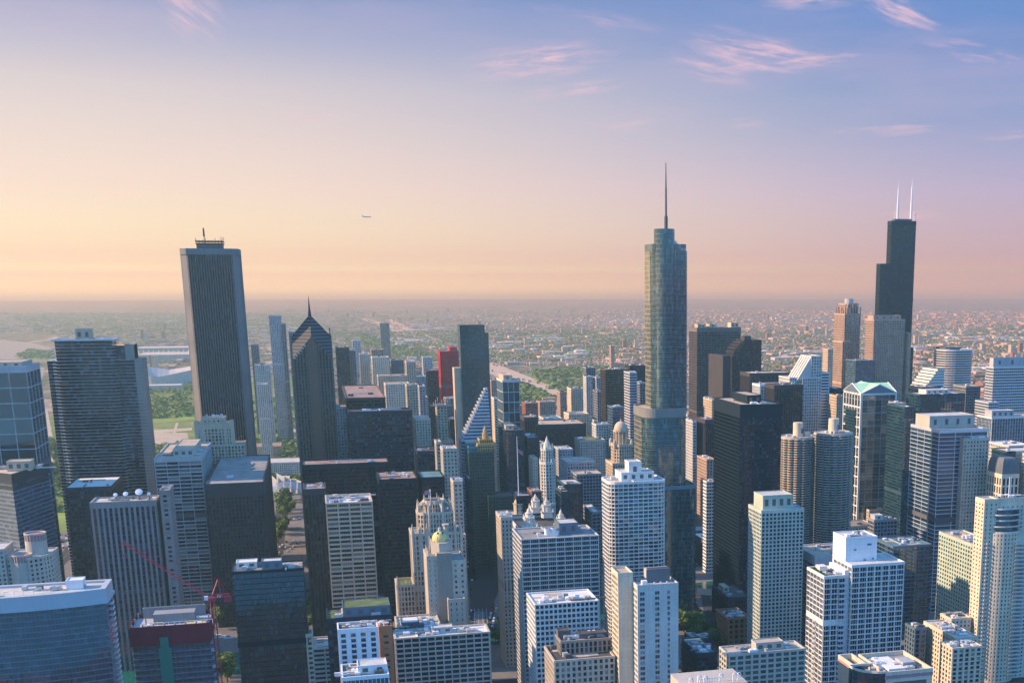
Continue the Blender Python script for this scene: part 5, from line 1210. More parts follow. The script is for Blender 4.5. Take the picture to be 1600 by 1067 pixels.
# ---- quarter-round top slab
def stair_top():
    d = 1800; X = lambda px, py: AD(px, py, d)[0]; Z = lambda py, px=1165: AD(px, py, d)[1]
    xa, xb = X(1144, 570), X(1189.5, 540); y1 = d + 40
    rt = root('office_tower', 'dark brown striped tower with a rounded stepped shoulder', 'office tower', (xa + xb) / 2, d + 20)
    st = St('brown', 'g_bronze', 3, 3.9, .34, .12, .5, .25, 1.0)
    body(rt, rect(X(1163, 560), xb, d, y1), 0, Z(531, 1180), st, 'r_dark'); xe = X(1163, 560) - .1
    for i, (px, py) in enumerate(((1144, 556), (1147, 549), (1150, 543.5), (1154, 538.5), (1158, 534.5))):
        x = X(px, py); body(rt, rect(x, xe, d + .3 * i, y1 - .3 * i), 0 if i == 0 else Z(((1144, 556), (1147, 549), (1150, 543.5), (1154, 538.5), (1158, 534.5))[i - 1][1]) - 1.2, Z(py), st, 'r_tan')
    MB().prism(rect(X(1132, 570), xa - .1, d + 8, y1 + 40), 0, Z(556), 3, 3.9).build('east_wall', 'brown', rt)
    penthouse(rt, X(1166, 530), X(1176, 530), d + 8, d + 24, Z(531) - 1, Z(527) + 1, 'brown')
stair_top()
# ================================================================== towers of plain plan
wall('umber', (0.15, 0.125, 0.115))
ST = {
 'wgrid': St('white', 'g_dark', 3.6, 3.6, .16, .26, .3, .35, 2.2), 'wband': St('white', 'g_dark', 9, 3.7, .05, .42, .2, .3, 2.5), 'wrib': St('white', 'g_dark', 2.6, 3.7, .35, .14, .5, .2, 3),
 'tangrid': St('tan', 'g_room', 8.2, 3.7, .12, .42, .55, .3, 1.2, sub=(5, .12, .1)), 'tanpunch': St('tan', 'g_room', 3.6, 3.6, .5, .48, .3, .2, 3), 'creampunch': St('cream', 'g_room', 3.6, 3.5, .5, .48, .3, .2, 2.5),
 'limepunch': St('lime', 'g_room', 3.4, 3.6, .5, .46, .35, .25, 3), 'brickpunch': St('brick', 'g_room', 3.6, 3.7, .45, .42, .3, .2, 2), 'rosepunch': St('rose', 'g_room', 3.6, 3.7, .45, .42, .3, .2, 2.5),
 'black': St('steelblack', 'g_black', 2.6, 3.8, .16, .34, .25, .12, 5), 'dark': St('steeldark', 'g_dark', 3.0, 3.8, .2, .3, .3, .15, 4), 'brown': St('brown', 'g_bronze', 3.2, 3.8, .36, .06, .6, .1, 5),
 'brownv': St('brown', 'g_bronze', 3.4, 3.6, .5, .3, .5, .2, 7), 'bluecurt': St('steelblue', 'g_blue', 6, 3.7, .05, .18, .15, .22, 2), 'tealcurt': St('aquagreen', 'g_teal', 4, 3.7, .1, .16, .2, .15, 2),
 'greyrib': St('lgrey', 'g_dark', 3.2, 3.8, .34, .05, .8, .1, 3), 'greypunch': St('lgrey', 'g_room', 3.2, 3.6, .42, .4, .3, .2, 2.5), 'greygrid': St('grey', 'g_dark', 3.4, 3.7, .2, .28, .3, .3, 2.5),
 'alum': St('alu', 'g_dark', 3.0, 3.7, .12, .44, .15, .25, 2.5), 'silver': St('alu', 'g_silver', 3.2, 3.7, .08, .2, .2, .2, 2), 'bronze': St('bronze', 'g_bronze', 3.2, 3.8, .16, .3, .25, .15, 3),
 'squares': St('lgrey', 'g_teal', 13.5, 13.5, .045, .06, .3, .35, 6), 'red': St('redsteel', 'g_bronze', 4.2, 3.9, .3, .42, .3, .22, 8, bfr='dredsteel'), 'sage': St('sage', 'g_room', 3.4, 3.7, .45, .42, .3, .2, 2.5),
 'gtower': St('lgrey', 'g_room', 9.5, 3.6, .055, .3, .55, .2, 4), 'aquapunch': St('seafoam', 'g_dark', 3.3, 3.2, .34, .34, .3, .2, 3), 'tanbig': St('tan', 'g_dark', 4.4, 3.8, .3, .3, .4, .3, 3),
 'whiterib': St('white', 'g_dark', 3.4, 3.7, .14, .5, .2, .3, 2), 'bandgrey': St('lgrey', 'g_dark', 12, 3.8, .03, .5, .1, .3, 2.5), 'pale': St('offwhite', 'g_room', 3.4, 3.6, .42, .4, .3, .2, 2.5),
}
def T(kind, label, d, xl, xr, yt, st, sx=None, dep=32.0, roof='r_grey', ph=(), eq=5, cap=None, cat='office tower', fpf=None):
    return tower(kind, label, cat, d, xl, xr, yt, ST[st] if isinstance(st, str) else st, sx, dep, roof, ph, eq, cap, fpf)
AP = 'apartment tower'
# ------------------------------------------------ near rows
T('hotel_building', 'white-roofed hotel slab with a deep grid of dark windows beside the avenue', 800, 615, 764, 997, St('beige', 'g_dark', 5.2, 3.3, .14, .3, .75, .6, .6), sx=None, dep=20, roof='r_white', ph=[(.40, .62, .35, .75, 4.0, 'lgrey', 'r_pale')], eq=7, cap=1.0, cat='hotel')
T('office_tower', 'white gridded office block with a flat cream roof and tall top-floor windows', 800, 836, 934.5, 944, St('white', 'g_dark', 3.0, 3.7, .3, .36, .35, .3, .9), dep=26, sx=823, roof='r_white', eq=5)
t_ = T('office_tower', 'grey-white tower with wide window bays and metal plant on its roof', 890, 815, 935, 842, St('offwhite', 'g_dark', 6.4, 3.5, .10, .26, .4, .35, .8, sub=(4, .1, .08)), sx=801, roof='r_grey', ph=[(.53, .78, .3, .72, 8.5, 'steelblue', 'r_pale')], eq=4)
rt, x0, x1, y0, y1, z = t_
for i in range(4):
    cx, cy = x0 + (x1 - x0) * (.36 + .045 * i), y0 + 12 + (i % 2) * 5; MB().cyl(cx, cy, 1.7, z - 1, z + 5 - i % 2, 12).cyl(cx, cy, 2.1, z + 4.4 - i % 2, z + 5 - i % 2, 12).box(cx + 1, cx + 3.5, cy - 1, cy + 1, z - 1, z + 2.4).build('cooling_tower', 'whitemetal', rt)
t_ = T('apartment_tower', 'tall white balcony-grid tower with rounded corners and a stacked rooftop', 965, 938, 1041, 754, St('white', 'g_room', 4.1, 3.15, .10, .26, .5, .42, 2.2), dep=34, roof='r_pale', cat=AP, eq=5, fpf=lambda a, b, c, e: rrect(a, b, c, e, 7, 4), ph=[(.24, .82, .2, .85, 7, 'white', 'r_pale'), (.40, .62, .35, .75, 15, 'white', 'r_pale')])
T('office_tower', 'old stone setback tower with a dark windowed rooftop storey', 735, 868, 955, 1002, St('limedark', 'g_dark', 3.0, 3.7, .38, .12, .3, .2, 1.6), sx=None, dep=18, roof='r_dark', eq=8, ph=[(.0, .25, .5, .95, 5, 'dgrey', 'r_dark'), (.4, .95, .3, .8, 3, 'dgrey', 'r_dark')])
t_ = T('old_office_building', 'lower grey stone shoulder with paired windows under the dark rooftop storey', 722, 851, 960, 1033, St('lime', 'g_room', 3.4, 3.8, .45, .34, .4, .25, 1.4), dep=34, roof='r_dark', eq=3)
T('hotel_building', 'tan hotel block with square green windows and a low rooftop plant room', 720, 1139, 1258, 1022, St('beige', 'g_green', 5.2, 3.6, .26, .34, .3, .22, 1.6), sx=1124.5, roof='r_tan', ph=[(.38, .74, .22, .7, 5.5, 'beige', 'r_tan')], eq=6, cat='hotel')
T('apartment_building', 'cream apartment block with a walled roof terrace below the balcony tower', 770, 1488.5, 1534, 1012, St('cream', 'g_room', 4.4, 3.4, .42, .3, .35, .25, 1.6), sx=1470, roof='r_white', cat=AP, eq=4)
T('apartment_building', 'long cream apartment wing with railed rooftop plant and rows of square windows', 803, 1493, 1527, 996, St('cream', 'g_room', 3.8, 3.4, .5, .42, .3, .2, 3), sx=1444, roof='r_pale', cat=AP, eq=9)
T('apartment_building', 'cream low block with a white parapet tucked beside the tan balcony tower', 860, 1487, 1517, 966, 'creampunch', sx=1470, roof='r_tan', cat=AP, eq=4)
T('office_building', 'small blue-grey block with a blank brown side beside the white gridded tower', 840, 1430, 1447, 981, St('steelblue', 'g_dark', 4, 3.6, .5, .3, .3, .2, 2), sx=1415, roof='r_teal', eq=3)
T('office_tower', 'black and white banded block with a flat tan roof behind the white gridded tower', 930, 1274, 1365, 868, St('lgrey', 'g_dark', 20, 3.9, .02, .42, .15, .4, 8), sx=1242, roof='r_tan', ph=[], eq=3)
T('office_building', 'blue glass block with pale floor lines behind the white gridded tower', 985, 1366, 1456, 855, 'bluecurt', dep=40, roof='r_teal', eq=5)
T('office_building', 'stepped grey block with rounded silver gables beside the green-roofed tower', 1105, 1366, 1402, 812, 'greygrid', sx=1357, roof='r_teal', eq=8, ph=[(.05, .4, .1, .9, 5, 'alu', 'r_pale')])
T('apartment_tower', 'cream and teal apartment tower with gabled rooftop penthouse', 930, 1190, 1256, 797, 'aquapunch', sx=1170, roof='r_pale', cat=AP, eq=4, ph=[(.06, .76, .1, .8, 12, 'sage', 'r_pale')])
T('office_building', 'sage green-fronted block with a sunlit top and tan roof', 905, 1521, 1560, 850, St('sage', 'g_green', 4.2, 3.6, .4, .4, .3, .2, 3), sx=1468, roof='r_tan', eq=5)
T('warehouse_building', 'four-storey orange brick warehouse with a dark flat roof', 1010, 1138, 1172, 966, St('orangebrick', 'g_dark', 5, 4.4, .4, .34, .35, .25, 1.6), sx=1119, roof='r_dark', eq=6, cat='building')
T('office_building', 'low dark flat-roofed podium between the brick warehouse and the black tower', 1075, 1113, 1172, 935, 'dark', dep=50, roof='r_dark', eq=3, cat='building', ph=[(.15, .4, .5, .8, 5, 'cream', 'r_tan')])
T('office_tower', 'black steel and glass slab tower with a pale rooftop deck', 1140, 1157, 1221, 632, St('steelblack', 'g_dark', 2.4, 3.7, .2, .36, .3, .14, 13), sx=1116, roof='r_tan', ph=[(.3, .65, .2, .75, 8, 'steelblack', 'r_tan')], eq=6)
T('office_tower', 'blue glass tower with white floor lines and a grey stone west half', 1065, 1468, 1543, 672, St('alu', 'g_blue', 16, 3.9, .03, .16, .3, .45, 3), sx=1424, roof='r_grey', ph=[(.0, .95, .35, .85, 12, 'beige', 'r_pale')], eq=6)
T('apartment_tower', 'grey punched-window stone tower adjoining the white-lined blue glass tower', 1058, 1499, 1545, 685, 'limepunch', dep=9, roof='r_grey', cat=AP, eq=3)
T('office_tower', 'dark teal glass block with pale roof boxes just west of the crimson crane', 850, 362, 474, 893, St('steelblack', 'g_deep', 1.7, 3.6, .0, .10, .2, .18, 2), dep=26, roof='r_grey', ph=[(.42, .7, .1, .5, 6, 'steelblue', 'r_pale'), (.05, .34, .5, .9, 4, 'white', 'r_white')], eq=8)
T('hotel_building', 'small white block with dark blue windows in uneven columns', 745, 527, 590, 983, St('whitemetal', 'g_blue', 5.4, 3.4, .55, .3, .2, .2, 3), dep=16, roof='r_dark', eq=3, cat='building')
T('office_building', 'low block with a grass roof and framed roof terrace behind the white block', 815, 511, 612, 966, 'dark', dep=28, roof='r_green', eq=3, cat='building', ph=[(.25, .98, .1, .9, 6.5, 'steelblue', 'r_green')])
T('office_building', 'orange brick stub of wall beside the white-roofed hotel slab', 775, 590.5, 612, 978, St('orangebrick', 'g_room', 6, 4, .8, .6, .2, .2, 6), dep=14, roof='r_dark', eq=2, cat='building')
T('office_building', 'teal glass building with a white framed roof garden', 690, 533, 607, 1058, St('whitemetal', 'g_teal', 2.2, 7, .12, .08, .3, .2, 2.2), dep=26, roof='r_green', eq=8, cat='building', ph=[(.35, .98, .2, .7, 5, 'whitemetal', 'r_pale')])
T('parking_garage', 'low cream garage stair tower beside the river terrace', 850, 478, 488, 990, 'creampunch', dep=12, roof='r_rose', eq=0, cat='building')
T('parking_garage', 'pale concrete open parking deck beside the trees by the river', 848, 489, 525, 1013, St('beige', 'g_black', 9, 3.2, .1, .5, .2, .2, 1), dep=30, roof='r_pale', eq=0, cat='building')
T('old_office_building', 'low stone retail block with sloped skylight roofs below the gothic tower', 850, 617, 690, 985, 'limepunch', dep=40, roof='r_pale', eq=9, cat='building', ph=[(.1, .5, .2, .6, 4, 'steelblue', 'r_white')])
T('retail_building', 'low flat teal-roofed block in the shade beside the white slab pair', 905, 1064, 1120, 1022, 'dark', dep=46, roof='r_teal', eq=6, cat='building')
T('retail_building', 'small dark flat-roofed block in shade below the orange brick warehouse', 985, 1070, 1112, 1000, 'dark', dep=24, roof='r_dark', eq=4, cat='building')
# ------------------------------------------------ second row, east side
T('hotel_tower', 'grey tower of wide pale vertical stripes with white dish antennas on its roof', 1080, 142, 248, 785, St('granite', 'g_blue', 4.0, 3.8, .42, .03, 1.0, .1, 5), dep=26, roof='r_pale', cat='hotel', eq=8)
rt, x0, x1, y0, y1, z = tower('hotel_tower', 'grey-tan stair-windowed wing at the west end of the pale striped tower', 'hotel', 1078, 249, 270, 766, St('granite', 'g_room', 9, 3.8, .5, .5, .2, .2, 4), None, 30, 'r_grey', (), 3)
def dish(x, y, z, r):
    rt = root('satellite_dish', 'white satellite dish on the roof of the pale striped tower', 'antenna', x, y, z, 'dish antennas on the striped tower roof')
    n = 20; prof = [(r * math.sin(i * .13), -.32 * r * (1 - math.cos(i * .22)) ) for i in range(9)]
    m_ = MB(); tx = lambda u, w, v: (x + u, y - .72 * v * .9 + w * .55 - .3 * r, z + 1.6 + r * .9 + w * .8 + v * -.5)
    for a, b in zip(prof, prof[1:]):
        for i in range(n):
            t0, t1 = 2 * math.pi * i / n, 2 * math.pi * (i + 1) / n
            m_.poly([tx(a[0] * math.cos(t0), a[0] * math.sin(t0), a[1]), tx(a[0] * math.cos(t1), a[0] * math.sin(t1), a[1]), tx(b[0] * math.cos(t1), b[0] * math.sin(t1), b[1]), tx(b[0] * math.cos(t0), b[0] * math.sin(t0), b[1])])
    m_.build('reflector', 'whitemetal', rt, True); MB().bar((x, y, z - 2), (x, y - .2 * r, z + 1.6 + r * .7), .35).bar((x - r * .4, y + 1, z - 2), (x, y, z + r), .15).bar((x + r * .4, y + 1, z - 2), (x, y, z + r), .15).build('mount', 'dgrey', rt)
zd = AD(215, 768, 1090)[1]
for px, r in ((180, 2.0), (196, 2.4), (217, 3.4), (232, 1.7)): dish(XP(px, 1090, zd), 1090, zd - 5.5, r)
T('office_tower', 'dark blue slab with a flat white roof behind the pale striped tower', 1255, 101, 174, 762, 'dark', sx=190, roof='r_white', eq=5)
T('apartment_tower', 'grey tower with pale vertical lines and dense balcony rows', 1250, 241, 314, 716, 'gtower', sx=329, roof='r_tan', cat=AP, eq=8, ph=[(.38, .82, .1, .8, 7, 'beige', 'r_tan')])
T('office_tower', 'dark brown ribbed block with a solid brown cap east of the river park', 1200, 322, 411, 756, 'brownv', sx=430, roof='r_grey', eq=4, cap=13)
T('apartment_tower', 'blue glass tower with a white square lattice at the edge of the lake', 1255, -45, 40, 573, 'squares', sx=61, roof='r_tan', cat=AP, eq=5, ph=[(.1, .9, .1, .9, 4, 'beige', 'r_tan')])
T('apartment_tower', 'narrow white punched-window end wall of the square-lattice tower', 1258.5, 29, 42, 577, 'whiterib', dep=20, roof='r_tan', cat=AP, eq=0)
# ------------------------------------------------ centre
T('office_tower', 'tan gridded office tower with a bright white flat roof and paired bays', 1010, 508.5, 581, 786, 'tangrid', dep=42, roof='r_white', eq=10)
T('office_tower', 'dark brown ribbed slab behind the tan gridded tower', 1130, 474, 508, 764, 'brown', dep=36, roof='r_rose', eq=5)
T('office_tower', 'black slab with a reddish gravel roof nearest the gothic tower', 1180, 588, 652, 749, 'black', dep=52, roof='r_rose', eq=10)
T('office_building', 'lower black slab adjoining the reddish-roofed black slab', 1190, 652.5, 694, 746, 'black', dep=46, roof='r_teal', eq=0)
T('office_building', 'broad black slab with a narrow tan roof strip behind the brown ribbed slab', 1290, 472, 607, 726, 'black', dep=34, roof='r_rose', eq=4)
T('office_tower', 'dark navy office slab with faint floor lines in front of the brown tan-edged block', 1400, 543, 643, 643, 'dark', dep=30, roof='r_dark', eq=5)
T('office_tower', 'dark brown block with a thin sunlit roof edge behind the navy slab', 1490, 541, 602, 622, 'bronze', sx=533, roof='r_rose', eq=4)
T('office_tower', 'beige checkered-window block beside the chevron-topped tower', 1495, 520, 543, 636, 'pale', dep=30, roof='r_tan', eq=2)
T('office_building', 'dark block with a glossy roof between the navy slab and the tan stone tower', 1330, 648, 681, 705, 'dark', dep=40, roof='r_dark', eq=5)
T('office_tower', 'cream stone tower with triple windows beside the banded slanted tower', 1200, 688, 714, 701, 'limepunch', dep=26, roof='r_tan', eq=3)
T('office_tower', 'narrow cream stone sliver left in sun beside the triple-windowed stone tower', 1260, 679, 689, 690, 'limepunch', dep=20, roof='r_tan', eq=0)
T('office_tower', 'pale stone tower with dark triple windows right behind the yellow-domed hotel', 1060, 704, 722, 752, 'limepunch', dep=24, roof='r_tan', eq=4)
T('office_building', 'wide base of the pale stone tower behind the yellow dome', 1052, 697, 727, 836, 'limepunch', dep=34, roof='r_tan', eq=2)
T('office_tower', 'slim blue-black slab beside the dark green and gold tower', 1330, 727, 737, 748, 'dark', dep=30, roof='r_pale', eq=0)
t_ = T('office_tower', 'tan art deco tower under scaffolding below the red tower', 1620, 680, 698, 633, 'tanpunch', dep=22, roof='r_tan', eq=2)
T('office_building', 'broad lower base of the scaffolded tan art deco tower', 1615, 675, 708, 690, 'tanpunch', dep=30, roof='r_tan', eq=2)
rt, x0, x1, y0, y1, z = t_
m_ = MB()
for i in range(9): xx = x0 - 4 + (x1 - x0 + 8) * i / 8; m_.bar((xx, y0 - 1, z - 2), (xx, y0 - 1, z + 4 + (i % 3) * 3), .3)
m_.box(x0 - 8, x1 + 8, y0 - 1.4, y0 - .6, z - 1, z + .4); m_.build('scaffold_frame', 'beige', rt)
T('office_tower', 'vivid red steel tower', 2360, 684, 722, 549, 'red', dep=40, roof='r_rose', ph=[(.45, .8, .2, .8, 8, 'redsteel')], eq=3, cap=9)
T('office_tower', 'dark slate block standing just east of the vivid red tower', 2420, 665, 690, 579, 'dark', dep=36, roof='r_rose', eq=2)
T('office_tower', 'blue-grey slab below the vivid red tower', 2150, 694, 716, 622, 'greygrid', dep=36, roof='r_grey', eq=2)
T('office_tower', 'navy lower block between the blue-grey slab and the teal blade tower', 2080, 700, 718, 655, 'dark', dep=30, roof='r_grey', eq=2)
t_ = T('apartment_tower', 'tower of square white frames over dark glass with a sunlit cream side', 1665, 785, 811, 594, St('offwhite', 'g_curtt', 8, 13, .07, .06, .4, .3, 3), sx=776, roof='r_tan', cat=AP, eq=3, ph=[(.1, .6, .1, .9, 7, 'tan', 'r_tan')])
T('office_tower', 'teal glass block with a tan rooftop rim beside the gilded tower', 1480, 790, 818, 672, 'tealcurt', sx=778, roof='r_tan', ph=[(.1, .6, .2, .8, 5, 'tan', 'r_tan')], eq=5)
T('office_tower', 'pale narrow ribbed tower behind the slanted banded tower', 1640, 768, 777, 622, 'creampunch', dep=24, roof='r_tan', eq=1)
# ------------------------------------------------ west side
T('office_tower', 'broad grey-brown gridded tower with notched roofline behind the silver spire tower', 1920, 1077, 1157, 512, St('umber', 'g_bronze', 2.4, 3.9, .2, .22, .5, .3, 7, sub=None), dep=44, roof='r_tan', ph=[(.03, .2, .1, .5, 6, 'tan'), (.3, .46, .1, .5, 6, 'tan'), (.8, .97, .1, .5, 8, 'tan')], eq=5)
T('office_building', 'pale block with a latticed facade at the foot of the silver spire tower', 1480, 1077, 1088, 658, 'pale', dep=40, roof='r_tan', eq=2)
T('office_building', 'dark brown slab between the silver spire tower and the black steel tower', 1470, 1088, 1116, 656, 'brown', dep=40, roof='r_rose', eq=3)
T('office_building', 'narrow white banded tower catching sun between the spire tower and black slab', 1290, 1104, 1116, 752, 'whiterib', sx=1099, roof='r_tan', eq=1)
T('office_building', 'brown block with a bright roof edge behind the narrow white banded tower', 1420, 1091, 1118, 718, 'rosepunch', dep=40, roof='r_tan', eq=2)
T('office_tower', 'brown ribbed block with copper-lit roof behind the black steel slab', 1640, 1172, 1240, 583, 'brown', sx=1157, roof='r_tan', eq=4)
T('office_building', 'white ribbed mechanical block beside the copper-lit brown block', 1560, 1176, 1236, 601, 'wrib', dep=30, roof='r_tan', eq=4)
T('office_tower', 'black ribbed slab just west of the pale mechanical block', 1500, 1196, 1254, 602, 'brown', dep=34, roof='r_dark', eq=4)
T('office_tower', 'dark brown slab with a tan roof edge rising behind the white ribbed block', 1700, 1191, 1236, 586, 'dark', dep=30, roof='r_rose', eq=3)
T('office_tower', 'cream low tower between the gridded slanted tower and the green pediment', 1530, 1297, 1318, 618, 'tanpunch', dep=34, roof='r_tan', eq=3)
T('office_tower', 'dark blue block behind the corncob towers beside the green pediment tower', 1570, 1293, 1320, 608, 'dark', dep=30, roof='r_teal', eq=2)
T('office_tower', 'broad rose-tan stone tower standing before the black bundled-tube tower', 1950, 1366, 1414, 499, St('rose', 'g_room', 3.2, 3.9, .42, .3, .5, .3, 3), sx=1353, roof='r_tan', ph=[(.0, .9, .1, .8, 7, 'rose', 'r_tan')], eq=3)
T('office_tower', 'lower rose stone shoulder west of the broad rose-tan tower', 1945, 1414.2, 1424, 520, 'rosepunch', dep=60, roof='r_tan', eq=1)
T('office_tower', 'dark glass tower between the rose stepped tower and the broad rose-tan tower', 1940, 1322, 1367, 563, 'bluecurt', dep=40, roof='r_grey', eq=2)
T('office_tower', 'oval office tower of pale and dark floor bands on the far west skyline', 1900, 1452, 1528, 547, St('alu', 'g_bronze', 30, 3.9, 0, .42, .1, .3, 3), dep=60, roof='r_grey', eq=6, fpf=lambda a, b, c, e: rrect(a, b, c, e, 24, 7), ph=[(.1, .6, .2, .8, 4, 'dgrey')])
t_ = T('office_tower', 'low sunlit block of white sloping terraces below the oval banded tower', 1680, 1422, 1476, 607, 'wband', dep=50, roof='r_pale', eq=2)
rt, x0, x1, y0, y1, z = t_
m_ = MB()
for i in range(7): m_.box(x0 + (x1 - x0) * .10 * i, x1 - .5, y0 + 1, y1 - 1, z - .9 + i * 4.2, z + 2 + i * 4.2)
m_.build('terrace_step', 'white', rt); m_ = MB()
for i in range(7): m_.box(x0 + (x1 - x0) * (.10 * i + .05), x1 - .8, y0 + 2, y1 - 2, z + 2 + i * 4.2, z + 3.3 + i * 4.2)
m_.build('glazing', 'g_dark', rt)
T('office_tower', 'pale blue-grey gridded tower with a stepped east side at the far west edge', 1480, 1553, 1640, 573, 'alum', sx=1541, roof='r_pale', ph=[(.0, .9, .1, .6, 12, 'lgrey')], eq=3)
T('office_tower', 'lower stepped wing of the pale blue-grey gridded tower', 1470, 1545, 1560, 628, 'alum', sx=1524, roof='r_pale', eq=1)
T('office_tower', 'dark blue block with white vertical ribs and paired rooftop domes', 1290, 1550, 1640, 652, St('white', 'g_blue', 3.4, 3.8, .12, .04, .6, .1, 2), sx=1528, roof='r_pale', ph=[(.02, .4, .1, .6, 8, 'lgrey', 'r_pale')], eq=4)
T('office_tower', 'wide green glass slab with a pale roof between the pediment tower and the white-lined tower', 1350, 1437, 1508, 616, 'tealcurt', sx=1417, roof='r_pale', ph=[(.2, .7, .2, .8, 5, 'offwhite', 'r_pale')], eq=3)
T('office_tower', 'dark glass slab with light flat roof behind the wide green glass slab', 1420, 1420, 1470, 605, 'dark', dep=30, roof='r_tan', eq=3)
T('office_tower', 'brown-roofed grey block beside the ribbed dark blue block', 1560, 1490, 1532, 604, 'greygrid', dep=36, roof='r_rose', eq=3)
T('office_tower', 'green glass tower with a barrel-vaulted roof edge west of the pediment tower', 1290, 1398, 1430, 636, 'tealcurt', dep=46, roof='r_teal', eq=2)
T('office_building', 'blue-grey gridded block with rounded roof west of the green pediment tower', 1340, 1396, 1416, 630, 'greygrid', dep=30, roof='r_tan', eq=1)
T('office_building', 'low white flat-roofed block below the ribbed dark blue block', 1150, 1546, 1610, 697, 'pale', dep=40, roof='r_white', eq=4)
T('office_building', 'teal flat-roofed block behind the slate mansard building', 1120, 1550, 1640, 706, 'tealcurt', dep=30, roof='r_pale', eq=3)
T('apartment_building', 'cream punched-window block at the far west edge behind the twin masts', 1010, 1590, 1640, 712, 'creampunch', dep=30, roof='r_tan', cat=AP, eq=2)
def mansard():
    d = 1020; X = lambda px, py: AD(px, py, d)[0]; Z = lambda py, px=1570: AD(px, py, d)[1]
    xa, xb = X(1566, 740), X(1592, 740); zc = Z(741, 1566); zt = Z(716, 1575); y1 = solve(lambda y: PJ(xa, y, zc)[0], 1543, d + 5, d + 120)
    rt = root('office_building', 'cream colonnaded block with a bowed slate mansard roof', 'office building', (xa + xb) / 2, (d + y1) / 2)
    f = rect(xa, xb, d, y1); body(rt, f, 0, zc, St('cream', 'g_dark', 4.5, 8, .4, .2, .4, .3, 4), noroof=True)
    m_ = MB(); p = f
    for i in range(5):
        a0, a1 = i / 5, (i + 1) / 5; o = lambda t: -3.4 * (1 - math.cos(t * 1.4)); hh = lambda t: zc + (zt - zc) * math.sin(t * 1.5) / math.sin(1.5)
        m_.prism(offset(f, o(a0)), hh(a0), hh(a1), 3, 3, i == 4, 0, offset(f, o(a1)))
    m_.build('mansard_roof', 'slate', rt)
mansard()
# ================================================================== the Loop's lower blocks and far towers
# ------------------------------------------------ far row, hazy
for a in [
 ('apartment_tower', 'slender hazy grey tower with a sloped twin top beside the chevron-topped tower', 2700, 420, 439, 493, 'greypunch', 40), ('apartment_tower', 'lower west half of the slender hazy twin-topped tower', 2700, 436, 446, 506, 'greygrid', 36),
 ('apartment_tower', 'pale wide hazy tower in front of the slender twin-topped tower', 2620, 398, 422, 570, 'pale', 30), ('apartment_tower', 'hazy blue slab at the east foot of the slender twin-topped tower', 2850, 392, 404, 538, 'greygrid', 30),
 ('apartment_tower', 'hazy grey slab peeking out just east of the chevron-topped tower', 2300, 451, 460, 518, 'greygrid', 30), ('apartment_tower', 'dark glass slab behind the construction mast of the chevron tower', 2350, 524, 545, 543, 'dark', 30),
 ('apartment_tower', 'grey-blue slab adjoining the dark glass slab west of the chevron tower', 2360, 545.5, 555, 547, 'greygrid', 36), ('apartment_tower', 'hazy block with a pale crown behind the grey-blue slab', 2900, 550, 563, 532, 'pale', 30),
 ('office_tower', 'rose tower with a steep chamfered hip roof in the haze', 2600, 579, 599, 546, 'rosepunch', 40), ('apartment_tower', 'cream twin-ribbed slab in front of the hip-roofed rose tower', 2380, 561, 577, 553, 'creampunch', 36),
 ('apartment_tower', 'cream slab with a sunlit edge below the hip-roofed rose tower', 2300, 580, 607, 558, 'creampunch', 36), ('apartment_tower', 'blue-grey slab west of the sunlit cream slab', 2340, 609, 630, 562, 'greygrid', 34),
 ('apartment_tower', 'tan tower with round top between the blue-grey slab and the dark slate block', 2250, 633, 649, 565, 'tanpunch', 30), ('apartment_tower', 'small pale tower in front of the grassy far field', 2700, 659, 675, 558, 'pale', 26),
 ('office_tower', 'isolated grey block far out on the hazy plain', 4600, 593, 608, 505, 'greygrid', 40), ('office_tower', 'tan hotel block below the sunlit cream slab', 2050, 589, 636, 587, 'tanpunch', 36),
 ('office_tower', 'wide cream block with bright east end behind the navy slab', 1900, 600, 640, 600, 'creampunch', 40), ('office_building', 'long pink and white banded block behind the navy slab', 2000, 612, 640, 604, 'rosepunch', 50),
 ('office_tower', 'beige tower with a curved sunlit spine behind the navy slab', 1750, 633, 652, 601, 'tanpunch', 30), ('office_tower', 'grey block west of the beige curved-spine tower', 1800, 652, 664, 603, 'greypunch', 34),
 ('apartment_tower', 'hazy tan tower just east of the vivid red tower', 2600, 640, 658, 580, 'rosepunch', 30), ('apartment_tower', 'mauve hazy block below the hazy tan tower', 2500, 648, 666, 588, 'greypunch', 26),
 ('office_building', 'small grey block with framed roof in the hollow below the hazy towers', 1950, 657, 668, 620, 'greypunch', 26), ('office_building', 'pale low arcaded block in the hollow east of the scaffolded tower', 1600, 645, 672, 655, 'creampunch', 50)]:
    k_, l_, d_, xl, xr, yt, st, dp = a
    T(k_, l_, d_, xl, xr, yt, st, dep=dp, roof='r_tan', eq=2, cat=AP if 'apart' in k_ else 'office tower')
rt, x0, x1, y0, y1, z = T('office_tower', 'tan block with flat light roof in the haze below the slender twin-topped tower', 2350, 402, 418, 600, 'pale', dep=30, roof='r_pale', eq=1)
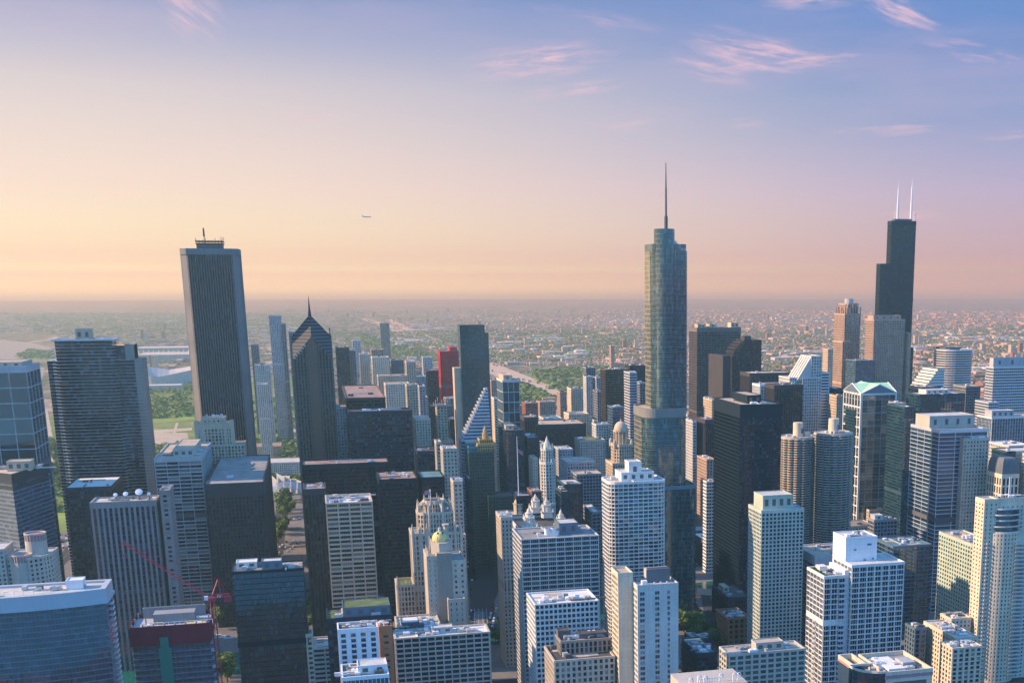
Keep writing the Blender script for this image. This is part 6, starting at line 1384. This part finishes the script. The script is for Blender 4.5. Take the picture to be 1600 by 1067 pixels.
# ------------------------------------------------ middle blocks between the gilded tower and the silver spire tower
for a in [
 ('office_tower', 'brown office tower with a wide flat cream cap and gilded glass corner', 1830, 938, 985, 577, 'bronze', 34, 'r_tan'), ('office_tower', 'white slender tower with flat dark cap east of the cream-capped brown tower', 2000, 911, 925, 588, 'pale', 26, 'r_tan'),
 ('office_tower', 'grey tower with a banded dark cap above the white slender tower', 2080, 911, 930, 574, 'greygrid', 26, 'r_tan'), ('office_tower', 'grey slab west of the white slender tower', 1990, 926, 938, 590, 'greypunch', 30, 'r_tan'),
 ('office_tower', 'dark slab standing just east of the cream-capped brown tower', 1800, 928, 939, 611, 'greygrid', 30, 'r_tan'), ('office_tower', 'glass-faced grey banded tower with triangular sunlit panel', 1700, 975, 995, 582, 'bandgrey', 34, 'r_pale'),
 ('office_tower', 'dark glass tower wedged behind the silver spire tower on its east side', 1900, 976, 1008, 571, 'dark', 34, 'r_grey'), ('office_tower', 'teal-grey slab against the east side of the silver spire tower', 1760, 992, 1008, 598, 'greygrid', 30, 'r_grey'),
 ('office_building', 'blue glass block with white stripes on its sunlit side', 1600, 949, 975, 636, 'bluecurt', 30, 'r_grey'), ('office_tower', 'cream tower with square windows at the edge of the far park', 2150, 886, 911, 607, 'creampunch', 36, 'r_rose'),
 ('office_building', 'rose brick tower beside the cream park-edge tower', 2120, 870, 885, 612, 'rosepunch', 30, 'r_rose'), ('office_building', 'wide cream palazzo block with arched windows below the cream park-edge tower', 1830, 881, 920, 647, 'creampunch', 40, 'r_pale'),
 ('office_building', 'red brick block with stepped roof behind the brown department block', 2050, 815, 840, 630, 'brickpunch', 40, 'r_rose'), ('office_building', 'long purple-brown department block with cornice', 1700, 820, 915, 664, 'brownv', 60, 'r_tan'),
 ('office_building', 'dark brown block in front of the long department block at its east end', 1600, 812, 840, 652, 'brown', 40, 'r_rose'), ('office_building', 'brown low block with a red side behind the flagpole', 1480, 816, 842, 684, 'brownv', 40, 'r_rose'),
 ('office_building', 'sunlit cream block with pale roof east of the octagonal needle tower', 1560, 834, 852, 694, 'creampunch', 40, 'r_pale'), ('office_building', 'grey classical block west of the octagonal needle tower', 1530, 866, 895, 702, 'greypunch', 36, 'r_pale'),
 ('office_building', 'tan block with green roof and rooftop sheds in the middle of the old blocks', 1600, 898, 945, 688, 'limepunch', 36, 'r_green'), ('office_building', 'dark tan classical block behind the grey classical block', 1680, 924, 962, 678, 'limepunch', 36, 'r_tan'),
 ('office_tower', 'cream slab with square windows rising behind the domed tower', 1620, 924, 962, 663, 'pale', 30, 'r_tan'), ('office_building', 'sunlit east wing of the cream slab behind the domed tower', 1640, 922, 934, 656, 'creampunch', 30, 'r_tan'),
 ('office_building', 'grey stone block with a cream stair tower on its roof', 1400, 876, 930, 722, 'greypunch', 40, 'r_tan'), ('office_building', 'pale grey columned block beside the grey stone block', 1350, 893, 940, 741, 'greygrid', 30, 'r_tan'),
 ('office_building', 'stepped teal banded glass block behind the octagonal needle tower', 1190, 871, 910, 757, 'tealcurt', 36, 'r_pale'), ('office_building', 'lower stepped wing of the teal banded glass block', 1175, 868, 888, 768, 'tealcurt', 30, 'r_pale'),
 ('office_building', 'low grey block with pale roof lights between teal glass block and white rounded tower', 1190, 912, 938, 800, 'greygrid', 46, 'r_white'), ('office_building', 'brown-red small block east of the octagonal needle tower', 1290, 824, 846, 768, 'brickpunch', 30, 'r_rose'),
 ('office_building', 'cream sunlit block with balcony roof at the foot of the teal glass block', 1420, 826, 840, 716, 'creampunch', 30, 'r_tan'), ('office_building', 'tan stone tower with light crown west of the gilded tower base', 1000, 775, 800, 808, 'limepunch', 30, 'r_pale'),
 ('office_building', 'dark tower base between gilded tower and the white cupola building', 1230, 800, 830, 775, 'dark', 30, 'r_grey'), ('office_building', 'green-domed low market block beyond the department block', 1950, 842, 880, 655, 'pale', 60, 'r_teal'),
 ('office_building', 'rose block at the far edge of the railway lands', 2400, 838, 868, 628, 'rosepunch', 40, 'r_rose'), ('office_building', 'low brick block beside the rose railway block', 2300, 800, 822, 634, 'brickpunch', 50, 'r_rose'),
 ('office_building', 'tan block below the framed tower with sunlit cream side', 1800, 808, 822, 655, 'tanpunch', 40, 'r_rose'), ('office_tower', 'mauve tower in haze behind the square-framed tower', 2200, 764, 776, 594, 'rosepunch', 30, 'r_rose'),
 ('office_tower', 'tall dark brick slab on the far plain beyond the park', 3300, 955, 975, 568, 'rosepunch', 30, 'r_rose'), ('office_tower', 'pale twin slab beside the brick slab on the far plain', 3300, 952, 960, 540, 'rosepunch', 20, 'r_rose'),
 ('office_building', 'cream plaza block glimpsed right of the silver spire tower', 1650, 1108, 1117, 624, 'tanpunch', 40, 'r_tan'), ('office_building', 'teal flat block glimpsed between the corncob towers and green pediment tower', 1400, 1329, 1345, 640, 'tealcurt', 30, 'r_teal'),
 ('office_tower', 'hazy grey tower behind the stepped rose tower', 2600, 1286, 1302, 545, 'tanpunch', 30, 'r_tan')]:
    k_, l_, d_, xl, xr, yt, st, dp, rf = a
    T(k_, l_, d_, xl, xr, yt, st, dep=dp, roof=rf, eq=3, cat='office tower' if 'tower' in k_ else 'office building')
# ------------------------------------------------ small low blocks that fill the streets between
def filler():
    rd = random.Random(12)
    used = [tuple(o['dims'][:4]) for o in S.objects if 'dims' in o]
    cw = {'creampunch': 'cream', 'limepunch': 'grey-tan stone', 'brickpunch': 'red brick', 'greypunch': 'light grey', 'tanpunch': 'tan', 'brownv': 'dark brown', 'pale': 'off-white', 'rosepunch': 'rose'}
    rw = {'r_grey': 'grey gravel', 'r_tan': 'tan', 'r_dark': 'black tar', 'r_pale': 'pale', 'r_rose': 'reddish', 'r_white': 'white'}
    sts = list(cw) + ['creampunch', 'tanpunch', 'limepunch']; rfs = list(rw); n = 0
    for cy in range(1320, 2640, 52):
        for cx in range(-60, 1420, 58):
            if rd.random() < .14: continue
            x0 = cx + rd.uniform(0, 8); x1 = x0 + rd.uniform(30, 50); y0 = cy + rd.uniform(0, 8); y1 = y0 + rd.uniform(28, 46)
            if any(abs((x0 + x1) / 2 - sx_) < (x1 - x0) / 2 + 6 for sx_ in NS): continue
            if any(u[0] < x1 + 2 and u[1] > x0 - 2 and u[2] < y1 + 2 and u[3] > y0 - 2 for u in used): continue
            h = rd.uniform(20, 66) if cy < 2150 else rd.uniform(14, 46)
            px, py = PJ((x0 + x1) / 2, y0, h)
            if px < 515 or px > 1640 or (760 < px < 900 and py < 622) : continue
            st = rd.choice(sts); rf = rd.choice(rfs); n += 1
            rt = root('office_building', 'low %s block with a flat %s roof among the downtown blocks' % (cw[st], rw[rf]), 'office building', (x0 + x1) / 2, (y0 + y1) / 2, 0, 'low blocks filling the downtown streets')
            zr = body(rt, rect(x0, x1, y0, y1), 0, h, ST[st], rf, seed=n); rooftop(rt, x0, x1, y0, y1, zr, 2, n * 3)
            used.append((x0, x1, y0, y1))
filler()
# ------------------------------------------------ stadium and halls by the lake
def hall(px0, px1, py, d, h, lab, roof='r_pale', st='pale', dep=90, kind='exhibition_hall'):
    x0, y = AZ(px0, py); x1, _ = AZ(px1, py); rt = root(kind, lab, 'building', (x0 + x1) / 2, y + dep / 2)
    body(rt, rect(x0, x1, y, y + dep), 0, h, ST[st], roof, seed=3); return rt, x0, x1, y, h
rt, x0, x1, y, h = hall(215, 300, 566, 0, 30, 'vast flat white-roofed exhibition hall near the lake', dep=260)
m_ = MB()
for i in range(12): m_.bar((x0 + (x1 - x0) * i / 11, y + 60, h), (x0 + (x1 - x0) * i / 11, y + 60, h + 16), 1.2)
m_.build('roof_pylon', 'white', rt)
hall(212, 300, 552, 0, 24, 'second long pale exhibition hall beyond the pylon-roofed hall', dep=200)
hall(226, 282, 612, 0, 18, 'long low museum with a pale flat roof in front of the stadium', dep=70, kind='museum')
def stadium():
    x, y = AZ(258, 596); rt = root('stadium', 'grey bowl stadium with a tilted curved stand near the lake', 'stadium', x, y)
    n = 40; o = [(x + 130 * math.cos(2 * math.pi * i / n), y + 190 * math.sin(2 * math.pi * i / n)) for i in range(n)]; i_ = [(x + (p[0] - x) * .55, y + (p[1] - y) * .55) for p in o]
    m_ = MB()
    for k_ in range(n):
        a, b = k_, (k_ + 1) % n; ha, hb = 28 + 22 * abs(math.cos(2 * math.pi * a / n)), 28 + 22 * abs(math.cos(2 * math.pi * b / n))
        m_.poly([(*o[a], 0), (*o[b], 0), (*o[b], hb), (*o[a], ha)]); m_.poly([(*o[a], ha), (*o[b], hb), (*i_[b], 6), (*i_[a], 6)])
    m_.build('stand', 'lgrey', rt); MB().poly([(*p, 2) for p in i_]).build('pitch', 'lawn', rt)
stadium()
rt, x0, x1, y, h = hall(401, 470, 742, 0, 20, 'low theatre block with a flat pale roof by the park', dep=60, kind='theatre')
hall(396, 440, 720, 0, 26, 'long low park pavilion block with pink roof plant', 'r_rose', 'tanpunch', 60, 'pavilion')
def trellis():
    x, y = AZ(455, 783); rt = root('pavilion_trellis', 'curved silver trellis arches of the park bandshell', 'bandshell', x, y)
    m_ = MB()
    for k_ in range(6):
        for i in range(10):
            t0, t1 = i / 10, (i + 1) / 10; P = lambda t: (x - 45 + 80 * t, y + k_ * 14, 1 + 20 * math.sin(t * math.pi)); m_.bar(P(t0), P(t1), .45)
    for i in range(8): xx = x - 40 + i * 10; m_.bar((xx, y, 1 + 20 * math.sin((5 + i * 10) / 80 * math.pi)), (xx, y + 70, 1 + 20 * math.sin((5 + i * 10) / 80 * math.pi)), .3)
    m_.build('trellis_lattice', 'alu', rt)
    s = MB()
    for i in range(7): s.poly([(x - 30 + i * 9, y + 72, 0), (x - 22 + i * 9, y + 66, 0), (x - 20 + i * 9.6, y + 60, 24 + 6 * math.sin(i)), (x - 30 + i * 9.6, y + 70, 28 + 6 * math.sin(i + 1))])
    s.build('bandshell_shell', 'alu', rt)
trellis()
# ------------------------------------------------ river edge terraces, bridge
def dock(px0, py0, px1, py1, lab):
    (x0, y0), (x1, y1) = AZ(px0, py0, 5), AZ(px1, py1, 5); rt = root('river_terrace', lab, 'terrace', (x0 + x1) / 2, (y0 + y1) / 2)
    MB().box(min(x0, x1), max(x0, x1), min(y0, y1), max(y0, y1), 0, 4).build('deck', 'lgrey', rt); m_ = MB()
    for i in range(14): xx = min(x0, x1) + abs(x1 - x0) * i / 13; m_.box(xx - .3, xx + .3, min(y0, y1) - .3, min(y0, y1), 0, 5.2)
    m_.build('railing', 'beige', rt)
dock(280, 958, 372, 940, 'long grey quay terrace behind the netted unfinished tower'); dock(470, 957, 516, 938, 'grey quay terrace between the dark glass block and the tan gridded tower')
# ================================================================== small things
def car_proto(col):
    b = MB(); b.prism([(-2.2, -.9), (2.2, -.9), (2.2, .9), (-2.2, .9)], .35, .85); b.prism(rect(-1.5, 1.2, -.82, .82), .85, 1.5, None, 3, True, 0, rect(-1.0, .75, -.68, .68))
    for x in (-1.4, 1.4):
        for y in (-.85, .85): b.box(x - .33, x + .33, y - .1, y + .1, 0, .66)
    return b
CARS = []
for nm, c in (('whitemetal', 'white'), ('steelblack', 'black'), ('alu', 'silver'), ('dredsteel', 'red'), ('steelblue', 'blue'), ('formwork', 'yellow')):
    o = car_proto(c).build('car', nm); COL.objects.unlink(o); CARS.append((o, c))
def car(x, y, rz, i, where, group):
    o, c = CARS[i % len(CARS)]; k_ = o.copy(); COL.objects.link(k_); k_.location = (x, y, .25); k_.rotation_euler = (0, 0, rz); k_.scale = (1.15, 1.15, 1.15); tag(k_, '%s car %s' % (c, where), 'car', group)
rd = random.Random(8)
NC = 0
def cars_px(pix0, pix1, n, where, group, lanes=(0,), jit=2):
    (x0, y0), (x1, y1) = AZ(*pix0), AZ(*pix1); a = math.atan2(y1 - y0, x1 - x0); px_, py_ = -math.sin(a), math.cos(a)
    for ln in lanes:
        for i in range(n):
            t = (i + rd.uniform(.1, .9)) / n; car(x0 + (x1 - x0) * t + px_ * ln, y0 + (y1 - y0) * t + py_ * ln, a + (math.pi if ln > 0 else 0), rd.choice((0, 0, 1, 1, 1, 2, 2, 3, 4, 5)), where, group)
# the avenue: a sheet of asphalt with lane lines, running from the bridge toward the foreground
psheet('road', [(727, 985), (778, 985), (772, 940), (786, 905), (772, 850), (722, 850), (730, 905), (735, 940)], .30, 'asphalt')
psheet('plaza', [(738, 985), (758, 985), (757, 955), (741, 955)], .34, 'pavement')
for off in (0, 7, 14, 21):
    psheet('road_markings', [(741 + off, 985), (741.5 + off, 985), (741.8 + off * .86, 950), (741.4 + off * .86, 950)], .38, 'paint_white')
cars_px((731, 968), (738, 950), 6, 'parked along the east kerb of the avenue', 'cars parked along the avenue', (0, 4)); cars_px((768, 985), (776, 948), 9, 'queued on the west side of the avenue', 'cars on the avenue', (0, 4))
cars_px((746, 980), (748, 955), 3, 'on the paved middle of the avenue', 'cars on the avenue', (0, 5)); cars_px((735, 935), (742, 862), 7, 'in the shade of the avenue beyond the bridge', 'cars on the shaded avenue', (0, 6, 14, 22))
cars_px((1112, 970), (1132, 1005), 7, 'parked in front of the orange brick warehouse', 'cars by the warehouse', (0, 12)); cars_px((1085, 985), (1105, 950), 5, 'on the street east of the brick warehouse', 'cars by the warehouse', (0, 5))
cars_px((440, 870), (470, 845), 6, 'on the wide road by the park', 'cars by the park', (0, 8, 16)); cars_px((432, 815), (472, 812), 6, 'in the park car park', 'cars by the park', (0, 8)); cars_px((94, 835), (100, 860), 6, 'in the parking lot near the lake', 'cars by the lake', (0, 6, 12))
cars_px((510, 1010), (524, 1006), 3, 'on the open parking deck street', 'cars by the river', (0,))
psheet('road', [(1085, 1010), (1130, 1012), (1125, 960), (1105, 925), (1095, 925), (1100, 960)], .28, 'asphalt')
psheet('plaza', [(1090, 918), (1112, 920), (1112, 930), (1090, 928)], .30, 'sand')
# trees by the river and streets
def grove(pix, n, sz, lab, grp, seed, zz=0):
    r_ = random.Random(seed); p = [AZ(*q) for q in pix]; xs, ys = [a for a, _ in p], [b for _, b in p]
    for i in range(n):
        u, v = r_.random(), r_.random(); x = (p[0][0] * (1 - u) + p[1][0] * u) * (1 - v) + (p[3][0] * (1 - u) + p[2][0] * u) * v; y = (p[0][1] * (1 - u) + p[1][1] * u) * (1 - v) + (p[3][1] * (1 - u) + p[2][1] * u) * v
        plant_tree(x, y, sz * r_.uniform(.7, 1.25), r_.randrange(4), lab, grp, r_.uniform(0, 6))
grove([(338, 985), (368, 985), (368, 960), (338, 962)], 12, 1.9, 'broad green tree on the river bank beside the netted unfinished tower', 'trees by the netted tower', 1)
grove([(472, 985), (516, 985), (516, 962), (472, 962)], 12, 1.9, 'broad green tree on the river bank near the open parking deck', 'trees by the parking deck', 2)
grove([(338, 1066), (364, 1066), (364, 1040), (338, 1046)], 8, 1.8, 'green tree beside the small round garden near the river', 'trees by the round garden', 3)
grove([(478, 1070), (526, 1070), (526, 1036), (484, 1040)], 16, 1.9, 'green tree in the yard below the open parking deck', 'trees in the yard', 4)
grove([(1062, 1000), (1092, 1000), (1088, 952), (1062, 956)], 18, 1.9, 'bright green tree along the street east of the brick warehouse', 'trees along the warehouse street', 5)
grove([(1090, 1010), (1140, 1010), (1130, 985), (1096, 985)], 10, 1.4, 'small green tree on the corner near the brick warehouse', 'trees along the warehouse street', 6)
grove([(438, 812), (458, 812), (458, 782), (438, 786)], 10, 2.4, 'large dark tree beside the curved trellis in the park', 'trees by the trellis', 7)
grove([(432, 850), (446, 850), (446, 822), (432, 826)], 10, 2.2, 'dark tree beside the wide park road', 'trees by the park road', 8)
grove([(88, 770), (104, 770), (104, 700), (80, 700)], 26, 2.2, 'green tree in the strip of park by the lake', 'trees in the lakeside strip', 9)
grove([(774, 1010), (792, 1010), (788, 985), (776, 985)], 8, 1.2, 'small street tree beside the avenue', 'trees beside the avenue', 10)
grove([(402, 766), (470, 764), (470, 752), (402, 756)], 24, 1.7, 'green tree in front of the low theatre', 'trees in front of the theatre', 11)
# boats on the river
def boat(px, py, L, lab):
    x, y = AZ(px, py, .5); rt = root('boat', lab, 'boat', x, y, .3)
    MB().prism([(x - L / 2, y - 1.6), (x + L * .3, y - 1.6), (x + L / 2, y), (x + L * .3, y + 1.6), (x - L / 2, y + 1.6)], .2, 1.6).build('hull', 'whitemetal', rt); MB().box(x - L * .3, x + L * .15, y - 1.1, y + 1.1, 1.6, 3.0).build('cabin', 'white', rt); MB().box(x - L * .29, x + L * .14, y - 1.16, y + 1.16, 2.0, 2.6).build('cabin_window', 'g_dark', rt)
boat(342, 995, 15, 'white tour boat moored on the green river by the trees'); boat(358, 996, 9, 'small white motor boat on the green river west of the tour boat'); boat(514, 990, 8, 'small pale boat on the river beside the tan gridded tower')
# flagpole on the old cupola by the avenue
def cupola_pole():
    d = 1225; X = lambda px, py: AD(px, py, d)[0]; Z = lambda py, px=815: AD(px, py, d)[1]; x = X(813, 780); y = d + 6; zb = Z(803)
    rt = root('domed_tower', 'round stone cupola block carrying a very tall thin flagpole', 'office building', x, y)
    w = X(824, 800) - X(805, 800); body(rt, rect(x - w * .8, x + w * .8, y - 6, y + 22), 0, zb, ST['limepunch'], 'r_pale')
    MB().cyl(x, y + 4, w * .45, zb - 1, Z(788), 12).cyl(x, y + 4, w * .52, Z(788) - .6, Z(788), 12).lathe(x, y + 4, [(w * .42, Z(788)), (w * .36, Z(784)), (w * .2, Z(780)), (.4, Z(777))], 12).build('cupola', 'lime', rt)
    xt = XP(814.5, y + 4, Z(690)); MB().cyl(x, y + 4, .5, Z(778), Z(683), 8, .22).build('flagpole', 'whitemetal', rt); zt = Z(702); o = MB()
    for i in range(5): o.poly([(x + i * 1.1, y + 4 + .5 * math.sin(i), zt - i * .7), (x + (i + 1) * 1.1, y + 4 + .5 * math.sin(i + 1), zt - (i + 1) * .7), (x + (i + 1) * 1.1, y + 4 + .5 * math.sin(i + 1), zt - 4 - (i + 1) * .7), (x + i * 1.1, y + 4 + .5 * math.sin(i), zt - 4 - i * .7)])
    f = o.build('flag', 'pinkband'); tag(f, 'small red-pink flag on the very tall thin flagpole', 'flag')
cupola_pole()
# slender antenna mast behind the chevron-topped tower
def mast():
    d = 1450; x, z0 = AD(524, 720, d); zt = AD(519, 512, d)[1]; rt = root('antenna_mast', 'thin lattice antenna mast standing west of the chevron-topped tower', 'antenna', x, d + 8)
    xx = XP(521.5, d + 8, (z0 + zt) / 2); m_ = MB()
    for i in range(30):
        a, b = zt * i / 30, zt * (i + 1) / 30; m_.bar((xx - .8, d + 8, a), (xx + .8, d + 8, b), .14).bar((xx + .8, d + 8, a), (xx - .8, d + 8, b), .14)
    for s_ in (-.8, .8): m_.bar((xx + s_, d + 8, 0), (xx + s_, d + 8, zt * .94), .28)
    m_.build('mast_lattice', 'steeldark', rt); MB().bar((xx, d + 8, zt * .9), (xx, d + 8, zt), .4, .15).build('mast_tip', 'steeldark', rt)
mast()
# white looped roof sculptures at the bottom edge
def arches():
    d = 640; x0, z = AD(1078, 1064, d); rt = root('roof_frame', 'white looped steel roof frames poking up at the bottom edge', 'roof frame', x0 + 15, d + 8)
    MB().prism(rect(x0 - 4, x0 + 34, d - 2, d + 26), 0, z - 3, 3, 4).build('wall', 'beige', rt); m_ = MB()
    for px, dy, s_ in ((1077, 0, 1), (1100, 0, 1.15), (1145, 0, 1.2), (1152, 3, .9), (1124, 5, .8), (1090, 6, .7)):
        xx = XP(px, d + dy, z); h = 3.6 * s_
        for i in range(7):
            t0, t1 = i / 7 * math.pi, (i + 1) / 7 * math.pi; m_.bar((xx + 1.1 - 1.1 * math.cos(t0), d + dy, z + h - 2.6 + 1.0 * math.sin(t0)), (xx + 1.1 - 1.1 * math.cos(t1), d + dy, z + h - 2.6 + 1.0 * math.sin(t1)), .22)
        m_.bar((xx, d + dy, z - 4), (xx, d + dy, z + h - 2.6), .22); m_.bar((xx + 2.2, d + dy, z + h - 4.4), (xx + 2.2, d + dy, z + h - 2.6), .22)
    for i in range(9): xx = x0 + 6 + i * 1.5; m_.bar((xx, d + 1, z - 3), (xx, d + 1, z + .6), .14); m_.bar((xx - .7, d + 1, z + .6), (xx + .9, d + 1, z + .9), .16)
    m_.build('steel_loop', 'whitemetal', rt)
arches()
# airliner low over the plain
def airliner():
    d = 3600; x, z = AD(573, 339, d); y = d; rt = root('airliner', 'small airliner flying above the hazy horizon', 'aircraft', x, y, z)
    L = 38; f = MB(); n = 12; prof = [(-L / 2, .6, .9), (-L * .36, 1.7, .3), (-L * .2, 2.0, 0), (L * .3, 2.0, 0), (L * .42, 1.6, -.2), (L * .49, .7, -.5), (L / 2, .1, -.6)]
    for (a, ra, za), (b, rb, zb) in zip(prof, prof[1:]):
        for i in range(n):
            t0, t1 = 2 * math.pi * i / n, 2 * math.pi * (i + 1) / n
            f.poly([(x + a, y + ra * math.cos(t0), z + za + ra * math.sin(t0)), (x + b, y + rb * math.cos(t0), z + zb + rb * math.sin(t0)), (x + b, y + rb * math.cos(t1), z + zb + rb * math.sin(t1)), (x + a, y + ra * math.cos(t1), z + za + ra * math.sin(t1))])
    f.build('fuselage', 'lgrey', rt, True)
    for s_ in (-1, 1):
        w = MB(); a, b = [(x + 4, y + s_ * 1.5, z - .8), (x - 3, y + s_ * 1.5, z - .8), (x - 9, y + s_ * 17, z + .8), (x - 7, y + s_ * 17, z + .8)], .35
        w.poly(a).poly([(p[0], p[1], p[2] - b) for p in reversed(a)])
        for i in range(4): p, q = a[i], a[(i + 1) % 4]; w.poly([p, q, (q[0], q[1], q[2] - b), (p[0], p[1], p[2] - b)])
        w.build('wing', 'lgrey', rt); MB().cyl(x, y + s_ * 6, .1, z, z, 3).bar((x + 1.5, y + s_ * 6, z - 1.8), (x - 2.8, y + s_ * 6, z - 1.7), .85, .6).build('engine', 'dgrey', rt)
        MB().bar((x - L * .43, y + s_ * .5, z + 1), (x - L * .49, y + s_ * 6, z + 1.5), .5, .2).build('tailplane', 'lgrey', rt)
    t = MB(); a = [(x - L * .36, z + 1.5), (x - L * .47, z + 1.2), (x - L * .53, z + 7.5), (x - L * .48, z + 7.5)]
    t.poly([(p, y - .2, q) for p, q in a]).poly([(p, y + .2, q) for p, q in reversed(a)])
    for i in range(4): (p, q), (r_, s_) = a[i], a[(i + 1) % 4]; t.poly([(p, y - .2, q), (p, y + .2, q), (r_, y + .2, s_), (r_, y - .2, s_)])
    t.build('tail_fin', 'steelblue', rt)
airliner()
for o_ in S.objects:
    if o_.name == 'airliner': o_.scale = (.62, .62, .62)
haze()
for o in S.objects:
    for k_ in ('base', 'dims'):
        if k_ in o: del o[k_]
